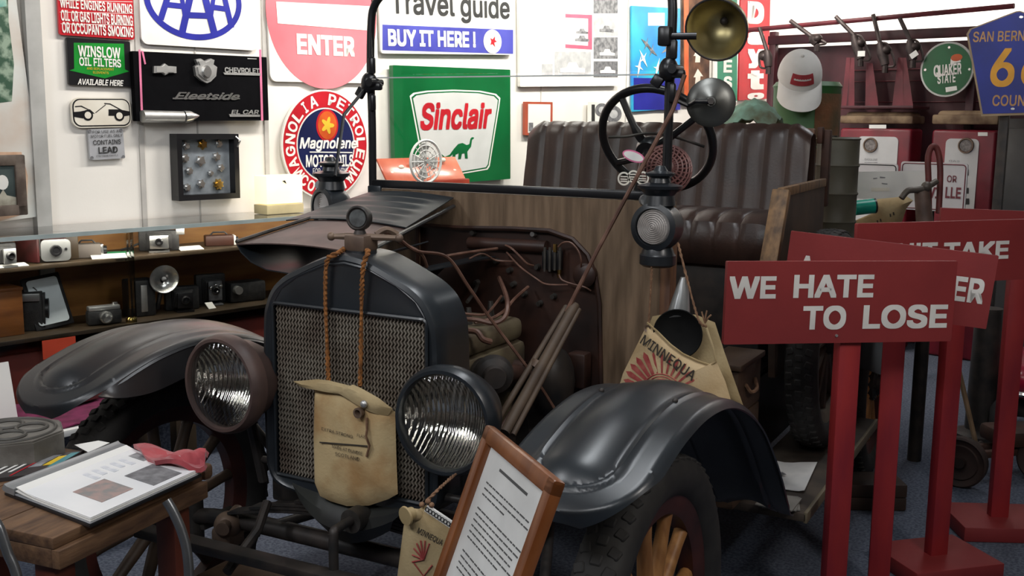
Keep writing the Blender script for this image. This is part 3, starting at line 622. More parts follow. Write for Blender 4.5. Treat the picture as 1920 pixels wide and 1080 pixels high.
def wheel(cx, cy, cz, name, spoke_m, rim_m, side, parent, label=None):
    c = Vector((cx, cy, cz)); S = Vector((side, 0, 0))
    g = G(); g.lathe([(0.286, -0.028), (0.300, -0.034), (0.292, -0.012), (0.292, 0.012), (0.300, 0.034), (0.286, 0.028), (0.262, 0.024), (0.252, 0.018), (0.252, -0.018), (0.262, -0.024)], c, (1, 0, 0), 64, True)
    w_ = part(name, g, rim_m, parent, label)
    part('tyre', tyre(G(), c), m_rub, w_)
    for k in range(12):
        a = 2*PI*k/12+0.13; d = Vector((0, math.cos(a), math.sin(a)))
        g = G(); g.tube([c+d*0.05, c+d*0.12, c+d*0.22, c+d*0.256], [0.019, 0.018, 0.0155, 0.017], 10); part('spoke', g, spoke_m, w_)
    g = G(); g.lathe([(0, -0.075), (0.030, -0.072), (0.036, -0.04), (0.070, -0.03), (0.070, 0.03), (0.044, 0.04), (0.036, 0.085), (0.026, 0.098), (0, 0.10)], c, S, 28); part('hub', g, m_iron, w_)
    g = G()
    for k in range(6):
        a = 2*PI*k/6; p = c+Vector((0, math.cos(a), math.sin(a)))*0.058; g.cyl(p+S*0.02, p+S*0.04, 0.007, n=6)
    part('hub_bolt', g, m_steel, w_)
    g = G(); p = c+Vector((0, -0.1, 0.236)); g.cyl(p, p+Vector((0, 0.01, -0.045)), 0.005, n=8); part('valve_stem', g, m_iron, w_)
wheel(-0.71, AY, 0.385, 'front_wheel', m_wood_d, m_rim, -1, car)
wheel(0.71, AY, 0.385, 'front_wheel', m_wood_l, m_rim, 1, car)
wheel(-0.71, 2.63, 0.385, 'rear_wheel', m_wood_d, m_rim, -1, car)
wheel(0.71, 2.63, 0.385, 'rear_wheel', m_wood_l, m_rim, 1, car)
g = G(); g.cyl((-0.66, 2.63, 0.385), (0.66, 2.63, 0.385), 0.035); g.ball((0, 2.63, 0.385), (0.14, 0.14, 0.14)); part('rear_axle', g, m_iron, car)

# ---- fenders
fpath = smooth_path([(0, -0.325, 0.772), (0, -0.295, 0.797), (0, -0.235, 0.828), (0, -0.15, 0.858), (0, -0.06, 0.880), (0, 0.06, 0.892), (0, 0.20, 0.880), (0, 0.34, 0.838), (0, 0.49, 0.760), (0, 0.63, 0.645), (0, 0.74, 0.535), (0, 0.83, 0.448), (0, 0.90, 0.395), (0, 0.98, 0.362)], 14)
def fender(side, m):
    n = len(fpath); rows = []; S = sorted(set([-1+2*k/44 for k in range(45)]+[-.97, .97]))
    acc = [0.0]
    for a, b in zip(fpath, fpath[1:]): acc.append(acc[-1]+(b-a).length)
    for i, p in enumerate(fpath):
        t = (fpath[min(i+1, n-1)]-fpath[max(i-1, 0)]).normalized(); nrm = Vector((0, -t.z, t.y))
        u = min(1, (acc[i]+0.008)/0.17); w = (0.150-0.03*max(0, (i/n-.75)/.25))*max(0.22, math.sqrt(max(0, 1-(1-u)**2))); xc = 0.685
        row = []
        for s in S:
            a = math.hypot(max(0, 0.125-acc[i])/0.125, s*w/0.150); h = 0.020*(1-(a/0.48)**2)+0.004 if a <= 0.48 else 0.004*max(0, 1-(a-.48)/.4)
            if 0.48 < a < 0.60: h += 0.005*math.sin((a-0.48)/0.12*PI)
            if a > 0.9: h = -0.016*(min(a, 1.05)-0.9)/0.1
            row.append(Vector((side*(xc+s*w*(1 if side > 0 else 1)), p.y, p.z))+nrm*h)
        rows.append(row)
    g = G(); g.sheet(rows if side > 0 else [r_[::-1] for r_ in rows], 0.004); f_ = part('fender', g, m, car)
    ap = []
    for i in range(23, n-33):
        p = fpath[i]; x = 0.685-0.145
        k = math.sin(min(1, (i-23)/33)*PI/2)
        ap.append([Vector((side*(x-0.02*j/3), p.y+0.0*j, p.z-0.008-0.075*k*j/3)) for j in range(4)])
    g = G(); g.sheet(ap, 0.003); part('fender_apron', g, m, f_)
    if side > 0:
        for yy, sx in ((0.06, -0.081), (0.06, 0.081)):
            g = G(); g.ball((side*(0.685+sx), yy, 0.905), 0.006); part('bolt', g, m_iron, f_)
    g = G(); g.cyl((side*0.29, 0.12, 0.56), (side*0.66, 0.10, 0.90), 0.012); part('fender_iron', g, m_iron, f_)
fender(-1, m_paintd); fender(1, m_paint)

# ---- head lamps
def lamp_rays(c, ax, r, rim_m, body_m, name, label=None):
    ax = Vector(ax).normalized(); c = Vector(c)
    g = G(); g.lathe([(r*1.02, 0.0), (r*1.02, -0.03), (r*0.92, -0.075), (r*0.68, -0.125), (r*0.36, -0.155), (0, -0.165)], c, ax, 44)
    h = part(name, g, body_m, car, label)
    g = G(); g.lathe([(r*0.97, 0.012), (r*1.0, 0.020), (r*1.07, 0.020), (r*1.13, 0.010), (r*1.15, -0.006), (r*1.11, -0.026), (r*1.03, -0.030), (r*0.985, -0.01)], c, ax, 48, True); part('rim', g, rim_m, h)
    g = G(); g.lathe([(0, -0.085), (r*0.25, -0.080), (r*0.5, -0.066), (r*0.75, -0.042), (r*0.98, -0.004)], c, ax, 44); part('reflector', g, m_refl, h)
    g = G(); g.lathe([(r*0.985, 0.010), (r*0.8, 0.020), (r*0.55, 0.027), (r*0.28, 0.031), (0, 0.032)], c, ax, 44, up=(0, 0, 1)); part('lens', g, m_lens, h)
    return h
lx, ly, lz = 0.311, -0.085, 0.832
for s, rm, bm_, lb in ((-1, m_brownp, m_brownp, 'brown rusted head lamp'), (1, m_paint, m_paint, None)):
    h = lamp_rays((s*lx, ly, lz), (s*0.05, -1, 0.02), 0.105, rm, bm_, 'head_lamp', lb)
    g = G(); g.tube(smooth_path([(s*lx, 0.0, 0.72), (s*lx*0.98, 0.01, 0.66), (s*0.30, 0.03, 0.56)], 4), 0.013, 8); g.cyl((s*lx, 0.0, 0.745), (s*lx, 0.0, 0.715), 0.022, 0.018); part('lamp_post', g, m_iron, h)
g = G(); g.cyl((-0.29, 0.02, 0.62), (0.29, 0.02, 0.62), 0.009); part('lamp_tie_bar', g, m_iron, car)
g = G(); g.tube(smooth_path([(0.30, 0.06, 0.63), (0.34, 0.0, 0.68), (0.335, 0.02, 0.74)], 4), 0.005, 6); part('lamp_cable', g, m_iron, car)

# ---- folded hood
g = G(); ys = [0.05+0.30*i/6 for i in range(7)]
def hood_z(x, y): return 1.150+0.055*(y-0.05)/0.67+0.012*(1-((x+0.19)/0.2)**2)+0.035*max(0, (y-0.05)/0.67)*(-x/0.38)
def hinge_x(y): return 0.005-0.17*(y-0.05)/0.67
def hood_rows(y0, y1, n, xl, ridges=False, lift=0.0):
    rows = []
    for i in range(n+1):
        y = y0+(y1-y0)*i/n; xr = hinge_x(y); r_ = []
        for j in range(21):
            x = xr+(xl-xr)*j/20; z = hood_z(x, y)+lift
            if ridges and 2 < j < 19: z += 0.0045*math.sin((y-y0)/(y1-y0)*2*PI*5.5)*math.sin((j-2)/17*PI)**0.4
            r_.append(Vector((x, y, z)))
        rows.append(r_)
    return rows
g = G(); g.sheet(hood_rows(0.05, 0.335, 8, -0.385), 0.003); part('hood_panel', g, m_brownp, car, 'dusty brown turned-back hood panel')
g = G(); g.sheet(hood_rows(0.325, 0.72, 60, -0.46, True, 0.006), 0.003); part('louvred_hood_panel', g, mat('satin_hood_black', (0.020, 0.026, 0.031), 0.46, c2=(0.013, 0.016, 0.019), scale=5, spec=0.4), car, 'black louvred hood panel')
g = G(); rows = []
for i in range(6):
    y = 0.05+0.28*i/5; rows.append([Vector((x, y, z+0.05*(y-0.05))) for x, z in ((-0.385, 1.148), (-0.372, 1.130), (-0.340, 1.108), (-0.29, 1.092), (-0.22, 1.088), (-0.14, 1.098), (-0.06, 1.118), (0.0, 1.140))])
g.sheet(rows, 0.003); part('hood_underside', g, m_paint, car)
g = G(); g.cyl((0.008, 0.05, 1.156), (-0.165, 0.72, 1.212), 0.006, n=8); part('hood_hinge', g, m_paint, car)
g = G(); g.tube([(-0.385, y, hood_z(-0.385, y)+0.006) for y in (0.05, 0.2, 0.335)], 0.005, 6); part('edge_bead', g, m_steel, car)
g = G(); rows = []
for i in range(4):
    y = 0.115+0.60*i/3; rows.append([Vector((x, y, z)) for x, z in ((-0.02, 1.076), (-0.10, 1.068), (-0.19, 1.035), (-0.245, 0.985), (-0.262, 0.93), (-0.264, 0.80), (-0.262, 0.64))])
g.sheet(rows, 0.003); part('hood_side', g, m_paint, car)

# ---- dash board, firewall and cowl
DY = 0.735
def yp(*pts, y=DY): return [Vector((p.x, p.z)) for p in (aty(a, b_, y) for a, b_ in pts)]
YM = Matrix(((1, 0, 0, 0), (0, 0, 1, 0), (0, 1, 0, 0), (0, 0, 0, 1)))      # frame: x right, y up, z = +Y
arch = yp((868, 427), (960, 428), (1030, 432), (1075, 448), (1103, 478), (1118, 520), (1125, 570), (1128, 735))
xs_, zs_ = [p.x for p in arch], [p.y for p in arch]
top, bot, xl, xr = 1.252, 0.50, -0.468, 0.500
ARC = [(-0.30, 0.52), (-0.30, arch[0].y)]+[(p.x, p.y) for p in arch]+[(arch[-1].x, 0.52)]
outer = [(xl, bot), (xl, top), (xr, top), (xr, bot)]
g = G(); n = len(ARC)
def rayout(p):                                            # matching points on the outer rectangle
    cx, cz = 0.0, 0.85; dx, dz = p[0]-cx, p[1]-cz; k = 1e9
    if dx: k = min(k, ((xr if dx > 0 else xl)-cx)/dx)
    if dz: k = min(k, ((top if dz > 0 else bot)-cz)/dz)
    return (cx+dx*k, cz+dz*k)
hole = [Vector(p) for p in ARC]; fine = []
for a, b_ in zip(hole, hole[1:]+hole[:1]):
    m_ = max(1, int((b_-a).length/0.03)); fine += [a.lerp(b_, i/m_) for i in range(m_)]
# keep the rectangle's corners
angs = [math.atan2(z-0.85, x) for x, z in outer]
oo = [Vector(rayout(p)) for p in fine]
for x, z in outer:
    i = min(range(len(oo)), key=lambda i: (oo[i]-Vector((x, z))).length); oo[i] = Vector((x, z))
n = len(fine); vs = [(p.x, DY, p.y) for p in fine]+[(p.x, DY, p.y) for p in oo]+[(p.x, DY+0.035, p.y) for p in oo]+[(p.x, DY+0.035, p.y) for p in fine]
fs = []
for k in range(4):
    q = (k+1) % 4; fs += [[k*n+i, k*n+(i+1) % n, q*n+(i+1) % n, q*n+i] for i in range(n)]
g.add(vs, fs); dash = part('dash_board', g, m_dash, car, 'weathered brown wooden dash board')
g = G(); g.box((0.478, DY-0.008, 0.72), (0.036, 0.016, 0.42), bev=0.003); part('dash_post', g, m_dash2, dash)
g = G(); g.box((0.49, DY+0.02, 0.86), (0.03, 0.05, 0.72), bev=0.004); part('door_post', g, m_dash2, car)
g = G(); g.prism([(p.x, p.y) for p in fine], YM, DY+0.012, DY+0.028); fw = part('firewall', g, m_fire, car, 'red brown metal firewall')
g = G(); g.tube([(p.x, DY-0.004, p.y) for p in fine[3:-3]], 0.007, 6); part('firewall_flange', g, m_fire, fw)
a, b_ = aty(880, 455, DY), aty(1025, 463, DY); g = G(); g.cyl(a, b_, 0.018); part('steering_bracket_tube', g, m_fire, fw)
pos = [(890, 436), (1003, 438), (958, 506), (905, 476), (933, 489), (896, 529), (965, 532), (985, 550), (1040, 555), (1014, 568), (1010, 500), (945, 560)]
for k, (x, y) in enumerate(pos):
    p = aty(x, y, DY+0.012); g = G(); g.cyl(p, p-Vector((0, 0.018, 0)), 0.009, 0.007, 10); part('stud', g, m_chrome if k == 1 else m_steel, fw)
p = aty(1037, 487, DY); g = G(); g.box(p+Vector((0, -0.004, 0)), (0.058, 0.02, 0.055), bev=0.003); tbk = part('terminal_block', g, m_black, fw)
for i in range(4):
    q = aty(1023+9.5*i, 486-2*(i == 2), DY-0.012); g = G(); g.cyl(q+Vector((0, -0.006, -0.034)), q+Vector((0, -0.006, 0.034)), 0.0042, n=8); part('terminal', g, m_steel, tbk)
for x, y in ((1041, 465), (1049, 513)): q = aty(x, y, DY-0.018); g = G(); g.cyl(q+Vector((0, 0, -0.011)), q+Vector((0, 0, 0.011)), 0.006, n=8); part('brass_terminal', g, m_gold, tbk)
p = aty(1100, 515, DY); g = G(); g.lathe([(0, 0), (0.034, 0), (0.034, 0.018), (0.025, 0.024), (0, 0.024)], p, (0, -1, 0), 24); part('round_cover', g, m_fire, fw)
p = aty(1092, 690, DY); g = G(); g.box(p+Vector((0, -0.02, 0)), (0.055, 0.05, 0.10), bev=0.008); part('coil_box', g, m_fire, fw)
def wire(name, pts, r, m=m_wire, n=6, par=None):
    P_ = smooth_path([aty(x, y, yy) for x, y, yy in pts], 6); g = G(); g.tube(P_, r, n); return part(name, g, m, par or car)
wire('cable', [(1047, 463, .71), (1056, 455, .70), (1070, 455, .70), (1084, 470, .70), (1090, 490, .70), (1088, 505, .72)], 0.0026, par=fw)
wire('cable', [(1048, 515, .71), (1054, 525, .71), (1072, 532, .71), (1095, 538, .71), (1108, 545, .72)], 0.0025, par=fw)
wire('cable', [(943, 458, .73), (958, 465, .70), (972, 478, .70), (988, 494, .71), (1000, 498, .73)], 0.003, par=fw)
wire('cable', [(950, 473, .73), (975, 500, .70), (1005, 522, .68), (1025, 533, .69), (1065, 534, .71)], 0.0025, par=fw)
wire('control_rod', [(838, 480, .45), (880, 473, .56), (932, 466, .70)], 0.0045, m_wire)
wire('cable', [(880, 485, .6), (905, 476, .66), (930, 488, .70), (962, 490, .72)], 0.0028, par=fw)
wire('plug_cable', [(936, 521, .72), (946, 545, .58), (952, 570, .50), (946, 595, .47), (925, 606, .45), (895, 600, .43), (862, 597, .42)], 0.0065, m_wire)
wire('plug_cable', [(990, 538, .72), (965, 560, .62), (945, 583, .56), (920, 598, .50), (890, 605, .46)], 0.0045, m_wire)
wire('plug_cable', [(940, 555, .66), (925, 575, .60), (908, 590, .50), (870, 588, .44)], 0.004, m_wire)
wire('plug_cable', [(895, 535, .72), (888, 550, .66), (876, 566, .60)], 0.0055, m_steel)
wire('long_stay_wire', [(720, 435, .10), (742, 443, .14), (780, 470, .2), (838, 482, .3), (880, 540, .36), (925, 605, .42), (1000, 705, .48), (1045, 775, .52)], 0.0042, m_wire)
wire('hood_prop_rod', [(715, 432, .10), (752, 455, .16), (788, 475, .22), (800, 500, .28)], 0.0048, m_wire)
wire('choke_rod', [(705, 440, .06), (725, 430, .08), (745, 440, .10)], 0.008, m_bronze)

# ---- engine
m_eng = mat('greasy_engine_grey', '#70664f', 0.55, 0.0, c2='#4c3f31', scale=9, rvar=0.2)
m_rust = mat('rusty_iron', '#4a2e22', 0.65, 0.2, c2='#2e1e18', scale=12)
g = G(); g.box((-0.01, 0.42, 0.745), (0.24, 0.50, 0.22), bev=0.02); eng = part('engine_block', g, m_eng, car)
g = G(); g.box((-0.01, 0.42, 0.888), (0.23, 0.48, 0.064), bev=0.022, seg=3); part('cylinder_head', g, m_eng, eng)
g = G(); g.tube([(-0.02, 0.08, 0.99), (-0.02, 0.2, 0.96), (-0.02, 0.24, 0.88)], 0.028, 12); part('water_outlet', g, m_rust, eng)
for i in range(4): p = (0.03, 0.24+0.12*i, 0.918); g = G(); g.cyl(p, (0.03, 0.24+0.12*i, 0.965), 0.012, 0.007, 8); part('spark_plug', g, m_cream if i == 0 else m_steel, eng)
g = G(); g.tube(smooth_path([(0.10, 0.22, 0.80), (0.135, 0.28, 0.79), (0.14, 0.55, 0.78), (0.12, 0.66, 0.70), (0.10, 0.72, 0.55)], 5), 0.028, 12)
for i in range(4): g.cyl((0.08, 0.24+0.12*i, 0.79), (0.14, 0.24+0.12*i, 0.785), 0.022)
part('exhaust_manifold', g, m_rust, eng)
g = G(); g.lathe([(0, -0.01), (0.02, -0.012), (0.036, -0.012), (0.046, -0.008), (0.050, 0.012), (0.044, 0.03), (0.03, 0.036), (0.026, 0.055), (0, 0.055)], aty(925, 700, .30), (0.55, -0.8, 0), 28); part('generator_pulley', g, m_iron, eng)
g = G(); g.cyl(aty(918, 703, .33), aty(900, 700, .50), 0.044, n=22); part('generator', g, m_iron, eng)
g = G()
for k in range(4):
    a = PI/4+PI/2*k; c = Vector((-0.02, 0.17, 0.82)); d = Vector((math.cos(a), 0, math.sin(a))); t = Vector((-math.sin(a), 0.6, math.cos(a)))
    g.sheet([[c+d*0.03-t*0.022, c+d*0.03+t*0.022], [c+d*0.19-t*0.042, c+d*0.19+t*0.042]], 0.003)
g.cyl((-0.02, 0.155, 0.82), (-0.02, 0.19, 0.82), 0.035); part('cooling_fan', g, m_iron, eng)
g = G(); g.lathe([(0.0, -0.06), (0.13, -0.05), (0.17, 0.0), (0.17, 0.10), (0.12, 0.2), (0, 0.24)], (0.02, 0.66, 0.60), (0, 1, 0), 28); part('flywheel_housing', g, m_iron, eng)
g = G(); g.box((-0.02, 0.42, 0.56), (0.26, 0.60, 0.15), bev=0.03); part('crankcase', g, m_iron, eng)
g = G(); g.ball(aty(1035, 715, .62), (0.06, 0.08, 0.10)); part('oil_filler_dome', g, m_iron, eng)
g = G(); g.tube(smooth_path([aty(868, 620, .36), aty(893, 622, .36), aty(905, 636, .36), aty(920, 641, .38)], 5), 0.008, 8); part('fuel_pipe', g, m_wire, eng)

# ---- bundle of rods leaning in the engine bay
m_rodb = mat('old_rod_brown', '#5a4a3a', 0.65, c2='#43352a', scale=9)
rb = thing('rod_bundle', 'bundle of four brown rods leaning across the engine bay behind the framed notice', 'rods', aty(930, 800, .30))
for x0, y0, x1, y1, r_, m in ((1062, 575, 926, 800, .008, m_rodb), (1078, 572, 946, 812, .014, m_rodb), (1071, 600, 938, 806, .007, m_rust), (1086, 580, 962, 816, .007, m_rodb)):
    g = G(); g.tube([aty(x0, y0, .62), aty((x0+x1)/2, (y0+y1)/2, .44), aty(x1, y1, .26)], r_, 10); part('rod', g, m, rb)
g = G(); p = aty(1003, 690, .45); g.cyl(p, p+(aty(1010, 678, .46)-p), 0.017); part('collar', g, m_bronze, rb)

# ---- windshield
def post(x, top_): return [(x, DY+0.015, 1.235), (x, DY+0.015, top_)]
ws = thing  # (kept as parts of the car)
g = G(); r_ = 0.011
xl_, xr_ = aty(694, 300, DY).x, aty(1248, 300, DY).x
zt = 1.84
P_ = smooth_path([(xl_, DY+.012, 1.245), (xl_, DY+.012, 1.45), (xl_-.004, DY+.012, 1.60), (xl_, DY+.012, zt-.10), (xl_+.012, DY+.012, zt-.045), (xl_+.05, DY+.012, zt-.01), (xl_+.12, DY+.012, zt), (0, DY+.012, zt), (xr_-.12, DY+.012, zt), (xr_-.03, DY+.012, zt-.02), (xr_, DY+.012, zt-.07), (xr_, DY+.012, 1.60), (xr_, DY+.012, 1.245)], 6)
g.tube(P_, 0.0125, 10); wfr = part('windshield_frame', g, m_black, car)
g = G(); g.box(((xl_+xr_)/2, DY+.012, 1.266), (xr_-xl_, 0.022, 0.024), bev=0.004); part('lower_rail', g, m_black, wfr)
zm_l, zm_r = aty(693, 155, DY).z, aty(1250, 130, DY).z; zm = (zm_l+zm_r)/2
g = G(); g.box(((xl_+xr_)/2, DY+.014, (1.278+zm)/2), (xr_-xl_-.015, 0.005, zm-1.278)); part('lower_pane', g, m_wind, wfr)
g = G(); g.box(((xl_+xr_)/2, DY+.006, (zm+zt)/2+.002), (xr_-xl_-.015, 0.005, zt-zm-.015)); part('upper_pane', g, m_wind, wfr)
g = G(); g.box(((xl_+xr_)/2, DY+.010, zm+.001), (xr_-xl_-.02, 0.012, 0.0035)); part('pane_edge', g, mat('pale_glass_edge', (0.55, 0.58, 0.57), 0.2), wfr)
for x, z, s in ((xl_, zm_l, 1), (xr_, zm_r, 1)):
    g = G(); g.ball((x, DY, z), (0.026, 0.024, 0.032)); g.box((x+0.012*s, DY-.004, z-.012), (0.07, 0.02, 0.022), bev=0.006); g.box((x-0.028, DY-.006, z-.03), (0.03, 0.014, 0.03), Euler((0, R(35), 0)), 0.004)
    g.cyl((x+.02, DY-.03, z), (x+.02, DY+.03, z), 0.012); g.box((x+.012, DY-.004, z+.05), (0.022, 0.018, 0.05), bev=0.006); g.box((x+.014, DY-.004, z-.06), (0.018, 0.018, 0.05), bev=0.006); part('hinge', g, m_black, wfr)
g = G(); g.tube([(xl_-.01, DY-.01, zm_l-.02), aty(645, 215, DY-.10), aty(628, 330, DY-.22)], 0.005, 6); part('windshield_stay', g, m_black, wfr)
g = G(); g.tube([aty(1284, 140, .72), aty(1262, 205, .71), aty(1195, 330, .68), aty(1120, 470, .64), aty(1062, 585, .60)], 0.006, 8); part('windshield_stay', g, m_wire, wfr, 'long reddish brown stay rod')
g = G(); p = aty(703, 366, DY); g.box(p, (0.05, 0.012, 0.06), bev=0.006); g.cyl(p+Vector((0, 0, 0)), p+Vector((0, -.02, 0)), 0.014); part('frame_bracket', g, m_paint, wfr)
# decals on the lower pane
DM = Matrix(((1, 0, 0, 0), (0, 0, -1, DY+.010), (0, 1, 0, 0), (0, 0, 0, 1)))
dec = Board('decal', '', '', DM, root=False); dec.t = wfr
def ringd(px, py, rpx, m, k=0.74):
    c = dec.at(px, py); r0 = rpx*2.85/2000; g = G(); n = 28
    vs = [DM @ Vector((x, y, 0.001)) for x, y in ell(r0, r0, n, *c)+ell(r0*k, r0*k, n, *c)]; g.add(vs, [[i, (i+1) % n, n+(i+1) % n, n+i] for i in range(n)]); return g
for x, y, r0 in ((1170, 335, 13), (1188, 331, 12), (1205, 334, 13)):
    part('ring_decal', ringd(x, y, r0, m_cream), m_cream, wfr, 'white ring decal')
    for k in (-4, 1, 5): 
        c = dec.at(x, y+k); g = G(); g.prism(rrect(0.020, 0.003, 0.001, 2, *c), DM, 0.0005, 0.001); part('decal_line', g, m_cream, wfr)
c = dec.at(1188, 293); g = G(); g.prism([(c[0]+a*math.cos(-.28)-b2*math.sin(-.28), c[1]+a*math.sin(-.28)+b2*math.cos(-.28)) for a, b2 in ell(0.033, 0.015, 28)], DM, 0.0004, 0.0008); part('oval_decal', g, m_pink, wfr, 'pink oval decal')
g = G(); g.prism([(c[0]+a*math.cos(-.28)-b2*math.sin(-.28), c[1]+a*math.sin(-.28)+b2*math.cos(-.28)) for a, b2 in ell(0.029, 0.011, 28)], DM, 0.0008, 0.0014); part('oval_decal', g, m_paper, wfr)

# ---- spot lamp and mirror on the right-hand post
c = Vector(atd(1343, 56, 2.76)); axs = ((CAM-c).normalized()+Vector((-0.28, 0.0, -0.30))).normalized()
g = G(); g.lathe([(0.0, -0.085), (0.025, -0.083), (0.055, -0.060), (0.073, -0.025), (0.078, 0.0), (0.081, 0.004), (0.0825, 0.0), (0.077, -0.028), (0.057, -0.066), (0.026, -0.089), (0, -0.092)], c, axs, 40); sl = part('spot_lamp', g, m_brass, car, 'round brass reflector lamp on the windshield post')
g = G(); g.ball(c-axs*0.075, 0.011); part('bulb_socket', g, m_iron, sl)
g = G(); g.tube([c+(basis(axs) @ Vector((0.081*math.cos(t), 0.081*math.sin(t), 0.002))) for t in [2*PI*k/40 for k in range(40)]], 0.003, 6, True); part('rim', g, m_iron, sl)
a, b_ = aty(1248, 68, DY-.005), aty(1292, 68, DY+.02); g = G(); g.cyl(a, b_+Vector((0.02, 0, 0)), 0.009); g.box(a, (0.034, 0.036, 0.05), bev=0.006); part('clamp', g, m_black, sl)
c = Vector(atd(1333, 192, 2.78)); axs = ((CAM-c).normalized()+Vector((0.0, 0.0, 0.10))).normalized()
m_mir = mat('dull_mirror_back', (0.16, 0.16, 0.15), 0.38, 0.8, c2=(0.11, 0.11, 0.10), scale=6)
g = G(); g.lathe([(0, 0.022), (0.012, 0.022), (0.016, 0.017), (0.045, 0.008), (0.061, 0.0), (0.064, -0.003), (0.060, -0.006), (0, -0.006)], c, axs, 40); mi = part('mirror', g, m_mir, car, 'round grey mirror seen from its cone shaped back')
g = G(); g.tube([c+axs*0.024, c+axs*0.03-RGT*0.04, aty(1290, 198, DY+.02), aty(1262, 185, DY)], 0.006, 8); part('mirror_arm', g, m_black, mi)
g = G(); g.cyl(c+axs*0.02, c+axs*0.034, 0.009, n=6); part('nut', g, m_iron, mi)

# ---- cowl lamps
def cowl_lamp(c, axs, k, label):
    axs = Vector(axs).normalized(); c = Vector(c); s = k
    g = G(); g.lathe([(0, -0.062*s), (0.038*s, -0.058*s), (0.060*s, -0.036*s), (0.068*s, -0.008*s), (0.064*s, 0.022*s), (0.066*s, 0.028*s), (0.066*s, 0.040*s), (0.052*s, 0.044*s), (0.050*s, 0.030*s)], c, axs, 40); L_ = part('cowl_lamp', g, m_paint, car, label)
    pr = [(0, 0.046*s)]
    for i in range(9): r0 = 0.0056*i*s; pr += [(r0+0.001*s, (0.050-0.0012*i)*s), (r0+0.0046*s, (0.045-0.0014*i)*s)]
    g = G(); g.lathe(pr, c, axs, 40); part('ribbed_lens', g, mat('pale_ribbed_glass', (0.50, 0.47, 0.45), 0.15, c2=(0.40, 0.37, 0.35), scale=12), L_)
    g = G(); g.lathe([(0, 0.055*s), (0.045*s, 0.058*s), (0.040*s, 0.085*s), (0.050*s, 0.098*s), (0.060*s, 0.104*s), (0.062*s, 0.112*s), (0.030*s, 0.120*s), (0.026*s, 0.132*s), (0.040*s, 0.140*s), (0.041*s, 0.146*s), (0.020*s, 0.152*s), (0.012*s, 0.165*s), (0, 0.167*s)], c, (0, 0, 1), 36); part('chimney', g, m_paint, L_)
    g = G(); g.lathe([(0, -0.055*s), (0.040*s, -0.058*s), (0.046*s, -0.075*s), (0.050*s, -0.080*s), (0.050*s, -0.105*s), (0.040*s, -0.112*s), (0, -0.112*s)], c, (0, 0, 1), 36); part('oil_font', g, m_paint, L_)
    g = G(); g.bar(c+Vector((0, 0.05*s, -0.02)), (c.x, DY+0.01, c.z-0.02), 0.02, 0.03, (0, 0, 1), 0.004); part('bracket', g, m_iron, L_)
    g = G(); g.cyl(c+Vector((-0.04*s, -0.01, 0.07*s)), c+Vector((-0.03*s, -0.022, 0.072*s)), 0.016*s); part('tag', g, m_gmet, L_)
c = aty(1235, 424, 0.64); cowl_lamp(c, (-0.05, -1, 0.0), 0.93, None)
c = aty(622, 388, 0.66); cowl_lamp(c, (-0.35, -1, 0.0), 0.92, None)

# ---- cab: floor, seat, steering
g = G(); g.box((0, 1.42, 0.615), (0.98, 1.32, 0.04)); part('cab_floor', g, m_iron, car)
g = G(); g.box((0, 1.75, 0.83), (1.10, 0.56, 0.38), bev=0.01); part('seat_box', g, m_iron, car)
rows = []; ncol = 84
for i in range(17):
    a = i/16*PI*0.5
    rows.append(None)
rows = []
prof_c = [(1.46, 1.020), (1.435, 1.045), (1.425, 1.085), (1.44, 1.122), (1.48, 1.140), (1.56, 1.146), (1.70, 1.140), (1.86, 1.125), (1.98, 1.11)]
for y, z in prof_c:
    r_ = []
    for j in range(ncol+1):
        x = -0.565+1.13*j/ncol; ph = (j % 6)/6; d = -0.006*(abs(ph-0.5)*2)**4; r_.append(Vector((x, y-(d*0.6 if z < 1.13 else 0)*1, z+(d if z > 1.07 else 0))))
    rows.append(r_)
g = G(); g.sheet(rows, 0.03); seat = part('seat_cushion', g, m_leath, car)
g = G(); g.box((0, 1.71, 1.06), (1.12, 0.50, 0.10), bev=0.02); part('cushion_core', g, m_leath, seat)
rows = []
prof_b = [(1.90, 1.10), (1.915, 1.16), (1.93, 1.25), (1.945, 1.34), (1.955, 1.41), (1.970, 1.445), (2.000, 1.462), (2.035, 1.455), (2.055, 1.42), (2.06, 1.30), (2.06, 1.10)]
for k, (y, z) in enumerate(prof_b):
    r_ = []
    for j in range(ncol+1):
        x = -0.575+1.145*j/ncol; ph = (j % 6)/6; d = 0.007*(abs(ph-0.5)*2)**4; kk = min(1, abs(j-0)/4, abs(ncol-j)/4)
        f_ = 1 if k < 8 else 0
        r_.append(Vector((x, y+d*f_*(1 if z < 1.44 else .4), z-d*f_*(0.7 if z > 1.40 else 0)-(1-kk)*0.03*(1 if z > 1.3 else 0))))
    rows.append(r_)
g = G(); g.sheet(rows, -0.02); part('seat_back', g, m_leath, car)
g = G(); g.box((0, 2.06, 1.28), (1.13, 0.03, 0.33), bev=0.01); part('seat_back_board', g, m_dash2, car)
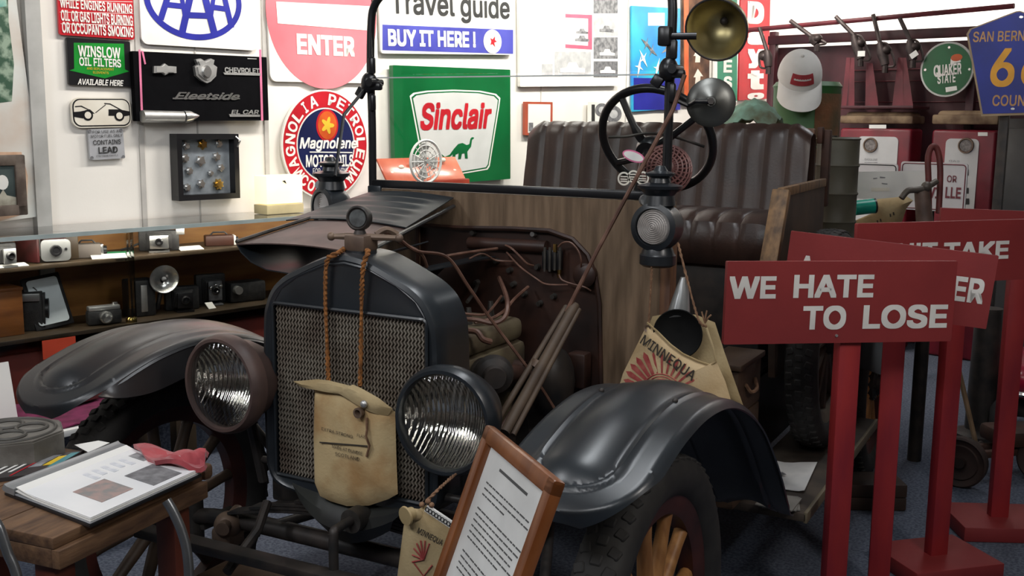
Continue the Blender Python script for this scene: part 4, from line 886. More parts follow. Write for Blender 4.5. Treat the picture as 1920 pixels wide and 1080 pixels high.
# side panel at the seat end
XM = Matrix(((0, 0, 1, 0), (1, 0, 0, 0), (0, 1, 0, 0), (0, 0, 0, 1)))       # x = Y, y = Z, z = X
for s in (1, -1):
    g = G(); zt_s = 1.235 if s > 0 else 1.14; g.prism([(1.40, 1.00), (1.47, zt_s), (2.05, zt_s), (2.05, 0.64), (1.46, 0.64)], XM, s*0.60-0.011, s*0.60+0.011); sp = part('seat_side', g, mat('worn_panel_brown', '#4e3b2e', 0.6, c2='#32261f', scale=8), car)
    g = G(); g.bar((s*0.605, 1.325, 0.99), (s*0.605, 1.455, zt_s+.015), 0.032, 0.055, (1, 0, 0), 0.004); part('edge_board', g, mat('worn_light_wood', '#8a6a48', 0.6, c2='#54402e', scale=14, stretch=(3, 3, 1)), sp, 'worn pale wooden edge board')
    g = G(); g.bar((s*0.605, 1.44, zt_s+.01), (s*0.605, 2.05, zt_s+.015), 0.03, 0.022, (1, 0, 0), 0.004); part('top_rail', g, mat('worn_light_wood', '#8a6a48'), sp)
g = G(); g.box((0.602, 2.08, 1.30), (0.03, 0.035, 0.28), bev=0.004); g.box((0.585, 2.05, 1.42), (0.02, 0.03, 0.06), bev=0.004); part('seat_iron', g, m_rust, car)
# steering
wc = Vector(atd(1231, 262, 3.06)); wax = Vector((0, 0.86, 0.51)).normalized(); B = basis(wax); wr = 0.166
g = G(); g.tube([wc+B @ Vector((wr*math.cos(t), wr*math.sin(t), 0)) for t in [2*PI*k/56 for k in range(56)]], 0.0125, 12, True); sw = part('steering_wheel', g, m_black, car)
hub = wc-wax*0.055
for k in range(4):
    a = PI/4+PI/2*k+0.25; d = B @ Vector((math.cos(a), math.sin(a), 0)); g = G(); g.tube(smooth_path([hub+d*0.03, hub+d*0.08+wax*0.012, wc+d*(wr-.005)], 5), [0.013]*5+[0.010]*6, 8); part('spoke', g, m_black, sw)
g = G(); g.lathe([(0, -0.02), (0.036, -0.02), (0.042, 0.0), (0.036, 0.016), (0.014, 0.024), (0, 0.024)], hub, wax, 28); part('gear_hub', g, m_paint, sw)
g = G(); g.cyl(hub-wax*0.01, Vector((wc.x, DY+.03, 1.15)), 0.019); part('steering_column', g, m_black, car)
g = G(); g.tube(smooth_path([atd(1141, 257, 3.0), atd(1175, 256, 2.99), atd(1215, 250, 2.99), atd(1262, 256, 3.0), atd(1320, 275, 3.02)], 5), 0.0045, 6); part('control_lever', g, m_steel, sw)
# perforated domed horn cover below the wheel
c = Vector(atd(1250, 318, 2.93)); axs = (CAM-c+Vector((0, 0, .6))).normalized()
m_mesh = mat('pink_brown_mesh', '#8a605c', 0.45, c2='#6a4442', scale=14)
Bc = basis(axs); r0 = 0.068; g = G()
rings = 7
for i in range(1, rings+1):
    a = PI/2*i/rings; g.tube([c+Bc @ Vector((r0*math.sin(a)*math.cos(t), r0*math.sin(a)*math.sin(t), r0*0.62*math.cos(a))) for t in [2*PI*k/40 for k in range(40)]], 0.0032, 5, True)
for k in range(26):
    t = 2*PI*k/26; g.tube([c+Bc @ Vector((r0*math.sin(a)*math.cos(t+a*.25), r0*math.sin(a)*math.sin(t+a*.25), r0*0.62*math.cos(a))) for a in [PI/2*i/7 for i in range(1, 8)]], 0.0028, 5)
hc = part('horn_grille', g, m_mesh, car, 'pinkish perforated dome below the steering wheel')
g = G(); g.lathe([(0, -0.02), (r0*0.95, -0.02), (r0*0.97, -0.002), (0, 0.004)], c, axs, 36); part('horn_body', g, m_maroon_l, hc)

# ---- running boards, bed
m_rboard = mat('dusty_running_board', '#4a4036', 0.75, c2='#342c26', scale=10)
for s in (1, -1):
    g = G(); g.box((s*0.685, 1.68, 0.318), (0.26, 1.16, 0.028), bev=0.004); rbd = part('running_board', g, m_rboard, car)
    g = G(); g.box((s*0.812, 1.68, 0.318), (0.012, 1.16, 0.034), bev=0.003); part('edge_strip', g, mat('pale_edge', '#6e6450', 0.6), rbd)
    g = G(); g.box((s*0.53, 1.55, 0.47), (0.012, 1.3, 0.28)); part('splash_apron', g, m_paintd, rbd)
g = G(); g.box((0, 2.85, 0.72), (1.18, 1.45, 0.05), bev=0.006); bed = part('truck_bed', g, m_dash, car)
for x in (-0.58, 0.58): g = G(); g.box((x, 2.85, 0.82), (0.03, 1.45, 0.16), bev=0.004); part('bed_side', g, m_dash, bed)
# rear fender, simple arc over the rear wheel
for s in (1, -1):
    rows = []
    for i in range(15):
        a = R(20+140*i/14); rows.append([Vector((s*(0.71+0.12*k), 2.63+0.47*math.cos(a), 0.385+0.47*math.sin(a)-0.02*k*k)) for k in (-1, -.5, 0, .5, 1)])
    g = G(); g.sheet(rows, 0.004); part('rear_fender', g, m_paint, car)
# ================================================================== display case along the wall
m_ply = mat('orange_plywood', '#a8763c', 0.5, c2='#7d4f22', scale=3, stretch=(1, 1, 5), bump=0.05)
m_glass = glass('clear_glass', (0.97, 0.99, 0.98), -0.03)
m_gedge = mat('glass_edge', (0.42, 0.50, 0.50), 0.15)
case = thing('display_case', 'long glass topped display case with plywood back along the white wall', 'display case', wpt(0.8, 0, 0.2), Euler((0, 0, PI/2-AW)))
def cpos(px, z, off):                                   # place along the case below photo column px
    d = ray(px, 500); t = (WOFF+off-WN.dot(CAM))/WN.dot(d); return (CAM+d*t).dot(WT)
def wbox(g, u0, u1, o0, o1, z0, z1, bev=0.0): return g.box(wpt((u0+u1)/2, (z0+z1)/2, (o0+o1)/2), (u1-u0, o1-o0, z1-z0), BZ, bev)
g = G(); wbox(g, -1.1, 2.75, 0.02, 0.36, 1.022, 1.030); part('glass_top', g, glass('case_top_glass', (0.90, 0.93, 0.93), 0.22, 0.06), case)
g = G(); wbox(g, -1.1, 2.75, 0.36, 0.368, 1.018, 1.034); part('top_edge', g, m_gedge, case, 'pale glass edge')
g = G(); wbox(g, -1.1, 2.75, 0.012, 0.028, 0.40, 1.02); part('back_panel', g, m_ply, case)
for z, o in ((0.913, 0.30), (0.655, 0.34)):
    g = G(); wbox(g, -1.1, 2.75, 0.03, o, z-0.016, z, 0.002); part('shelf', g, m_shelf, case)
g = G(); wbox(g, -1.1, 2.75, 0.03, 0.34, 0.40, 0.60); part('base', g, mat('case_base_paint', '#6a2418', 0.5, c2='#4a1810', scale=6), case)
ud = cpos(247, 0.8, 0.34)
g = G(); wbox(g, ud-.004, ud+.004, 0.30, 0.355, 0.61, 1.02); part('divider', g, m_glass, case)
for uu in (-1.0, 0.75, 2.65):
    for oo in (0.06, 0.32): g = G(); wbox(g, uu-.025, uu+.025, oo-.025, oo+.025, 0.001, 0.40); part('leg', g, m_shelf, case)
area('case_fill_light', wpt(0.5, 1.008, 0.335), wpt(0.5, 0.70, 0.06), 3.0, 0.02, 5.5, (1.0, 0.93, 0.82))  # added strip light, itself unseen, to brighten the plywood and cameras
g = G(); wbox(g, -1.1, 2.75, 0.356, 0.360, 0.61, 1.018); part('front_glass', g, glass('case_front_glass', (0.98, 0.99, 0.98), -0.02), case)
u0, _ = wu(78, 632, 0.374); u1, _ = wu(141, 632, 0.374)
g = G(); wbox(g, u0, u1, 0.3735, 0.376, 0.575, 0.645); solo('small_red_notice', g, mat('red_notice', '#b23a1e', 0.5), 'orange red notice strip on the case front below the camera shelves', 'sign')

class Frame3:
    """builder in a local frame: x along the wall, y out of the wall, z up"""
    def __init__(s, name, label, cat, u, off, z, rot=0.0, group=None):
        F = BZ.to_4x4() @ Matrix.Identity(4); F = Matrix.Translation(wpt(u, z, off)) @ Matrix((WT, -WN, Vector((0, 0, 1)))).transposed().to_4x4() @ Matrix.Rotation(rot, 4, 'Z')
        s.F = F; s.t = thing(name, label, cat, F.translation, F.to_quaternion(), group)
    def g(s): return G(s.F)
SH1, SH2 = 0.9135, 0.6555
GC = 'old cameras in the display case'
def folding_camera(px, z, off, w, h, d, label, body, face, rot=0.0, open_bellows=True, lens=0.3):
    f = Frame3('folding_camera', label, 'camera', cpos(px, z, off), off, z, rot, GC)
    g = f.g(); g.box((0, 0, h/2), (w, d, h), bev=0.006); part('body', g, body, f.t)
    k = 4
    g = f.g()
    for i in range(k): s = 0.78-0.08*i; g.box((0, -d/2-0.006-0.011*i, h*0.5), (w*s*0.8, 0.009, h*s), bev=0.002)
    part('bellows', g, m_blk if body is not m_maroon_l else m_maroon_l, f.t)
    y = -d/2-0.012-0.011*k
    g = f.g(); g.box((0, y, h*0.5), (w*0.46, 0.008, h*0.66), bev=0.003); fp = part('front_plate', g, face, f.t)
    g = f.g(); g.lathe([(0, 0.0), (h*lens*0.62, 0.0), (h*lens*0.62, 0.010), (h*lens*0.44, 0.014), (h*lens*0.36, 0.006), (0, 0.004)], (0, y-0.004, h*0.52), (0, -1, 0), 20); part('lens', g, m_black, fp)
    g = f.g(); g.box((0, (y-d/2)/2+0.004, 0.004), (w*0.5, abs(y)-d/2+0.02, 0.006)); part('bed', g, face, f.t)
    return f
f = folding_camera(4, SH1, 0.22, 0.10, 0.085, 0.03, 'black folding camera at the far left of the upper case shelf', m_blk, m_gmet)
f = Frame3('folding_camera', 'folding camera with pale grey front standing in open dark red case', 'camera', cpos(92, SH1, 0.2), 0.2, SH1, R(-18), GC)
g = f.g(); g.box((0.05, 0.03, 0.055), (0.12, 0.05, 0.11), bev=0.005); part('body', g, m_shelf, f.t)
g = f.g(); g.box((-0.075, -0.02, 0.052), (0.012, 0.11, 0.10), rot=Euler((0, 0, R(38))), bev=0.003); part('door', g, m_maroon_l, f.t, 'dark red case door')
g = f.g()
for i in range(4): g.box((0.02, 0.0-0.012*i, 0.052), (0.09-0.006*i, 0.009, 0.085-0.005*i), bev=0.002)
part('bellows', g, m_maroon_l, f.t)
g = f.g(); g.prism(rrect(0.105, 0.082, 0.018), Matrix(((1, 0, 0, 0.02), (0, 0, -1, -0.045), (0, 1, 0, 0.046), (0, 0, 0, 1))), 0, 0.014); fp = part('front_plate', g, m_gmet, f.t, 'pale grey metal front')
g = f.g(); g.lathe([(0.0, 0.004), (0.012, 0.004), (0.014, 0.012), (0.020, 0.012), (0.022, 0.0)], (0.02, -0.06, 0.046), (0, -1, 0), 20); part('lens', g, m_black, fp)
g = f.g(); g.cyl((0.055, -0.059, 0.05), (0.055, -0.065, 0.05), 0.005); part('view_window', g, m_black, fp)

def box_camera(px, z, off, w, h, d, label, body, end, rot=0.0, name='box_camera'):
    f = Frame3(name, label, 'camera', cpos(px, z, off), off, z, rot, GC)
    g = f.g(); g.box((0, 0, h/2), (w, d, h), bev=0.005); part('body', g, body, f.t)
    g = f.g(); g.box((w/2+0.004, 0, h/2), (0.010, d*0.92, h*0.92), bev=0.003); e = part('front_plate', g, end, f.t)
    g = f.g(); g.lathe([(h*0.30, 0), (h*0.30, 0.012), (h*0.18, 0.014), (h*0.14, 0.004), (0, 0.004)], (w/2+0.009, 0, h*0.5), (1, 0, 0), 18); part('lens', g, m_black, e)
    g = f.g(); g.tube([(-w*0.3, 0, h), (-w*0.2, 0, h+0.012), (w*0.2, 0, h+0.012), (w*0.3, 0, h)], 0.004, 6); part('handle', g, m_blk, f.t)
    return f
box_camera(165, SH1, 0.2, 0.10, 0.055, 0.06, 'flat grey box camera with shiny lens end on the upper shelf', mat('grey_case', '#6e6660', 0.6), m_chrome, R(-25))
box_camera(412, SH1, 0.2, 0.12, 0.045, 0.06, 'small brown box camera with white lens end beside the hood', mat('brown_case', '#4a2a20', 0.5), m_white, R(-25))
def card(name, label, px, z, off, w, d, m, rot=0.0, tilt=0.0):
    f = Frame3(name, label, 'card', cpos(px, z, off), off, z, rot); g = f.g(); g.box((0, 0, 0.004), (w, d, 0.003), rot=Euler((tilt, 0, 0))); part('sheet', g, m, f.t); return f
card('label_card', 'white caption card lying before the grey box camera', 205, SH1+0.002, 0.27, 0.13, 0.055, m_paper, R(-20), R(12))
card('label_card', 'white caption card lying right of the silver folding camera', 358, SH1+0.002, 0.25, 0.10, 0.05, m_paper, R(-10), R(12))
card('label_card', 'white caption card at the far left edge of the upper shelf', 14, SH1+0.002, 0.275, 0.14, 0.04, m_paper, 0, R(10))
card('film_packet', 'small green film packet behind a white caption card', 218, SH1+0.004, 0.21, 0.08, 0.04, mat('packet_green', '#2f8a5a', 0.5), R(-30), R(8))
f = folding_camera(300, SH1, 0.19, 0.16, 0.085, 0.035, 'black folding camera with bright silver front plate on the upper shelf', m_blk, m_chrome, R(-30))
g = f.g(); g.box((-0.02, 0.0, 0.094), (0.08, 0.03, 0.018), bev=0.003); part('viewfinder', g, m_chrome, f.t)
g = f.g(); g.box((0.085, -0.005, 0.08), (0.035, 0.03, 0.03), bev=0.004); part('winder', g, m_pewter, f.t)
g = f.g(); g.tube([(-0.08, 0, 0.03), (-0.12, -0.01, 0.015), (-0.15, 0.0, 0.006)], 0.005, 6); part('strap', g, m_blk, f.t)

# lower shelf
f = Frame3('wooden_box', 'plain orange wooden box at the left end of the lower case shelf', 'box', cpos(-8, SH2, .2), 0.2, SH2)
g = f.g(); g.box((0, 0, 0.085), (0.13, 0.12, 0.17), bev=0.003); part('body', g, m_oak, f.t); g = f.g(); g.box((0, 0, 0.173), (0.135, 0.125, 0.012), bev=0.002); part('lid', g, m_oak, f.t)
f = box_camera(50, SH2, 0.17, 0.10, 0.145, 0.10, 'large black box camera beside the leaning white tablet', m_blk, m_blk, R(-30))
g = f.g(); g.box((0, -0.06, 0.13), (0.09, 0.012, 0.03), bev=0.003); part('view_hood', g, m_gmet, f.t)
f = Frame3('slate_tablet', 'pale blank tablet in a black frame leaning on the lower shelf', 'tablet', cpos(104, SH2, .27), 0.25, SH2+0.01, R(-6))
q = Euler((R(-22), R(-7), 0)); Q4 = q.to_matrix().to_4x4()
g = G(f.F @ Q4); g.box((0, 0.014, 0.105), (0.145, 0.014, 0.21), bev=0.004); part('frame', g, m_black, f.t)
g = G(f.F @ Q4); g.prism(rrect(0.115, 0.18, 0.012, 5, 0, 0.105), Matrix(((1, 0, 0, 0), (0, 0, -1, 0.006), (0, 1, 0, 0), (0, 0, 0, 1))), 0, 0.005); part('plate', g, mat('pale_plate', (0.52, 0.58, 0.62), 0.3), f.t, 'pale blue white plate')
f = Frame3('rangefinder_camera', 'small silver rangefinder camera low on the lower shelf, before the tablet', 'camera', cpos(190, SH2, .28), 0.28, SH2, R(-12), GC)
g = f.g(); g.box((0, 0, 0.03), (0.13, 0.04, 0.056), bev=0.008); part('body', g, m_blk, f.t)
g = f.g(); g.box((0, 0, 0.066), (0.12, 0.036, 0.018), bev=0.004); part('top_plate', g, m_pewter, f.t)
g = f.g(); g.lathe([(0.024, 0), (0.024, 0.018), (0.019, 0.022), (0.015, 0.012), (0, 0.01)], (0, -0.02, 0.032), (0, -1, 0), 20); part('lens', g, m_chrome, f.t)
g = f.g(); g.cyl((0.045, 0, 0.075), (0.045, 0, 0.084), 0.010); part('shutter_dial', g, m_chrome, f.t)
f = Frame3('flash_camera', 'black press camera with round silver flash reflector on the lower shelf', 'camera', cpos(258, SH2, .2), 0.2, SH2, R(-10), GC)
g = f.g(); g.box((0, 0, 0.075), (0.11, 0.09, 0.15), bev=0.008); part('body', g, m_blk, f.t)
g = f.g(); g.box((0.005, -0.047, 0.075), (0.026, 0.006, 0.11), bev=0.002); part('front_trim', g, m_pewter, f.t)
g = f.g(); g.lathe([(0.0, -0.022), (0.02, -0.02), (0.040, -0.010), (0.056, 0.006), (0.059, 0.006), (0.042, -0.014), (0.0, -0.027)], (0.085, -0.06, 0.15), (-0.1, -1, -0.05), 36); fl = part('flash_reflector', g, m_chrome, f.t)
g = f.g(); g.ball((0.085, -0.06, 0.15), 0.010); part('bulb', g, m_dgrey, fl)
g = f.g(); g.tube([(0.085, -0.035, 0.15), (0.085, -0.02, 0.10), (0.07, -0.01, 0.02)], 0.010, 8); part('flash_handle', g, m_black, f.t)
f = folding_camera(338, SH2, 0.2, 0.14, 0.10, 0.04, 'all black folding camera right of the flash reflector', m_blk, m_black, R(-20))
f = folding_camera(392, SH2, 0.15, 0.13, 0.13, 0.035, 'tall folding camera with silver lens fittings, behind a tiny white tag', m_blk, m_dgrey, R(-15), lens=0.22)
g = f.g()
for x, z_ in ((-0.02, .08), (0.0, .09), (0.022, .085), (0.01, .06)): g.ball((x, -0.078, z_), 0.009)
part('lens_fitting', g, m_chrome, f.t)
card('price_tag', 'tiny white tag on the lower shelf before the tall camera', 393, SH2+0.003, 0.26, 0.035, 0.05, m_paper, 0, R(35))
f = Frame3('movie_camera', 'dark camera body with shiny top half hidden behind the radiator', 'camera', cpos(458, SH2, .2), 0.2, SH2, R(-10), GC)
g = f.g(); g.box((0, 0, 0.045), (0.17, 0.08, 0.09), bev=0.012); part('body', g, m_blk, f.t)
g = f.g(); g.cyl((-0.06, -0.04, 0.06), (-0.06, -0.075, 0.06), 0.018); part('lens', g, m_pewter, f.t)
f = Frame3('reel_tin', 'small round metal tin lying before the cameras on the lower shelf', 'tin', cpos(240, SH2, .31), 0.31, SH2)
g = f.g(); g.lathe([(0, 0), (0.018, 0), (0.018, 0.012), (0.012, 0.02), (0, 0.02)], (0, 0, 0), (0, 0, 1), 18); part('body', g, m_gold, f.t)

# on top of the case
F, w, h = wall_frame([(-72, 288), (33, 294), (62, 398), (-50, 412)], 0.10)
b = Board('framed_portrait', 'old group portrait in a weathered grey frame leaning at the left edge', 'picture', F)
m_frame = mat('weathered_frame', '#6e6258', 0.6, c2='#4a3d35', scale=18)
g = G(F); wi, hi = w/2, h/2
for p0, p1 in (((-wi, hi-.02, 0), (wi, hi-.02, 0)), ((-wi, -hi+.02, 0), (wi, -hi+.02, 0)), ((-wi+.02, -hi, 0), (-wi+.02, hi, 0)), ((wi-.02, -hi, 0), (wi-.02, hi, 0))): g.bar(p0, p1, 0.04, 0.025, (0, 0, 1), 0.005)
part('frame', g, m_frame, b.t); b.flat(rrect(w-.07, h-.07, .001), mat('portrait_print', '#54605f', 0.3, c2='#2d3636', scale=4), name='print', d=0.002)
b.flat(b.poly((-40, 395), (-38, 360), (-5, 372), (5, 355), (12, 366), (40, 372), (46, 388)), mat('pale_dresses', '#b9b5a6', 0.5, c2='#8a8678', scale=20), d=0.004, name='figures_print')
b.flat(ell(.022, .028, 16, *b.at(4, 342)), m_paper, d=0.004, name='face_print')
u0, _ = wu(523, 380, 0.16)
f = Frame3('lit_lamp_box', 'glowing cream lampshade box standing on the glass case top', 'lamp', u0, 0.16, 1.031, 0)
g = f.g(); g.box((0, 0, 0.022), (0.205, 0.10, 0.042), bev=0.003); part('base', g, mat('cream_base', '#d8c89a', 0.5), f.t)
g = f.g(); g.box((0, 0, 0.110), (0.20, 0.095, 0.128), bev=0.004); part('lamp_shade', g, glow('warm_shade', '#fff0c8', 0.95), f.t)
g = f.g(); g.prism([(-.015, .01), (.0, .0), (.008, -.004), (.0, .012)], Matrix(((1, 0, 0, 0), (0, 0, -1, -0.049), (0, 1, 0, 0.14), (0, 0, 0, 1))), 0, 0.001); part('mark', g, m_ink, f.t)
# red case with white fan seen through the windshield
u0, _ = wu(783, 330, 0.12)
f = Frame3('red_display_box', 'flat red glazed display box behind the lower windshield pane', 'display box', u0, 0.15, 1.031, 0)
m_redbox = mat('red_box_wood', '#a8402a', 0.35, c2='#8a2f1e', scale=7)
g = f.g(); g.box((0, 0.0, 0.06), (0.58, 0.14, 0.12), bev=0.004); part('body', g, m_redbox, f.t)
sl = Euler((R(38), 0, 0))
g = f.g(); g.box((0, -0.004, 0.175), (0.56, 0.012, 0.14), rot=Euler((R(-35), 0, 0)), bev=0.003); part('lid', g, mat('red_lid', '#b2523a', 0.2, c2='#c9785e', scale=6), f.t)
g = f.g()
for k in range(7): g.ball((-0.22+0.075*k, -0.012+0.01*(k % 2), 0.16+0.03*(k % 3)), (0.02, 0.008, 0.012))
part('contents', g, m_cream, f.t)
u0, _ = wu(733, 285, 0.1)
f = Frame3('white_fan', 'small round white desk fan standing beside the red display box', 'fan', u0+0.02, 0.305, 1.031, 0)
m_fan = mat('fan_white', (0.72, 0.72, 0.70), 0.35)
g = f.g(); g.lathe([(0, 0), (0.05, 0), (0.045, 0.012), (0.012, 0.02), (0.010, 0.14), (0, 0.14)], (0, 0, 0), (0, 0, 1), 24); part('base', g, m_fan, f.t)
g = f.g()
for r_ in (0.105, 0.08, 0.055, 0.03): g.tube([(r_*math.cos(a), -0.03, 0.225+r_*math.sin(a)) for a in [2*PI*k/32 for k in range(32)]], 0.003 if r_ < .1 else 0.007, 6, True)
for k in range(16): a = 2*PI*k/16; g.tube([(0.02*math.cos(a), -0.035, 0.225+0.02*math.sin(a)), (0.105*math.cos(a), -0.03, 0.225+0.105*math.sin(a))], 0.002, 5)
part('grille', g, m_fan, f.t)
g = f.g()
for k in range(4):
    a = PI/2*k; c, s = math.cos(a), math.sin(a)
    g.prism([(0.01*c, 0.01*s), (0.085*math.cos(a-.5), 0.085*math.sin(a-.5)), (0.095*c, 0.095*s), (0.08*math.cos(a+.4), 0.08*math.sin(a+.4))], Matrix(((1, 0, 0, 0), (0, 0, -1, -0.012), (0, 1, 0, 0.225), (0, 0, 0, 1))), 0, 0.003)
part('blades', g, mat('fan_blade', (0.6, 0.62, 0.62), 0.4), f.t)
g = f.g(); g.cyl((0, 0.04, 0.225), (0, -0.012, 0.225), 0.03); part('motor', g, m_fan, f.t)

# ------------------------------------------------------------------ low platform between the case and the car
f = Frame3('low_display_table', 'low white edged table with purple cloth between case and front wheel', 'table', 0.0, 0.72, 0)
g = f.g(); g.box((0, 0, 0.449), (0.98, 0.42, 0.022), bev=0.003); part('tabletop', g, m_paper, f.t)
for sx in (-0.45, 0.45):
    for sy in (-0.17, 0.17): g = f.g(); g.box((sx, sy, 0.219), (0.04, 0.04, 0.438), bev=0.004); part('leg', g, m_shelf, f.t)
rows = []
for i in range(15):
    rows.append([wpt(-0.28+0.62*i/14, 0.4635+0.008*abs(math.sin(i*1.3+j*.9)), 0.53+0.38*j/9) for j in range(10)])
g = G(); g.sheet(rows, -0.004); solo('purple_cloth', g, mat('purple_cloth', '#7a2450', 0.85, c2='#5a1638', scale=20), 'crumpled purple cloth spread on the low table behind the fender', 'cloth')
f = Frame3('chrome_car_part', 'silver and red machine part on the purple cloth by the tyre', 'machine part', 0.22, 0.66, 0.478, R(15))
g = f.g(); g.box((-0.05, 0, 0.022), (0.12, 0.07, 0.044), bev=0.008); part('block', g, mat('red_brown_part', '#6a3a34', 0.4), f.t)
g = f.g(); g.cyl((0.02, 0, 0.028), (0.12, 0.02, 0.028), 0.027, 0.02); part('barrel', g, m_pewter, f.t)
g = f.g(); g.box((-0.13, 0.0, 0.012), (0.08, 0.05, 0.024), bev=0.005); part('foot', g, m_gmet, f.t)
F = Matrix.Translation(wpt(-0.33, 0.482, 0.70)) @ BZ.to_4x4() @ Matrix.Rotation(R(0), 4, 'Z')
F = Matrix.Translation(wpt(-0.22, 0.565, 0.72)) @ Matrix((WT, Vector((0, 0, 1)), WN)).transposed().to_4x4() @ Matrix.Rotation(R(-14), 4, 'X')
b = Board('leaning_notice', 'white typed notice leaning at the left edge behind the fender', 'notice', F)
b.panel(rrect(0.27, 0.20, 0.002), m_paper, 0.003)
for k in range(9): b.flat(rrect(0.17-0.03*(k % 3), 0.004, 0.001, 2, -0.01, 0.07-0.017*k), m_dgrey, name='text_line', d=0.0012)

# ------------------------------------------------------------------ wooden table in the left foreground
TZ = 0.72
m_twood = mat('table_wood', '#6e5138', 0.6, c2='#452f20', scale=5, stretch=(1.5, 8, 8), bump=0.12)
m_tleg = mat('table_leg_red', '#5e2a1c', 0.5, c2='#431c12', scale=5)
A0, A1 = atz(390, 884, TZ), atz(110, 1012, TZ)          # the edge facing the camera's right
ex = (A0-A1).normalized(); ey = Vector((0, 0, 1)).cross(ex)
tl = (A0-A1).length; TW = 0.62
FT = Matrix((ex, ey, Vector((0, 0, 1)))).transposed().to_4x4(); FT.translation = A1
tb = thing('wooden_table', 'worn wooden table holding an open binder in the left foreground', 'table', (A1+ex*tl/2+ey*TW/2)*1.0-Vector((0, 0, TZ)), FT.to_quaternion())
g = G(FT)
for k in range(4): g.box((tl/2, 0.012+TW/4*(k+0.5), -0.011), (tl, TW/4-0.003, 0.022), bev=0.003)
part('tabletop', g, m_twood, tb)
for c, d in (((tl/2, 0.012, -0.040), (tl, 0.022, 0.036)), ((0.011, TW/2, -0.040), (0.022, TW-.03, 0.036)), ((tl-.011, TW/2, -0.040), (0.022, TW-.03, 0.036))):
    g = G(FT); g.box(c, d, bev=0.003); part('apron', g, m_twood, tb)
for x in (0.045, tl-0.045):
    for y in (0.06, TW-0.05): g = G(FT); g.box((x, y, -0.36-0.011), (0.05, 0.05, 0.70), bev=0.004); part('leg', g, m_tleg, tb)
g = G(FT); g.box((tl+0.012, 0.02, -0.006), (0.03, 0.03, 0.035), bev=0.01); part('corner_knob', g, m_twood, tb)
def tpt(px, py, dz=0.0):
    p = atz(px, py, TZ+dz); return FT.inverted() @ p
# binder with pages
bq = [tpt(222, 836, .012), tpt(378, 884, .012), tpt(168, 979, .012), tpt(8, 918, .012)]
bind = thing('open_binder', 'open binder with plastic page sleeves lying on the wooden table', 'binder', FT @ Vector((sum(q.x for q in bq)/4, sum(q.y for q in bq)/4, 0.002)), FT.to_quaternion())
def slab(quad, z0, z1, curl=0.0, n=8):
    rows = []
    for i in range(n+1):
        a = i/n; L_ = quad[0].lerp(quad[3], a); R_ = quad[1].lerp(quad[2], a); rows.append([FT @ Vector((*L_.lerp(R_, j/n).to_2d(), z1+curl*(1-min(1, j/n*3))**2)) for j in range(n+1)])
    g = G(); g.sheet(rows, (z1-z0)); return g
part('cover', slab(bq, 0.001, 0.006), m_black, bind)
pgq = [bq[0].lerp(bq[1], 0.11), bq[1], bq[2], bq[3].lerp(bq[2], 0.11)]
ins = lambda q, k: [q[0].lerp(q[2], k), q[1].lerp(q[3], k), q[2].lerp(q[0], k), q[3].lerp(q[1], k)]
for k in range(3):
    part('page_sleeve', slab(ins(pgq, 0.008+0.005*k), 0.007+0.003*k, 0.009+0.003*k, 0.004*k), mat('sleeve_grey', (0.42, 0.43, 0.45), 0.2) if k == 0 else m_paper, bind)
pq = ins(pgq, 0.02)
part('spine_strip', slab([bq[0], bq[0].lerp(bq[1], 0.12), bq[3].lerp(bq[2], 0.12), bq[3]], 0.007, 0.020, 0.004), mat('sleeve_spine', (0.20, 0.21, 0.22), 0.25), bind, 'grey plastic spine strip')
page = part('top_page', slab(ins(pgq, 0.022), 0.0155, 0.017, 0.004), mat('glossy_page', (0.82, 0.82, 0.82), 0.22, c2=(0.74, 0.75, 0.77), scale=5), bind)
def onpage(x0, y0, x1, y1, z=0.0178):
    q = [pq[0].lerp(pq[1], x).lerp(pq[3].lerp(pq[2], x), y) for x, y in ((x0, y0), (x1, y0), (x1, y1), (x0, y1))]
    return slab(q, z-0.0006, z, 0, 2)
for x0, y0, x1, y1, m in ((0.55, 0.12, 0.94, 0.40, m_dgrey), (0.45, 0.52, 0.84, 0.80, mat('tinted_photo', (0.35, 0.24, 0.22), 0.4, c2=(0.20, 0.20, 0.20), scale=35, mix=(.4, .6))), (0.16, 0.03, 0.42, 0.12, m_grey)):
    part('photo_print', onpage(x0, y0, x1, y1), m, bind)
for k in range(5): part('text_block', onpage(0.15, 0.18+0.085*k, 0.40-0.03*(k % 2), 0.225+0.085*k), mat('faint_text', (0.55, 0.57, 0.62), 0.4, c2=(0.72, 0.73, 0.76), scale=60), bind)
# magazines beside it
mq = [tpt(30, 864, .006), tpt(158, 846, .006), tpt(84, 890, .006), tpt(-60, 905, .006)]
mg = thing('magazine', 'dark magazine cover with car pictures, left of the binder', 'magazine', FT @ Vector((sum(q.x for q in mq)/4, sum(q.y for q in mq)/4, 0.0)), FT.to_quaternion())
part('cover', slab(mq, 0.001, 0.009), mat('magazine_dark', (0.03, 0.028, 0.03), 0.3, c2=(0.06, 0.05, 0.05), scale=10), mg)
pq_b, pq = pq, mq
for x0, y0, x1, y1, m in ((0.55, .1, .74, .62, m_grey), (.72, .2, .86, .6, m_yellow), (.86, .1, .99, .7, mat('teal_print', '#4f8d94', 0.4)), (.5, .05, .53, .95, m_red), (.1, .2, .15, .8, m_white), (.24, .2, .29, .8, m_white), (.36, .15, .41, .75, m_white)):
    part('cover_print', onpage(x0, y0, x1, y1, 0.0100), m, mg)
pq = [tpt(140, 842, .004), tpt(185, 834, .004), tpt(206, 838, .004), tpt(166, 856, .004)]
g = onpage(0, 0, 1, 1, 0.014); solo('loose_sheet', g, m_paper, 'loose white sheet behind the binder on the wooden table', 'sheet of paper')
pq = [tpt(10, 930, 0), tpt(90, 945, 0), tpt(130, 975, 0), tpt(30, 975, 0)]
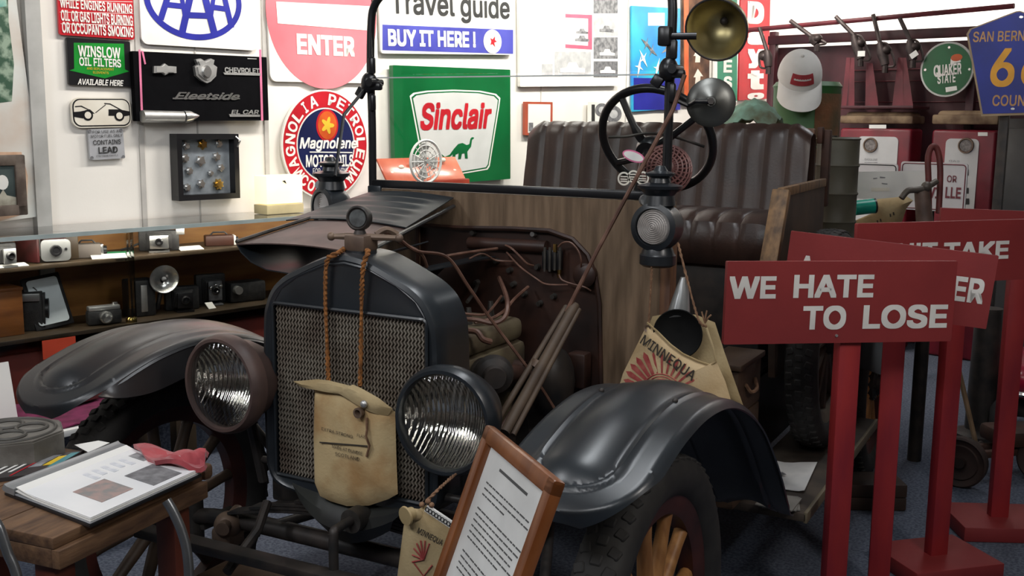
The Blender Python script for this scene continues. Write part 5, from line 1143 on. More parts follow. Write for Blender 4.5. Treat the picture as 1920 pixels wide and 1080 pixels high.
# red cloth at the far corner
rows = []
c0 = tpt(250, 846, .01); c1 = tpt(388, 868, .01); c2 = tpt(383, 890, .01); c3 = tpt(290, 880, .01)
for i in range(13):
    a = i/12; rows.append([FT @ (c0.lerp(c1, a).lerp(c3.lerp(c2, a), j/8)+Vector((0, 0, 0.012+0.020*(0.5+0.5*math.sin(a*6.3+j*.8+math.sin(j*1.9+a*3)))*(0.4+a)-(0.05*max(0, a-0.85)/0.15 if j > 5 else 0)*0))) for j in range(9)])
g = G(); g.sheet(rows, -0.010); solo('red_cloth', g, mat('red_cloth', '#b04a4e', 0.9, c2='#8a3038', scale=16, sheen=0.3), 'crumpled red cloth at the far corner of the wooden table', 'cloth')
# octagonal cast block with clover relief
bc = atz(18, 838, TZ+0.02)
ob = thing('octagonal_block', 'grey octagonal cast block with clover shaped relief at left edge', 'casting', (bc.x, bc.y, TZ), Euler((0, 0, R(10))))
m_cast = mat('cast_grey', '#77746e', 0.6, c2='#5a5650', scale=14, bump=0.15)
OM = Matrix.Translation((bc.x, bc.y, TZ+0.001)) @ Matrix.Rotation(R(22.5+10), 4, 'Z')
g = G(); g.prism(ell(0.118, 0.118, 8), OM, 0, 0.052); g.prism(ell(0.114, 0.114, 8), OM, 0.052, 0.056); part('body', g, m_cast, ob)
g = G(OM)
for k in range(4):
    a = PI/2*k+0.4; g.tube([(0.046*math.cos(a)+0.032*math.cos(t), 0.046*math.sin(a)+0.032*math.sin(t), 0.058) for t in [2*PI*j/24 for j in range(24)]], 0.004, 6, True)
g.tube([(0.096*math.cos(t), 0.096*math.sin(t), 0.057) for t in [2*PI*j/40 for j in range(40)]], 0.0035, 6, True)
part('relief_ring', g, mat('cast_dark', '#4d4a45', 0.6), ob)
# bent tube chair beside the table
ch = thing('tubular_chair', 'bent metal tube chair frame at the table in the foreground', 'chair', (-0.20, -0.80, 0), None)
m_tube = mat('worn_steel_tube', (0.22, 0.23, 0.24), 0.3, 0.85, scale=20)
for pts in (((312, 938), (326, 962), (342, 1000), (352, 1045), (355, 1120), (354, 1300)), ((-40, 940), (-4, 985), (14, 1035), (34, 1090), (60, 1240))):
    g = G(); P_ = smooth_path([atd(x, y, 1.86-0.0*k) for k, (x, y) in enumerate(pts)], 6); g.tube(P_, 0.009, 10); part('arm_tube', g, m_tube, ch)
p0, p1 = atd(354, 1300, 1.86), atd(60, 1240, 1.86)
g = G(); g.tube([p0, p1], 0.009, 10); part('cross_tube', g, m_tube, ch)
g = G(); g.tube([p0, Vector((p0.x, p0.y, 0.01))], 0.009, 10); part('leg', g, m_tube, ch); g = G(); g.tube([p1, Vector((p1.x, p1.y, 0.01))], 0.009, 10); part('leg', g, m_tube, ch)
# brown case low in front of the car
cz = atz(430, 1042, 0.30); e1 = Vector((1, 0, 0)); e2 = Vector((0, 1, 0))
MC = Matrix((e1, e2, Vector((0, 0, 1)))).transposed().to_4x4(); MC.translation = cz-e2*0.14+e1*0.14-Vector((0, 0, 0.30))
lc = thing('leather_case', 'brown leather case with stitched outline standing low before the axle', 'case', MC.translation, MC.to_quaternion())
m_brn = mat('brown_leather', '#5e4a38', 0.55, c2='#483525', scale=14, bump=0.1)
g = G(MC); g.box((0, 0, 0.15), (0.28, 0.27, 0.299), bev=0.02, seg=3); part('body', g, m_brn, lc)
g = G(MC); g.tube([(x+0.02, y-0.06, 0.301) for x, y in rrect(0.13, 0.11, 0.02)], 0.004, 6, True); part('outline', g, m_black, lc)
g = G(MC); g.tube(smooth_path([(-0.05, -0.137, 0.2), (-0.05, -0.16, 0.19), (0.05, -0.16, 0.19), (0.05, -0.137, 0.2)]), 0.008, 8); part('handle', g, m_black, lc)
# ================================================================== bags and ropes on the car
m_canv = mat('stained_canvas', '#c6ae82', 0.9, c2='#9a6c38', scale=9, mix=(0.45, 0.75), bump=0.12, bscale=160)
m_canv2 = mat('pale_canvas', '#b5a27c', 0.9, c2='#8c7650', scale=6, bump=0.12, bscale=160)
m_rope = mat('orange_brown_rope', '#96602e', 0.9, c2='#6b421e', scale=60)
m_rope2 = mat('pale_twine', '#8a6a50', 0.9, c2='#6a4c38', scale=60)
m_printk = mat('faded_black_print', (0.05, 0.04, 0.03), 0.9)
m_printr = mat('faded_red_print', '#8c2c30', 0.9, c2='#a85a50', scale=40)
def yframe(y, px=0, py=0, yaw=0.0):                     # board frame standing at Y = y, facing the front
    p = aty(px, py, y); F = Matrix(((math.cos(yaw), 0, math.sin(yaw), p.x), (math.sin(yaw), 0, -math.cos(yaw), p.y), (0, 1, 0, p.z), (0, 0, 0, 1))); return F
def pillow(poly, F, t, back=0.6, n=7):
    """a stuffed cloth shape: the outline swelling towards the middle"""
    pts = []
    for a, b in zip(poly, poly[1:]+poly[:1]):
        m_ = max(1, int(math.hypot(b[0]-a[0], b[1]-a[1])/0.012)); pts += [(a[0]+(b[0]-a[0])*i/m_, a[1]+(b[1]-a[1])*i/m_) for i in range(m_)]
    cx = sum(p[0] for p in pts)/len(pts); cy = sum(p[1] for p in pts)/len(pts); N = len(pts); vs = []; fs = []
    for side in (1, -back):
        for i in range(n):
            k = 1-i/n; z = t*side*math.sqrt(max(0, 1-k**4))
            vs += [F @ Vector((cx+(x-cx)*k, cy+(y-cy)*k, z+0.0015*math.sin((cx+(x-cx)*k)*70+(cy+(y-cy)*k)*50)*min(1, 3*(1-k))*side)) for x, y in pts]
        vs.append(F @ Vector((cx, cy, t*side)))
    per = n*N+1
    for s in (0, 1):
        o = s*per
        for i in range(n-1): fs += [[o+i*N+j, o+i*N+(j+1) % N, o+(i+1)*N+(j+1) % N, o+(i+1)*N+j] for j in range(N)]
        fs += [[o+(n-1)*N+j, o+(n-1)*N+(j+1) % N, o+n*N] for j in range(N)]
    fs += [[j, (j+1) % N, per+(j+1) % N, per+j] for j in range(N)]
    g = G(); g.add(vs, fs); return g
def twist(pts, r, m, name, parent, label=None):
    P_ = smooth_path(pts, 8); g = G(); acc = 0
    for ph in (0, PI):
        q = []
        acc = 0
        for i, p in enumerate(P_):
            t = (P_[min(i+1, len(P_)-1)]-P_[max(i-1, 0)]).normalized(); B_ = basis(t, (1, 0.3, 0.1)); acc += (p-P_[i-1]).length if i else 0
            q.append(p+B_ @ Vector((math.cos(acc*260+ph), math.sin(acc*260+ph), 0))*r*0.55)
        g.tube(q, r*0.62, 6)
    return part(name, g, m, parent, label)
def film(bd, txt, rect, m, yoff, rot=0.0, bold=0.01, d=None):
    """lettering laid on a bag front, turned by rot about its centre; rect in pixels (cx, cy, w, h)"""
    cx, cy = bd.at(rect[0], rect[1]); w = rect[2]; h = rect[3]
    M = bd.F @ Matrix.Translation((cx, cy, 0)) @ Matrix.Rotation(rot, 4, 'Z'); g = G(); letters(g, txt, M, -w/2, w/2, -h/2, h/2, bold, 0, 1, yoff); return part('lettering', g, m, bd.t)

b = Board('flax_water_bag', 'stained cream canvas bag hung by two orange ropes on the grille', 'bag', yframe(-0.038, 668, 840))
body = b.poly((590, 726), (640, 722), (700, 745), (741, 772), (743, 850), (746, 926), (728, 936), (692, 948), (650, 949), (620, 940), (600, 930), (590, 905), (588, 820))
part('bag_body', pillow(body, b.F, 0.022), m_canv, b.t)
fl = b.poly((556, 713), (602, 709), (622, 711), (662, 721), (668, 719), (684, 726), (716, 744), (742, 764), (734, 776), (722, 778), (700, 762), (680, 752), (655, 738), (600, 728), (568, 722))
g = pillow(fl, b.F @ Matrix.Translation((0, 0, 0.012)), 0.014, n=4); part('bag_flap', g, m_canv2, b.t, 'paler folded top hem')
g = G(b.F); c = b.at(688, 768); g.lathe([(0.004, 0.022), (0.008, 0.036), (0.012, 0.036), (0.012, 0.028), (0.008, 0.018)], (c[0], c[1], 0), (0, 0, 1), 16, True); part('grommet', g, m_bronze, b.t)
c2_ = b.at(697, 752); g = G(b.F); g.ball((c2_[0], c2_[1], 0.03), (0.009, 0.009, 0.007)); part('stopper', g, m_pewter, b.t)
film(b, 'EXTRA STRONG', (645, 806, 0.088, 0.0075), m_printk, 0.0262, R(-4), 0.0); film(b, 'FLAX', (690, 812, 0.022, 0.007), m_printk, 0.0262, R(-2), 0.0)
g = G(b.F); p = b.at(612, 824); q = b.at(702, 831); g.box(((p[0]+q[0])/2, (p[1]+q[1])/2, 0.0255), (q[0]-p[0], 0.003, 0.001), Euler((0, 0, math.atan2(q[1]-p[1], q[0]-p[0])))); part('rule_line', g, m_printk, b.t)
film(b, 'MADE AT DUNDEE', (664, 838, 0.085, 0.008), m_printk, 0.0265, R(-3), 0.0); film(b, 'SCOTLAND', (664, 850, 0.068, 0.0085), m_printk, 0.0265, R(-2), 0.0)
c = b.at(672, 884); g = G(b.F); g.prism(ell(0.024, 0.015, 20, *c), Matrix.Identity(4), 0.0235, 0.0262); 
g = G(b.F); g.tube([Vector((*b.at(700, 778), 0.026)), Vector((*b.at(702, 800), 0.028)), Vector((*b.at(701, 812), 0.03)), Vector((*b.at(706, 830), 0.027)), Vector((*b.at(700, 850), 0.026))], 0.003, 6); part('cord', g, m_rope2, b.t)
k0 = aty(655, 470, 0.0)
twist([Vector((-0.03, 0.02, 1.165)), aty(632, 476, -.022), aty(613, 490, -.03), aty(610, 560, -.026), aty(613, 640, -.026), aty(616, 716, -.028)], 0.0058, m_rope, 'hanging_rope', b.t)
twist([Vector((0.035, 0.02, 1.165)), aty(690, 474, -.018), aty(681, 500, -.03), aty(678, 560, -.026), aty(677, 640, -.026), aty(675, 724, -.028)], 0.0058, m_rope, 'hanging_rope', b.t)

# large bag by the dash board
b = Board('canvas_water_bag', 'canvas water bag with red emblem, hung by cord beside the wooden dash', 'bag', yframe(0.60, 1265, 670))
bk = b.poly((1207, 600), (1240, 594), (1290, 597), (1326, 612), (1344, 668), (1380, 770), (1150, 770), (1180, 670))
g = pillow(bk, b.F @ Matrix.Translation((0, 0, -0.062)), 0.010); part('back_panel', g, m_canv2, b.t)
fr = b.poly((1215, 605), (1235, 622), (1258, 645), (1282, 663), (1310, 676), (1334, 683), (1343, 677), (1360, 715), (1378, 775), (1146, 775), (1168, 700))
part('front_panel', pillow(fr, b.F, 0.020), mat('buff_canvas', '#c4ad88', 0.9, c2='#ab9068', scale=7, bump=0.12, bscale=160), b.t)
g = G(b.F); g.tube([Vector((*b.at(x, y), 0.006)) for x, y in ((1215, 604), (1235, 622), (1258, 645), (1282, 663), (1310, 676), (1334, 684), (1344, 677), (1338, 650), (1326, 614))], 0.003, 6); part('hem', g, m_canv2, b.t)
film(b, 'MINNEQUA', (1258, 668, 0.165, 0.030), m_printk, 0.0225, R(-30), 0.012)
g = G(b.F)
for k in range(13):
    a = R(178-12.2*k); c = Vector((*b.at(1247, 738), 0.0)); r0, r1 = 0.058, 0.108-0.012*abs(k-5)/6
    d = Vector((math.cos(a), math.sin(a), 0)); t = Vector((-d.y, d.x, 0))
    w_ = 0.0075 if k < 6 else 0.0035
    g.add([c+d*r0-t*w_*.6+Vector((0, 0, .0215)), c+d*r1-t*w_+Vector((0, 0, .0205)), c+d*(r1+.012)+Vector((0, 0, .0195)), c+d*r1+t*w_+Vector((0, 0, .0205)), c+d*r0+t*w_*.6+Vector((0, 0, .0215))], [[0, 1, 2, 3, 4]])
for k in range(3): 
    c = Vector((*b.at(1247, 738), 0.0)); g.tube([c+Vector((0.056*math.cos(R(170-16*j))*(1-.12*k), 0.056*math.sin(R(170-16*j))*(1-.12*k), 0.0215)) for j in range(9)], 0.0015, 4)
part('feather_emblem', g, m_printr, b.t)
g = G(b.F); c = b.at(1215, 615); g.lathe([(0.004, 0.006), (0.009, 0.008), (0.009, 0.004), (0.004, 0.003)], (*c, 0.0), (0, 0, 1), 12, True); part('grommet', g, m_bronze, b.t)
lampb = aty(1222, 492, .60)
twist([lampb, aty(1220, 545, .60), Vector(b.F @ Vector((*b.at(1217, 606), 0.004)))], 0.0036, m_rope2, 'hanging_cord', b.t)
twist([aty(1271, 455, .62), aty(1290, 530, .60), aty(1310, 600, .59), Vector(b.F @ Vector((*b.at(1325, 612), 0.0)))], 0.0036, m_rope2, 'hanging_cord', b.t)
g = G(b.F)
for x, y in ((1334, 590), (1326, 582), (1316, 584)): g.tube([Vector((*b.at(1322, 606), 0.0)), Vector((*b.at((1322+x)/2, (606+y)/2-2), 0.004)), Vector((*b.at(x, y), 0.002))], 0.0022, 5)
part('cord_ends', g, m_rope2, b.t)
# funnel neck, with a flat black disc painted as shade inside the bag mouth
fu = thing('metal_funnel', 'bright funnel neck with a black disc painted as shade inside the canvas bag mouth', 'funnel', aty(1270, 640, .62))
c = aty(1271, 626, 0.605)
axs = (Vector((0.12, -0.90, 0.05))).normalized()
g = G(); g.lathe([(0.062, 0.0), (0.064, 0.003), (0.062, 0.005), (0.050, -0.008), (0.024, -0.014), (0, -0.016), (0.0, -0.022), (0.05, -0.016)], c, axs, 36); part('dark_mouth', g, mat('matte_black', (0.006, 0.006, 0.006), 0.8, spec=0.2), fu)
g = G(); p0 = aty(1272, 608, .64); p1 = aty(1273, 585, .665); p2 = aty(1279, 545, .665); g.tube([p0, p1, p2, aty(1281, 520, .665)], [0.038, 0.029, 0.018, 0.007], 20); part('neck', g, m_gmet, fu, 'bright metal neck')

# small bag in the foreground
b = Board('small_water_bag', 'small canvas bag with capped spout hanging below the right head lamp', 'bag', yframe(-0.235, 800, 1020, R(14)))
pl = b.poly((757, 985), (772, 962), (800, 946), (856, 985), (852, 1100), (848, 1180), (744, 1180), (745, 1080))
part('bag_body', pillow(pl, b.F, 0.018), m_canv2, b.t)
g = G(b.F); c = b.at(770, 957); q = b.at(790, 966); g.lathe([(0, 0.0), (0.019, 0.0), (0.020, 0.004), (0.014, 0.006), (0.013, 0.02), (0, 0.02)], (c[0], c[1], 0.034), (0.6, 0.1, -1), 20); part('spout_cap', g, mat('buff_cap', '#a8936a', 0.6), b.t)
g = G(b.F); g.tube([(c[0]+.008, c[1], 0.02), (q[0], q[1], 0.0)], 0.012, 10); part('spout', g, m_canv2, b.t)
p, q = Vector((*b.at(801, 950), .006)), Vector((*b.at(852, 984), .006))
g = G(b.F); d = (q-p); L_ = d.length; d = d/L_; nrm = Vector((-d.y, d.x, 0)); g.box((p+q)/2, (L_, 0.014, 0.006), Euler((0, 0, math.atan2(d.y, d.x)))); band = part('top_band', g, m_white, b.t, 'white stitched band')
g = G(b.F)
for k in range(9): cc_ = p+d*(L_*(k+.5)/9)+Vector((0, 0, .0045)); g.tube([cc_+Vector((0.0035*math.cos(t), 0.0045*math.sin(t), 0)) for t in [2*PI*j/10 for j in range(10)]], 0.001, 4, True)
part('chain_stitch', g, m_ink, b.t)
film(b, 'MINNEQUA', (812, 1000, 0.056, 0.014), m_printk, 0.0185, R(-22), 0.01)
g = G(b.F); cc_ = Vector((*b.at(800, 1042), .0195))
for k in range(7): a = R(60+22*k); g.tube([cc_, cc_+Vector((0.035*math.cos(a)*.7, 0.04*math.sin(a), 0))], 0.0018, 4)
g.tube([cc_+Vector((-.02, -.01, 0)), cc_+Vector((.0, -.035, 0)), cc_+Vector((.018, -.01, 0))], 0.0018, 4); part('red_emblem', g, m_printr, b.t)
twist([Vector(b.F @ Vector((*b.at(800, 940), .004))), aty(826, 914, -.2), aty(856, 888, -.10), Vector((0.31, 0.0, 0.70))], 0.0036, m_rope2, 'hanging_cord', b.t)
g = G(b.F); 
for x, y in ((793, 944), (804, 938), (811, 945)): g.ball((*b.at(x, y), 0.006), 0.006, 8, 6)
part('cord_knot', g, m_rope2, b.t)

# ================================================================== framed notice in front of the fender
A = atd(920, 797, 1.70); ph = R(-41); ln = R(20); FW_, FH_ = 0.285, 0.40
hx = Vector((math.cos(ph), math.sin(ph), 0)); bk_ = Vector((-math.sin(ph), math.cos(ph), 0)); upv = Vector((0, 0, 1))*math.cos(ln)+bk_*math.sin(ln); nz_ = hx.cross(upv)
F = Matrix((hx, upv, nz_)).transposed().to_4x4(); F.translation = A+hx*FW_/2-upv*FH_/2
b = Board('framed_notice', 'typed page in a tilted brown wooden frame before the right fender', 'framed notice', F)
m_fr = mat('oak_frame', '#86502a', 0.32, c2='#683818', scale=5, stretch=(6, 1.5, 6), coat=0.3)
fw_ = 0.026
for p0, p1, u_ in (((-FW_/2, FH_/2-fw_/2, 0), (FW_/2, FH_/2-fw_/2, 0), 0), ((-FW_/2, -FH_/2+fw_/2, 0), (FW_/2, -FH_/2+fw_/2, 0), 0), ((-FW_/2+fw_/2, -FH_/2, 0), (-FW_/2+fw_/2, FH_/2, 0), 0), ((FW_/2-fw_/2, -FH_/2, 0), (FW_/2-fw_/2, FH_/2, 0), 0)):
    g = G(F); g.bar(p0, p1, fw_, 0.020, (0, 0, 1), 0.005); part('frame_rail', g, m_fr, b.t)
b.flat(rrect(FW_-2*fw_+.004, FH_-2*fw_+.004, .001), mat('notice_page', (0.72, 0.72, 0.70), 0.3), d=-0.002, name='page')
m_txt = mat('typed_ink', (0.08, 0.08, 0.08), 0.6)
g = G(F); x0 = -FW_/2+fw_+0.028; yy = FH_/2-fw_-0.022
g.box((0, yy, -0.0014), (0.115, 0.0042, 0.0006)); 
y0 = yy-0.030; random.seed(3)
for para in (3, 6, 4, 5):
    for k in range(para):
        wl = 0.17 if k < para-1 else 0.06+0.06*random.random(); x = x0
        while x < x0+wl:
            w_ = 0.006+0.013*random.random(); g.box((x+w_/2, y0, -0.0014), (w_, 0.0022, 0.0006)); x += w_+0.0035
        y0 -= 0.0095
    y0 -= 0.013
part('typed_lines', g, m_txt, b.t)
p = F @ Vector((0, -FH_/2, -0.012))
for s in (-0.09, 0.09):
    q = F @ Vector((s, -FH_/2+0.02, -0.014)); g = G(); g.bar(q, (q.x+hx.x*s*.6, q.y+hx.y*s*.6, 0.0), 0.024, 0.02, (1, 0, 0), 0.003); part('easel_leg', g, m_black, b.t)
g = G(); q = F @ Vector((0, 0.05, -0.012)); e = q+bk_*0.14; g.bar(q, (e.x, e.y, 0.0), 0.022, 0.018, (1, 0, 0), 0.003); part('easel_leg', g, m_black, b.t)

# ================================================================== things on the running board
sp = thing('spare_wheel', 'spare tyre on a spoked rim leaning on the running board', 'wheel', (0.69, 1.82, 0.332))
C0 = Vector((0.69, 1.82, 0.718)); g = G(); tyre(g, C0); part('tyre', g, m_rub, sp)
g = G(); g.lathe([(0.286, -0.028), (0.300, -0.034), (0.292, -0.012), (0.292, 0.012), (0.300, 0.034), (0.286, 0.028), (0.262, 0.024), (0.252, 0.018), (0.252, -0.018), (0.262, -0.024)], C0, (1, 0, 0), 56, True); part('rim', g, mat('pale_worn_rim', '#6e6454', 0.5, c2='#4a4034', scale=10), sp)
for k in range(12):
    a = 2*PI*k/12; d = Vector((0, math.cos(a), math.sin(a))); g = G(); g.tube([C0+d*0.05, C0+d*0.256], [0.018, 0.015], 8); part('spoke', g, m_wood_d, sp)
g = G(); g.lathe([(0, -0.05), (0.05, -0.04), (0.06, 0), (0.05, 0.05), (0.03, 0.07), (0, 0.075)], C0, (1, 0, 0), 24); part('hub', g, m_iron, sp)
bx = thing('wooden_step_box', 'brown wooden box on the running board below the seat', 'box', (0.57, 1.13, 0.333))
m_crate = mat('old_crate_wood', '#4e3a29', 0.65, c2='#433020', scale=6, stretch=(5, 1.5, 5), bump=0.12)
for k in range(3): g = G(); g.box((0.57, 1.13, 0.333+0.070+0.140*k), (0.10, 0.24, 0.136), bev=0.004); part('side_plank', g, m_crate, bx)
g = G(); g.box((0.57, 1.13, 0.763), (0.12, 0.26, 0.018), bev=0.004); part('lid', g, m_crate, bx)
g = G(); g.tube(smooth_path([(0.622, 1.08, 0.70), (0.635, 1.10, 0.675), (0.635, 1.16, 0.675), (0.622, 1.18, 0.70)], 4), 0.006, 6); part('rope_handle', g, m_rope2, bx)
RZ = 0.3345
q = [atz(1411, 850, RZ+.02), atz(1532, 872, RZ), atz(1508, 924, RZ), atz(1424, 912, RZ)]
rows = []
for i in range(9):
    a = i/8; r_ = []
    for j in range(9):
        c = j/8; p = q[0].lerp(q[1], c).lerp(q[3].lerp(q[2], c), a); p.z = RZ+0.003+0.012*max(0, 1-c*3)*(1-a)+0.004*math.sin(c*9)*(1-a)+0.006*max(0, c-.85)/.15; r_.append(p)
    rows.append(r_)
g = G(); g.sheet(rows, 0.0015); np_ = solo('newspaper', g, mat('news_sheet', (0.74, 0.73, 0.71), 0.8, c2=(0.62, 0.62, 0.61), scale=14), 'crumpled pale newspaper sheet lying on the running board', 'newspaper', angle=60)
g = G(); p = q[0].lerp(q[2], .5); 
for dx, dy in ((-.03, .01), (0.01, 0.0), (.02, -.01)): g.box((p.x+dx, p.y+dy, RZ+0.010), (0.02, 0.012, 0.0012), Euler((0, 0, R(40))))
part('print', g, m_grey, np_)
q2 = [atz(1428, 914, 0.27), atz(1500, 922, 0.27), atz(1470, 950, 0.27), atz(1440, 955, 0.27)]
for k, (da) in enumerate((0.0, 0.02)):
    q2 = [atz(x, y, 0.20+da) for x, y in ((1428, 925), (1490, 930), (1472, 956), (1446, 956))]
g = G(); 
for k in range(3): g.box(atz(1455+3*k, 938+4*k, 0.0)*0+Vector((0.70+0.01*k, 1.14, 0.2925-0.006*k))*0+Vector((0.725, 1.13+0.01*k, 0.336+0.004*(2-k))), (0.11, 0.12, 0.0035), Euler((0, 0, R(8*k))))
solo('paper_stack', g, mat('dim_paper', (0.22, 0.21, 0.19), 0.8), 'small stack of dim papers on the running board end before the newspaper', 'papers')

# ================================================================== the red verse signs
m_sred = mat('barn_red_board', '#8a2c2c', 0.6, c2='#7a2426', scale=3, rvar=0.1, bump=0.05, bscale=60)
m_spost = mat('barn_red_post', '#98292a', 0.5, c2='#82202a', scale=4, stretch=(4, 4, 1))
m_lett = mat('letter_white', (0.78, 0.76, 0.72), 0.5)
GS = 'red verse signs on posts'
def road_sign(label, foot, phi, quad, words, bs=(0.33, 0.26), bh=0.054, pw=0.064, pd=0.040):
    fp = atz(*foot, 0.0); x = Vector((math.cos(phi), math.sin(phi), 0)); nz = Vector((math.sin(phi), -math.cos(phi), 0))
    F = Matrix((x, Vector((0, 0, 1)), nz)).transposed().to_4x4(); F.translation = fp+nz*0.02
    t = thing('verse_sign', label, 'sign', fp, Euler((0, 0, phi)), GS)
    b = Board('', '', '', F, root=False); b.t = t
    P_ = [Vector(b.at(*p)) for p in quad]; cx = sum(p.x for p in P_)/4; cy = sum(p.y for p in P_)/4; w = ((P_[1]-P_[0]).length+(P_[2]-P_[3]).length)/2; h = ((P_[0]-P_[3]).length+(P_[1]-P_[2]).length)/2
    a = math.atan2(P_[1].y-P_[0].y+P_[2].y-P_[3].y, P_[1].x-P_[0].x+P_[2].x-P_[3].x)
    b.F = F @ Matrix.Translation((cx, cy, 0.016)) @ Matrix.Rotation(a, 4, 'Z')
    b.panel(rrect(w, h, 0.003, 2), m_sred, 0.016, 'sign_board')
    for wd_, x0, y0, x1, y1 in words: b.text(wd_, x0, y0, x1, y1, m_lett, 0.028, d=0.0012)
    g = G(); Fp = F.copy(); Fp.translation = fp; top_ = (F @ Vector((cx, cy, 0))).z+h*0.3
    g = G(); g.bar(fp, Vector((fp.x, fp.y, top_)), pw, pd, nz, 0.003); part('post', g, m_spost, t)
    Q = Matrix((x, nz, Vector((0, 0, 1)))).transposed()
    g = G(); g.box(fp+Vector((0, 0, bh/2+.001)), (*bs, bh), Q, 0.004); part('base', g, m_sred, t)
    return b
s1 = road_sign('red sign reading we hate to lose, nearest of the red signs', (1557, 1172), R(38), [(1355, 492), (1785, 486), (1782, 640), (1358, 641)], [('WE', 1367, 518, 1455, 560), ('HATE', 1488, 515, 1638, 558), ('TO', 1505, 573, 1586, 618), ('LOSE', 1618, 571, 1776, 616)], bs=(0.2, 0.2))
g = G(); c = s1.at(1568, 629); g.cyl(s1.F @ Vector((*c, 0)), s1.F @ Vector((*c, 0.004)), 0.004, n=8); part('nail', g, m_pewter, s1.t)
road_sign('red sign tilted behind the nearest one, its text ending in the letters ER', (1645, 1112), R(12), [(1479, 430), (1866, 480), (1853, 614), (1470, 565)], [('A', 1498, 479, 1526, 520), ('CUSTOM', 1560, 500, 1782, 553), ('ER', 1786, 520, 1846, 567)], bs=(0.12, 0.12), bh=0.015, pd=0.03)
road_sign('red sign reading don\'t take, third back, on a post with visible base', (1752, 1066), R(44), [(1599, 421), (1926, 408), (1923, 524), (1600, 534)], [("DON'T", 1612, 456, 1757, 492), ('TAKE', 1769, 453, 1891, 487)])
road_sign('rearmost red sign, mostly hidden, its base at the right edge', (1868, 993), R(26), [(1758, 388), (2005, 400), (2002, 508), (1756, 500)], [])
# ================================================================== behind the seat
def on_bed(name, label, cat, p): return thing(name, label, cat, p)
BEDZ = 0.7455
p = atd(1512, 200, 5.05); dr = thing('green_oil_drum', 'tall green drum with rusty side wearing a white cap, behind the seat', 'drum', (p.x, p.y, BEDZ))
m_dg = mat('worn_green_paint', '#2c5a2c', 0.5, c2='#3a3a20', scale=3, mix=(0.45, 0.75))
r_ = 0.155; hz = 1.655-BEDZ
g = G(); g.lathe([(0, 0), (r_, 0), (r_+.004, 0.008), (r_, 0.016), (r_, hz*.33), (r_+.006, hz*.34), (r_, hz*.35), (r_, hz*.66), (r_+.006, hz*.67), (r_, hz*.68), (r_, hz-.03), (r_+.005, hz-.02), (r_-.01, hz), (0, hz)], (p.x, p.y, BEDZ), (0, 0, 1), 40); part('body', g, m_dg, dr)
g = G(); rows = [[Vector((p.x+(r_+.002)*math.cos(R(a)), p.y+(r_+.002)*math.sin(R(a)), z)) for a in range(-62, 15, 7)] for z in (1.16, 1.3, 1.45, 1.6)]
g.sheet(rows, -0.002); part('rust_patch', g, mat('flaking_rust', '#6a4326', 0.8, c2='#3c3a22', scale=9, bump=0.3), dr, 'rusty brown flaking patch')
hat = thing('baseball_cap', 'white baseball cap with red patch hung on the green drum', 'cap', (p.x-.02, p.y-.03, 1.66))
m_cap = mat('cap_cotton', (0.66, 0.65, 0.62), 0.9, c2=(0.60, 0.59, 0.56), scale=12, bump=0.05)
cc = atd(1500, 140, 4.9); fwd = (CAM-cc); fwd.z = 0; fwd.normalize(); fwd = (fwd+RGT*0.12).normalized(); rt = Vector((-fwd.y, fwd.x, 0)); dn = (fwd*0.75+Vector((0, 0, -0.66))).normalized(); un = rt.cross(dn)*-1
if un.z < 0: un = -un
HM = Matrix((rt, dn, un)).transposed().to_4x4(); HM.translation = cc
rows = []
for i in range(11):
    a = PI/2*i/10; rr = math.cos(a)**0.75 if i < 10 else 0.001
    rows.append([HM @ Vector((0.100*rr*math.cos(t), 0.115*rr*math.sin(t)-0.005, 0.115*math.sin(a)-.01)) for t in [2*PI*k/36 for k in range(37)]])
g = G(); g.sheet(rows, 0.003); part('crown', g, m_cap, hat)
rows = []
for i in range(7):
    k = i/6; rows.append([HM @ Vector((0.098*math.sin(t)*(1+.05*k), (0.11*math.cos(t)+0.105*k*math.cos(t*0.75)), -0.008-0.030*k*k-0.035*k*(abs(math.sin(t))**2))) for t in [R(-78+156*j/18) for j in range(19)]])
g = G(); g.sheet(rows, 0.004); part('visor', g, m_cap, hat)
g = G(); rows = []
for i in range(5):
    e = R(16+26*i/4); rows.append([HM @ Vector((0.102*math.cos(e)**.75*math.sin(t), 0.118*math.cos(e)**.75*math.cos(t)-.004, 0.118*math.sin(e)-.009)) for t in [R(-32+64*j/10) for j in range(11)]])
g.sheet(rows, 0.001); pt = part('patch', g, mat('cap_patch_red', '#a5343a', 0.8, c2='#8c2a30', scale=30), hat, 'dark red front patch')
g = G(); rows = [[HM @ Vector((0.1035*math.cos(R(29))**.75*math.sin(t), 0.1195*math.cos(R(29))**.75*math.cos(t)-.004, 0.1195*math.sin(R(29+dz_*(1 if j % 2 else .5)))-.009)) for j, t in enumerate([R(-24+48*j/14) for j in range(15)])] for dz_ in (-4, 4)]
g.sheet(rows, 0.0006); part('patch_script', g, m_cap, hat)
g = G(); g.ball(HM @ Vector((0, 0, 0.107)), 0.008, 10, 6); part('button', g, m_cap, hat)
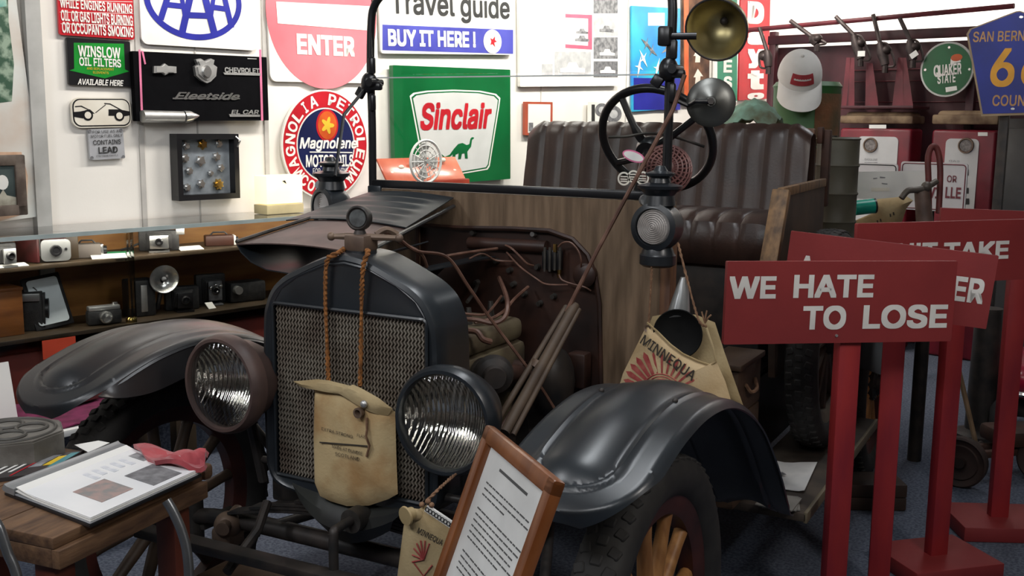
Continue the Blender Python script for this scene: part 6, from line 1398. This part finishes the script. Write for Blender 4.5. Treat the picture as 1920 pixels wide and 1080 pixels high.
# crate with green cloth
p = atd(1412, 240, 4.55); bx2 = thing('tall_wooden_crate', 'plain wooden crate behind the seat under the pale green cloth', 'crate', (p.x, p.y, BEDZ))
for k in range(5): g = G(); g.box((p.x, p.y, BEDZ+0.067+0.137*k), (0.20, 0.20, 0.133), bev=0.004); part('plank', g, mat('crate_plank', '#8a6238', 0.6, c2='#6a4824', scale=6, stretch=(1, 1, 6)), bx2)
zt_ = BEDZ+0.137*5; rows = []
random.seed(11)
for i in range(13):
    rows.append([])
    for j in range(15):
        a, c = i/12-.5, j/14-.5; rr = math.hypot(a, c); h = 0.115*max(0, 1-(rr/0.62)**2)+0.012*math.sin(i*1.7+j)*math.cos(j*1.3)
        rows[-1].append(Vector((p.x+0.23*c, p.y+0.24*a, zt_+0.012+max(0, h))))
g = G(); g.sheet(rows, -0.006); solo('green_cloth', g, mat('patina_cloth', '#7fa896', 0.85, c2='#5a5a44', scale=9, bump=0.2), 'crumpled pale green cloth heaped on the crate beside the green drum', 'cloth', angle=60)
# olive drum
p = atd(1568, 340, 4.25); od = thing('olive_drum', 'ribbed olive grey drum right behind the seat end', 'drum', (p.x, p.y, BEDZ))
r_ = 0.082; hz = atd(1568, 257, 4.2).z-BEDZ
pr = [(0, 0), (r_, 0)]
for k in range(1, 6): z = hz*k/6; pr += [(r_, z-.008), (r_+.005, z), (r_, z+.008)]
pr += [(r_, hz-.012), (r_+.005, hz-.006), (r_-.004, hz), (r_-.008, hz-.010), (0, hz-.010)]
g = G(); g.lathe(pr, (p.x, p.y, BEDZ), (0, 0, 1), 36); part('body', g, mat('olive_paint', '#58564a', 0.55, c2='#4a473a', scale=6), od)
g = G(); g.cyl((p.x-.02, p.y-.02, BEDZ+hz-.01), (p.x-.02, p.y-.02, BEDZ+hz+.006), 0.02); part('bung', g, m_steel, od)

# ================================================================== rack, pumps and signs at the far end
m_mar = mat('maroon_steel', '#481620', 0.5, c2='#341016', scale=5)
m_mar2 = mat('dull_red_steel', '#6e2630', 0.5, c2='#521a22', scale=6)
V0 = 5.45
def bp(px, py, v=V0): return atb(px, py, v)
rk = thing('steel_rack', 'maroon steel rack with a slanting top rail along the far wall', 'rack', WT*V0+WN*1.2)
g = G(); g.tube([bp(1398, 57, 5.35), bp(1902, 11, 5.35)], 0.016, 8); part('top_rail', g, m_mar2, rk)
def bbox(g, x0, y0, x1, y1, v, d):                      # upright block whose front is at v and covers the pixel rectangle
    a, b_ = bp(x0, (y0+y1)/2, v), bp(x1, (y0+y1)/2, v); zt_, zb_ = bp((x0+x1)/2, y0, v).z, bp((x0+x1)/2, y1, v).z
    c = (a+b_)/2; c = Vector((c.x, c.y, (zt_+zb_)/2))+WT*(d/2); Qb = Matrix((WN, WT, Vector((0, 0, 1)))).transposed()
    w_ = (b_-a).dot(WN); return g.box(c, (abs(w_), d, zt_-zb_), Qb, 0.004)
g = G(); bbox(g, 1440, 55, 1960, 73, V0, 0.06); part('beam', g, m_mar, rk)
a = bp(1452, 80, 5.55); b_ = bp(1960, 78, 5.55); zt_ = (a.z+b_.z)/2
g = G(); c = (a+b_)/2; Qb = Matrix((WN, WT, Vector((0, 0, 1)))).transposed(); g.box(Vector((c.x, c.y, zt_/2+.0))+WT*.02, ((b_-a).dot(WN), 0.03, zt_-.01), Qb); pn = part('back_panel', g, m_mar, rk)
for y in (150, 190, 128): g = G(); bbox(g, 1600, y, 1860, y+2, 5.54, 0.008); part('panel_rib', g, m_mar2, pn)
for x0, x1, xb0, xb1, yt, yb in ((1587, 1596, 1577, 1586, 108, 205), (1594, 1602, 1590, 1602, 108, 205), (1624, 1636, 1622, 1648, 118, 205), (1684, 1694, 1672, 1694, 108, 205), (1692, 1699, 1694, 1713, 108, 205)):
    g = G(); vs = []
    for v in (5.38, 5.43): vs += [bp(x0, yt, v), bp(x1, yt, v), bp(xb1, yb, v), bp(xb0, yb, v)]
    g.add(vs, [[0, 1, 2, 3], [7, 6, 5, 4], [0, 4, 5, 1], [1, 5, 6, 2], [2, 6, 7, 3], [3, 7, 4, 0]]); part('tapered_leg', g, m_mar2, rk)
for x in (1452, 1830): 
    q = bp(x, 60, V0+.03); g = G(); g.bar((q.x, q.y, 0.0), q, 0.05, 0.05, WN, 0.004); part('upright', g, m_mar, rk)
g = G(); bbox(g, 1570, 198, 1712, 204, 5.17, 0.28); part('shelf_plate', g, m_mar, rk)
# nozzles
m_noz = mat('oxidised_nozzle', '#4e4442', 0.5, 0.5, c2='#352c2a', scale=15)
noz = [('leftmost fuel nozzle hooked on the rail, beside the red tire sign', (1424, 52), (1438, 95), (1441, 125), 0, -1), ('fuel nozzle with long spout hooked on the rail above the white cap', (1482, 39), (1521, 68), (1532, 82), 0, 1), ('fuel nozzle with white tag hooked on the rail, middle of the five', (1567, 31), (1601, 66), (1614, 110), 1, 1), ('fuel nozzle with broad body hooked on the rail, second from right', (1637, 27), (1650, 80), (1660, 122), 0, 1), ('rightmost fuel nozzle with white tag, nearest the round green sign', (1687, 34), (1706, 75), (1712, 112), 1, 1)]
for lb, p0, p1, p2, tag_, sg in noz:
    v = 5.31; a, b_, c = bp(*p0, v), bp(*p1, v), bp(*p2, v)
    t = thing('fuel_nozzle', lb, 'nozzle', c, None, 'fuel nozzles hung on the rack rail')
    g = G(); g.tube(smooth_path([a, a.lerp(b_, .5), b_], 3), 0.014, 8); part('spout', g, m_noz, t)
    g = G(); g.tube([b_, b_.lerp(c, .4), c], [0.020, 0.036, 0.026], 12); g.ball(b_.lerp(c, .35)+WN*0.03*sg, (0.035, 0.035, 0.03), 10, 8); part('valve_body', g, m_noz, t)
    g = G(); d = WN*0.07*sg; g.tube(smooth_path([b_+d*.2, b_+d*.8+Vector((0, 0, -.02)), c+d*.9, c+Vector((0, 0, -.01))], 4), 0.008, 6); part('trigger_guard', g, m_noz, t)
    g = G(); g.tube([c, c+Vector((0, 0, -.05))], [0.018, 0.020], 8); part('hose_end', g, m_noz, t)
    if tag_:
        q = c+WN*0.015-WT*0.03+Vector((0, 0, 0.03)); Qt = Matrix((WN, WT, Vector((0, 0, 1)))).transposed() @ Matrix.Rotation(R(-35 if p0[0] > 1650 else 0), 3, 'Y'); g = G(); g.box(q, (0.05, 0.002, 0.035), Qt); part('tag', g, m_paper, t, 'white tag')

class BB(Board):
    pass
def bframe(px, py, v, yaw=0.0):
    x = WN*math.cos(yaw)+WT*math.sin(yaw); z = x.cross(Vector((0, 0, 1))); F = Matrix((x, Vector((0, 0, 1)), z)).transposed().to_4x4(); F.translation = atb(px, py, v); return F
# petrol pumps
m_pred = mat('pump_red', '#7c1828', 0.4, c2='#5f101e', scale=5)
m_pface = mat('pump_face', (0.55, 0.55, 0.55), 0.4, c2=(0.48, 0.48, 0.48), scale=5)
m_pcap = mat('rusty_cream', '#8a7358', 0.7, c2='#4e3524', scale=7, mix=(.4, .6))
def pump(label, x0, x1, ytop, ybody, fx0, fx1, fy0, fy1, gx, gy, v, extra):
    F = bframe((x0+x1)/2, ybody, v); a, b_ = atb(x0, ybody, v), atb(x1, ybody, v); w = (b_-a).dot(WN); zt_ = F.translation.z; ztop = atb((x0+x1)/2, ytop, v).z
    t = thing('gas_pump', label, 'gas pump', Vector((F.translation.x, F.translation.y, 0)), F.to_quaternion(), 'red gas pumps by the far wall')
    b = Board('', '', '', F, root=False); b.t = t
    g = G(F); g.box((0, -zt_/2, -0.10), (w, zt_-.004, 0.20), bev=0.02, seg=3); part('cabinet', g, m_pred, t)
    g = G(F); hh = ztop-zt_; g.box((0, hh/2+.001, -0.10), (w*1.02, hh*0.5, 0.21), bev=0.012); g.box((0, hh*.72, -0.11), (w*.94, hh*0.5, 0.16), bev=0.03, seg=3); part('cap', g, m_pcap, t, 'rusty cream top cap')
    x_0, x_1, y_0, y_1 = b.rect(fx0, fy0, fx1, fy1)
    g = G(F); g.prism(rrect(x_1-x_0, y_1-y_0, 0.03, 5, (x_0+x_1)/2, (y_0+y_1)/2), Matrix.Identity(4), 0.0, 0.006); fc = part('face_plate', g, m_pface, t)
    c = b.at(gx, gy); rr = 14*6.6/2000
    g = G(F); g.lathe([(0, 0.010), (rr*.8, 0.010), (rr*.85, 0.018), (rr, 0.018), (rr*1.05, 0.006), (0, 0.006)], (*c, 0), (0, 0, 1), 28); ga = part('gauge', g, m_bronze, t)
    g = G(F); g.lathe([(0, 0.0125), (rr*.78, 0.0125), (rr*.78, 0.011), (0, 0.011)], (*c, 0), (0, 0, 1), 24); part('dial', g, mat('gauge_dial', (0.10, 0.09, 0.09), 0.3, c2=(0.25, 0.23, 0.22), scale=60), ga)
    extra(b); return b
def ex1(b):
    b.text('GASOLINE', 1622, 297, 1646, 301, m_grey, d=0.008); b.flat(b.poly((1622, 304), (1646, 304), (1646, 306), (1622, 306)), m_grey, d=0.008, name='rule_line'); b.flat(b.poly((1618, 312), (1648, 312), (1648, 315), (1618, 315)), m_dgrey, d=0.008, name='text_line'); b.flat(b.poly((1632, 234), (1664, 234), (1664, 241), (1632, 241)), m_paper, d=0.02, name='label_plate')
pump('red gas pump with white face, nearer the green drum', 1574, 1708, 209, 240, 1604, 1680, 256, 420, 1633, 272, 5.2, ex1)
def ex2(b):
    for x, y in ((1813, 323), (1813, 357), (1814, 377)): b.flat(b.poly((x-4, y-5), (x+4, y-5), (x+4, y+6), (x-4, y+6)), m_ink, d=0.008, name='counter_window')
    b.flat(b.poly((1834, 248), (1852, 248), (1852, 255), (1834, 255)), m_paper, d=0.004, name='label_plate')
    b.text('GAS', 1780, 300, 1800, 304, m_grey, d=0.008)
pump('red gas pump with black counter windows, below the pentagonal route sign', 1746, 1868, 206, 243, 1768, 1830, 260, 440, 1812, 273, 5.25, ex2)
# round green sign
b = Board('round_oil_sign', 'round green motor oil sign with white rim on the maroon rack', 'sign', bframe(1775, 130, 5.33))
rr = (b.at(1825, 130)[0]-b.at(1725, 130)[0])/2; rz = (b.at(1775, 80)[1]-b.at(1775, 181)[1])/2
b.panel(ell(rr, rr*1.03, 48), mat('sign_rim_white', (0.55, 0.55, 0.52), 0.4), 0.02); b.flat(ell(rr*.93, rr*.96, 48), mat('oil_sign_green', '#14653a', 0.35, c2='#10522e', scale=4), d=0.002, name='green_field')
M0 = b.F; b.F = M0 @ Matrix.Rotation(R(5), 4, 'Z')
b.text('QUAKER', 1752, 120, 1803, 143, m_white, 0.02, d=0.004); b.text('STATE', 1758, 138, 1792, 156, m_white, 0.02, d=0.004)
b.text('Q', 1751, 122, 1763, 146, m_white, 0.02, d=0.004); b.flat(b.poly((1773, 164), (1794, 161), (1795, 169), (1774, 173)), m_white, d=0.004, name='label_block')
b.flat([(x, y) for x, y in ell(0.035, 0.022, 20, *b.at(1794, 108))], m_orange, d=0.004, name='emblem'); b.flat(b.poly((1783, 110), (1790, 104), (1800, 108), (1802, 116), (1790, 118), (1782, 122)), m_white, d=0.0035, name='emblem_white')
for x, y in ((1780, 89), (1735, 131), (1818, 130)): b.flat(ell(.008, .008, 10, *b.at(x, y)), m_chrome, d=0.004, name='screw')
b.F = M0
# pentagonal route sign
b = Board('county_route_sign', 'blue pentagonal county route sign with yellow number 66 at upper right', 'sign', bframe(1890, 120, 4.55, R(12)))
b.at_ = b.at
pts = [(1840, 218), (1812, 64), (1818, 54), (1905, 21), (1912, 20), (2000, 50), (2006, 58), (1990, 214)]
b.panel(b.poly(*pts), mat('route_yellow_edge', '#a08a6a', 0.45), 0.008)
P_ = b.poly(*pts); cx = sum(x for x, y in P_)/len(P_); cy = sum(y for x, y in P_)/len(P_)
b.flat([(cx+(x-cx)*.955, cy+(y-cy)*.965) for x, y in P_], mat('route_blue', '#1e2f92', 0.4, c2='#182678', scale=4), d=0.0018, name='blue_field')
m_ry = mat('route_yellow', '#e8a62e', 0.45); m_rt = mat('route_tan', '#c0925c', 0.45)
b.text('66', 1858, 90, 1962, 163, m_ry, 0.015, d=0.003)
b.text('SAN BERNARDINO', 1825, 57, 2004, 77, m_rt, 0.01, d=0.003); b.text('COUNTY', 1861, 178, 1952, 199, m_rt, 0.012, d=0.003)
for x, y in ((1915, 32), (1899, 204)): b.flat(ell(.010, .006, 12, *b.at(x, y)), m_chrome, d=0.004, name='bolt')
q = b.F @ Vector((0, 0, -.05)); g = G(); g.bar((q.x, q.y, 0.0), (q.x, q.y, q.z+.05), 0.03, 0.05, WN, 0.004); part('post', g, m_iron, b.t)
# dark cabinet at the right edge
F = bframe(1905, 230, 5.0); a = atb(1872, 230, 5.0); b_ = atb(1990, 230, 5.0); zt_ = atb(1900, 222, 5.0).z; w = (b_-a).dot(WN)
t = thing('dark_cabinet', 'dark grey cabinet at the right edge beside the second gas pump', 'cabinet', Vector(((a.x+b_.x)/2, (a.y+b_.y)/2, 0)), F.to_quaternion())
c = (a+b_)/2; Qc = Matrix((WN, WT, Vector((0, 0, 1)))).transposed(); m_cab = mat('cabinet_grey', (0.045, 0.045, 0.048), 0.5)
g = G(); g.box(Vector((c.x, c.y, zt_/2))+WT*.2, (w, 0.4, zt_-.002), Qc, 0.006); part('body', g, m_cab, t)
g = G(); g.box(Vector((c.x, c.y, zt_/2+.02))-WT*.006, (w*.9, 0.012, zt_*.9), Qc, 0.004); part('door', g, mat('cabinet_door', (0.06, 0.06, 0.062), 0.45), t)
# white signs standing before the pumps
m_swhite = mat('dull_white_sign', (0.50, 0.49, 0.50), 0.45, c2=(0.45, 0.44, 0.45), scale=6)
b = Board('white_notice_sign', 'white sign with black rounded border before the first gas pump', 'sign', bframe(1640, 350, 4.55))
b.panel(rrect(*(lambda r_: (r_[1]-r_[0], r_[3]-r_[2]))(b.rect(1592, 312, 1672, 400)), 0.02), m_swhite)
x_0, x_1, y_0, y_1 = b.rect(1592, 312, 1672, 400); bw = x_1-x_0
g = G(b.F); g.tube([(x, y, 0.001) for x, y in rrect(bw*.93, (y_1-y_0)*.93, 0.02)], 0.003, 4, True); part('border', g, m_ink, b.t)
q = b.F @ Vector((0, y_0, -.02)); g = G(); g.bar((q.x, q.y, 0), q+Vector((0, 0, .1)), .03, .02, WN); part('stand', g, m_iron, b.t)
b = Board('white_place_sign', 'white sign with red brown letters ending in ELLE before the second pump', 'sign', bframe(1748, 350, 4.6))
x_0, x_1, y_0, y_1 = b.rect(1685, 309, 1810, 400); b.panel(rrect(x_1-x_0, y_1-y_0, 0.015), m_swhite)
g = G(b.F); g.tube([(x, y, 0.001) for x, y in rrect((x_1-x_0)*.95, (y_1-y_0)*.93, 0.018)], 0.003, 4, True); part('border', g, mat('sign_maroon', '#6a2a34', 0.5), b.t)
m_sm = mat('sign_maroon', '#6a2a34'); b.text('OR', 1776, 329, 1794, 342, m_sm, 0.01, d=0.003); b.text('LLE', 1773, 351, 1802, 372, m_sm, 0.025, d=0.003); b.text('VI', 1740, 351, 1762, 372, m_sm, 0.025, d=0.003)
q = b.F @ Vector((0, y_0, -.02)); g = G(); g.bar((q.x, q.y, 0), q+Vector((0, 0, .1)), .03, .02, WN); part('stand', g, m_iron, b.t)
# folded paper card
F = bframe(1672, 350, 3.42, R(6)); b = Board('folded_paper', 'folded white handwritten card standing above the canvas sack', 'card', F)
q = b.poly((1601, 322), (1735, 320), (1738, 380), (1601, 372)); b.panel(q, m_paper, 0.003, 'sheet'); b.flat(b.poly((1634, 352), (1668, 352), (1668, 358), (1634, 359)), m_cream, d=0.002, name='card_fold')
for pl in (((1637, 334), (1645, 333), (1645, 335), (1638, 336)), ((1650, 331), (1660, 332), (1660, 334), (1650, 334)), ((1653, 343), (1664, 344), (1664, 346), (1654, 345))): b.flat(b.poly(*pl), m_grey, d=0.002, name='handwriting')
t = thing('bed_crate', 'dark crate on the truck bed carrying the canvas sack and folded card', 'crate', (0.45, 3.22, BEDZ))
zb = atd(1662, 428, 4.9).z-BEDZ
for k in range(2): g = G(); g.box((0.49, 3.24, BEDZ+.001+zb*(k+.5)/2), (0.13, 0.46, zb/2-.004), bev=0.004); part('plank', g, mat('dark_barrel', '#2e241c', 0.6, c2='#1e1712', scale=8), t)
b = Board('canvas_sack', 'cream canvas sack with dark print slumped above the red signs', 'sack', bframe(1655, 400, 3.20))
pl = b.poly((1597, 416), (1625, 404), (1640, 398), (1652, 390), (1636, 374), (1700, 368), (1712, 376), (1700, 390), (1690, 420), (1680, 430), (1600, 430))
part('cloth', pillow(pl, b.F, 0.035), m_canv2, b.t); 
g = G(b.F)
for k in range(6): p = b.at(1651+6*k, 415-3*k); g.box((p[0], p[1], .033), (0.006, 0.014, 0.002), Euler((0, 0, R(15)))); 
part('print', g, m_printk, b.t)
t = thing('teal_can', 'small bright teal can beside the canvas sack', 'can', atd(1618, 412, 4.75)); p0, p1 = atd(1602, 390, 4.8), atd(1638, 386, 4.8)
g = G(); g.tube([p0, p1], 0.034, 20); part('body', g, mat('teal_plastic', '#129a86', 0.3), t); g = G(); g.tube([p1, p1+(p1-p0).normalized()*0.008], 0.035, 20); part('lid', g, m_black, t)
# hose handle standing between
t = thing('pump_handle', 'rusty red pump handle with grey pipe fitting above the red signs', 'pump handle', atd(1730, 420, 4.55))
g = G(); g.tube(smooth_path([atd(1742, 420, 4.55), atd(1741, 340, 4.55), atd(1740, 295, 4.55), atd(1748, 275, 4.55), atd(1758, 282, 4.55), atd(1763, 320, 4.55), atd(1760, 400, 4.55)], 5), 0.013, 10); part('arm', g, mat('rusty_red', '#6e2e2a', 0.6, c2='#4c2220', scale=12), t)
g = G(); g.tube([atd(1728, 355, 4.5), atd(1735, 430, 4.5)], [0.030, 0.036], 14); part('cylinder', g, mat('rusty_grey', '#6e5a50', 0.6, c2='#4c3a32', scale=10), t)
g = G(); g.tube(smooth_path([atd(1690, 372, 4.48), atd(1702, 358, 4.48), atd(1718, 356, 4.48), atd(1735, 352, 4.48), atd(1756, 340, 4.5)], 4), 0.013, 10); g.ball(atd(1737, 350, 4.48), .022, 10, 8); part('pipe', g, mat('grey_pipe', '#5f5850', 0.5, 0.3), t)
p = atd(1745, 425, 4.55); g = G(); g.tube([(p.x, p.y, p.z), (p.x, p.y, 0.0)], 0.03, 12); part('standpipe', g, m_iron, t)
# things on the floor behind the red signs
t = thing('wheeled_cart', 'rusty small wheeled trolley on the floor behind the red signs', 'trolley', atz(1810, 912, 0))
c1 = atz(1797, 912, 0)+Vector((0, 0, 0.105)); c2 = c1+Vector((0.30, 0.22, 0.0)); axw = (c1-CAM); axw.z = 0; axw = -(axw.normalized())+RGT*-0.3; axw.normalize()
m_rw = mat('rust_wheel', '#3a2822', 0.7, c2='#241814', scale=10)
for c in (c1, c2):
    g = G(); g.lathe([(0, -0.02), (0.098, -0.025), (0.105, -0.018), (0.105, 0.018), (0.098, 0.025), (0.092, 0.018), (0.075, 0.014), (0.070, 0.020), (0.045, 0.012), (0.028, 0.014), (0.022, 0.028), (0, 0.028)], c, axw, 36); part('wheel', g, m_rw, t)
    g = G(); g.cyl(c, c-axw*0.32, 0.012); part('axle', g, m_rw, t)
for o in (0.10, 0.24):
    g = G(); g.bar(c1-axw*o, c2-axw*o+Vector((0, 0, .02)), 0.03, 0.03, (0, 0, 1), 0.004); part('side_bar', g, m_rust, t)
g = G(); g.box((c1+c2)/2-axw*0.17+Vector((0, 0, .07)), (0.22, 0.18, 0.07), Euler((0, 0, R(36))), 0.02); part('gear_case', g, m_rust, t)
t = thing('red_pedal_car', 'shiny red toy car with chrome bumper at the right edge', 'toy car', atz(1925, 800, 0.0))
c = atd(1940, 700, 5.05); m_toy = mat('toy_red', '#a01838', 0.2, c2='#85122e', coat=0.5)
g = G(); g.ball(c, (0.16, 0.30, 0.12), 24, 14); part('body', g, m_toy, t)
g = G(); g.tube(smooth_path([atd(1893, 733, 4.75), atd(1915, 740, 4.70), atd(1950, 738, 4.7)], 4), 0.012, 8); part('bumper', g, m_chrome, t)
for s in (-.14, .14): 
    w0 = Vector((c.x+s, c.y-.12, 0.10)); g = G(); g.lathe([(0, -.02), (.06, -.025), (.09, -.028), (.10, -.015), (.10, .015), (.09, .028), (.06, .025), (0, .02)], w0, (1, 0, 0), 28); part('wheel', g, m_rub, t)
    w0 = Vector((c.x+s, c.y+.2, 0.10)); g = G(); g.lathe([(0, -.02), (.06, -.025), (.09, -.028), (.10, -.015), (.10, .015), (.09, .028), (.06, .025), (0, .02)], w0, (1, 0, 0), 28); part('wheel', g, m_rub, t)
g = G(); g.box((c.x, c.y+.04, (c.z-.1+.1)/2+.05), (0.2, .34, c.z-.12), bev=.03); part('chassis', g, m_iron, t)
g = G(); p0 = atz(1813, 756, 0.0)
p0 = atd(1811, 752, 4.75); p1 = atd(1776, 600, 4.75); d = (p1-p0).normalized(); foot = p0-d*(p0.z/d.z); foot.z = 0.002
st = thing('wooden_stick', 'pale wooden stick standing slanted behind the red signs', 'stick', foot)
g = G(); g.tube([foot+d*.01, p1+d*.1], 0.011, 8); part('shaft', g, mat('pale_stick', '#8c7458', 0.6, c2='#6a543c', scale=8), st)
g = G(); g.tube([foot+d*.012, foot+d*.05], 0.013, 8); part('ferrule', g, m_iron, st)
p = atz(1632, 945, 0.0); cr = thing('low_crate', 'low brown wooden crate on the floor between red posts', 'crate', p, Euler((0, 0, R(28))))
Q3 = Euler((0, 0, R(28)))
for k in range(2): g = G(); g.box(p+Vector((0, 0.0, 0.028+0.052*k)), (0.22, 0.16, 0.050), Q3, 0.004); part('plank', g, mat('dark_crate', '#3c2a20', 0.7, c2='#281b14', scale=7), cr)
p = atz(1836, 818, 0.0); q = atd(1845, 640, 4.95)
bt = thing('black_stand', 'black upright stand on the floor beside the slanted stick', 'stand', p)
g = G(); g.tube([p+Vector((0, 0, .0)), p+Vector((0, 0, 0.62))], [0.07, 0.06], 20); part('column', g, m_iron, bt); g = G(); g.lathe([(0, 0), (.12, 0), (.12, .02), (.07, .04), (0, .04)], p, (0, 0, 1), 28); part('foot', g, m_iron, bt)
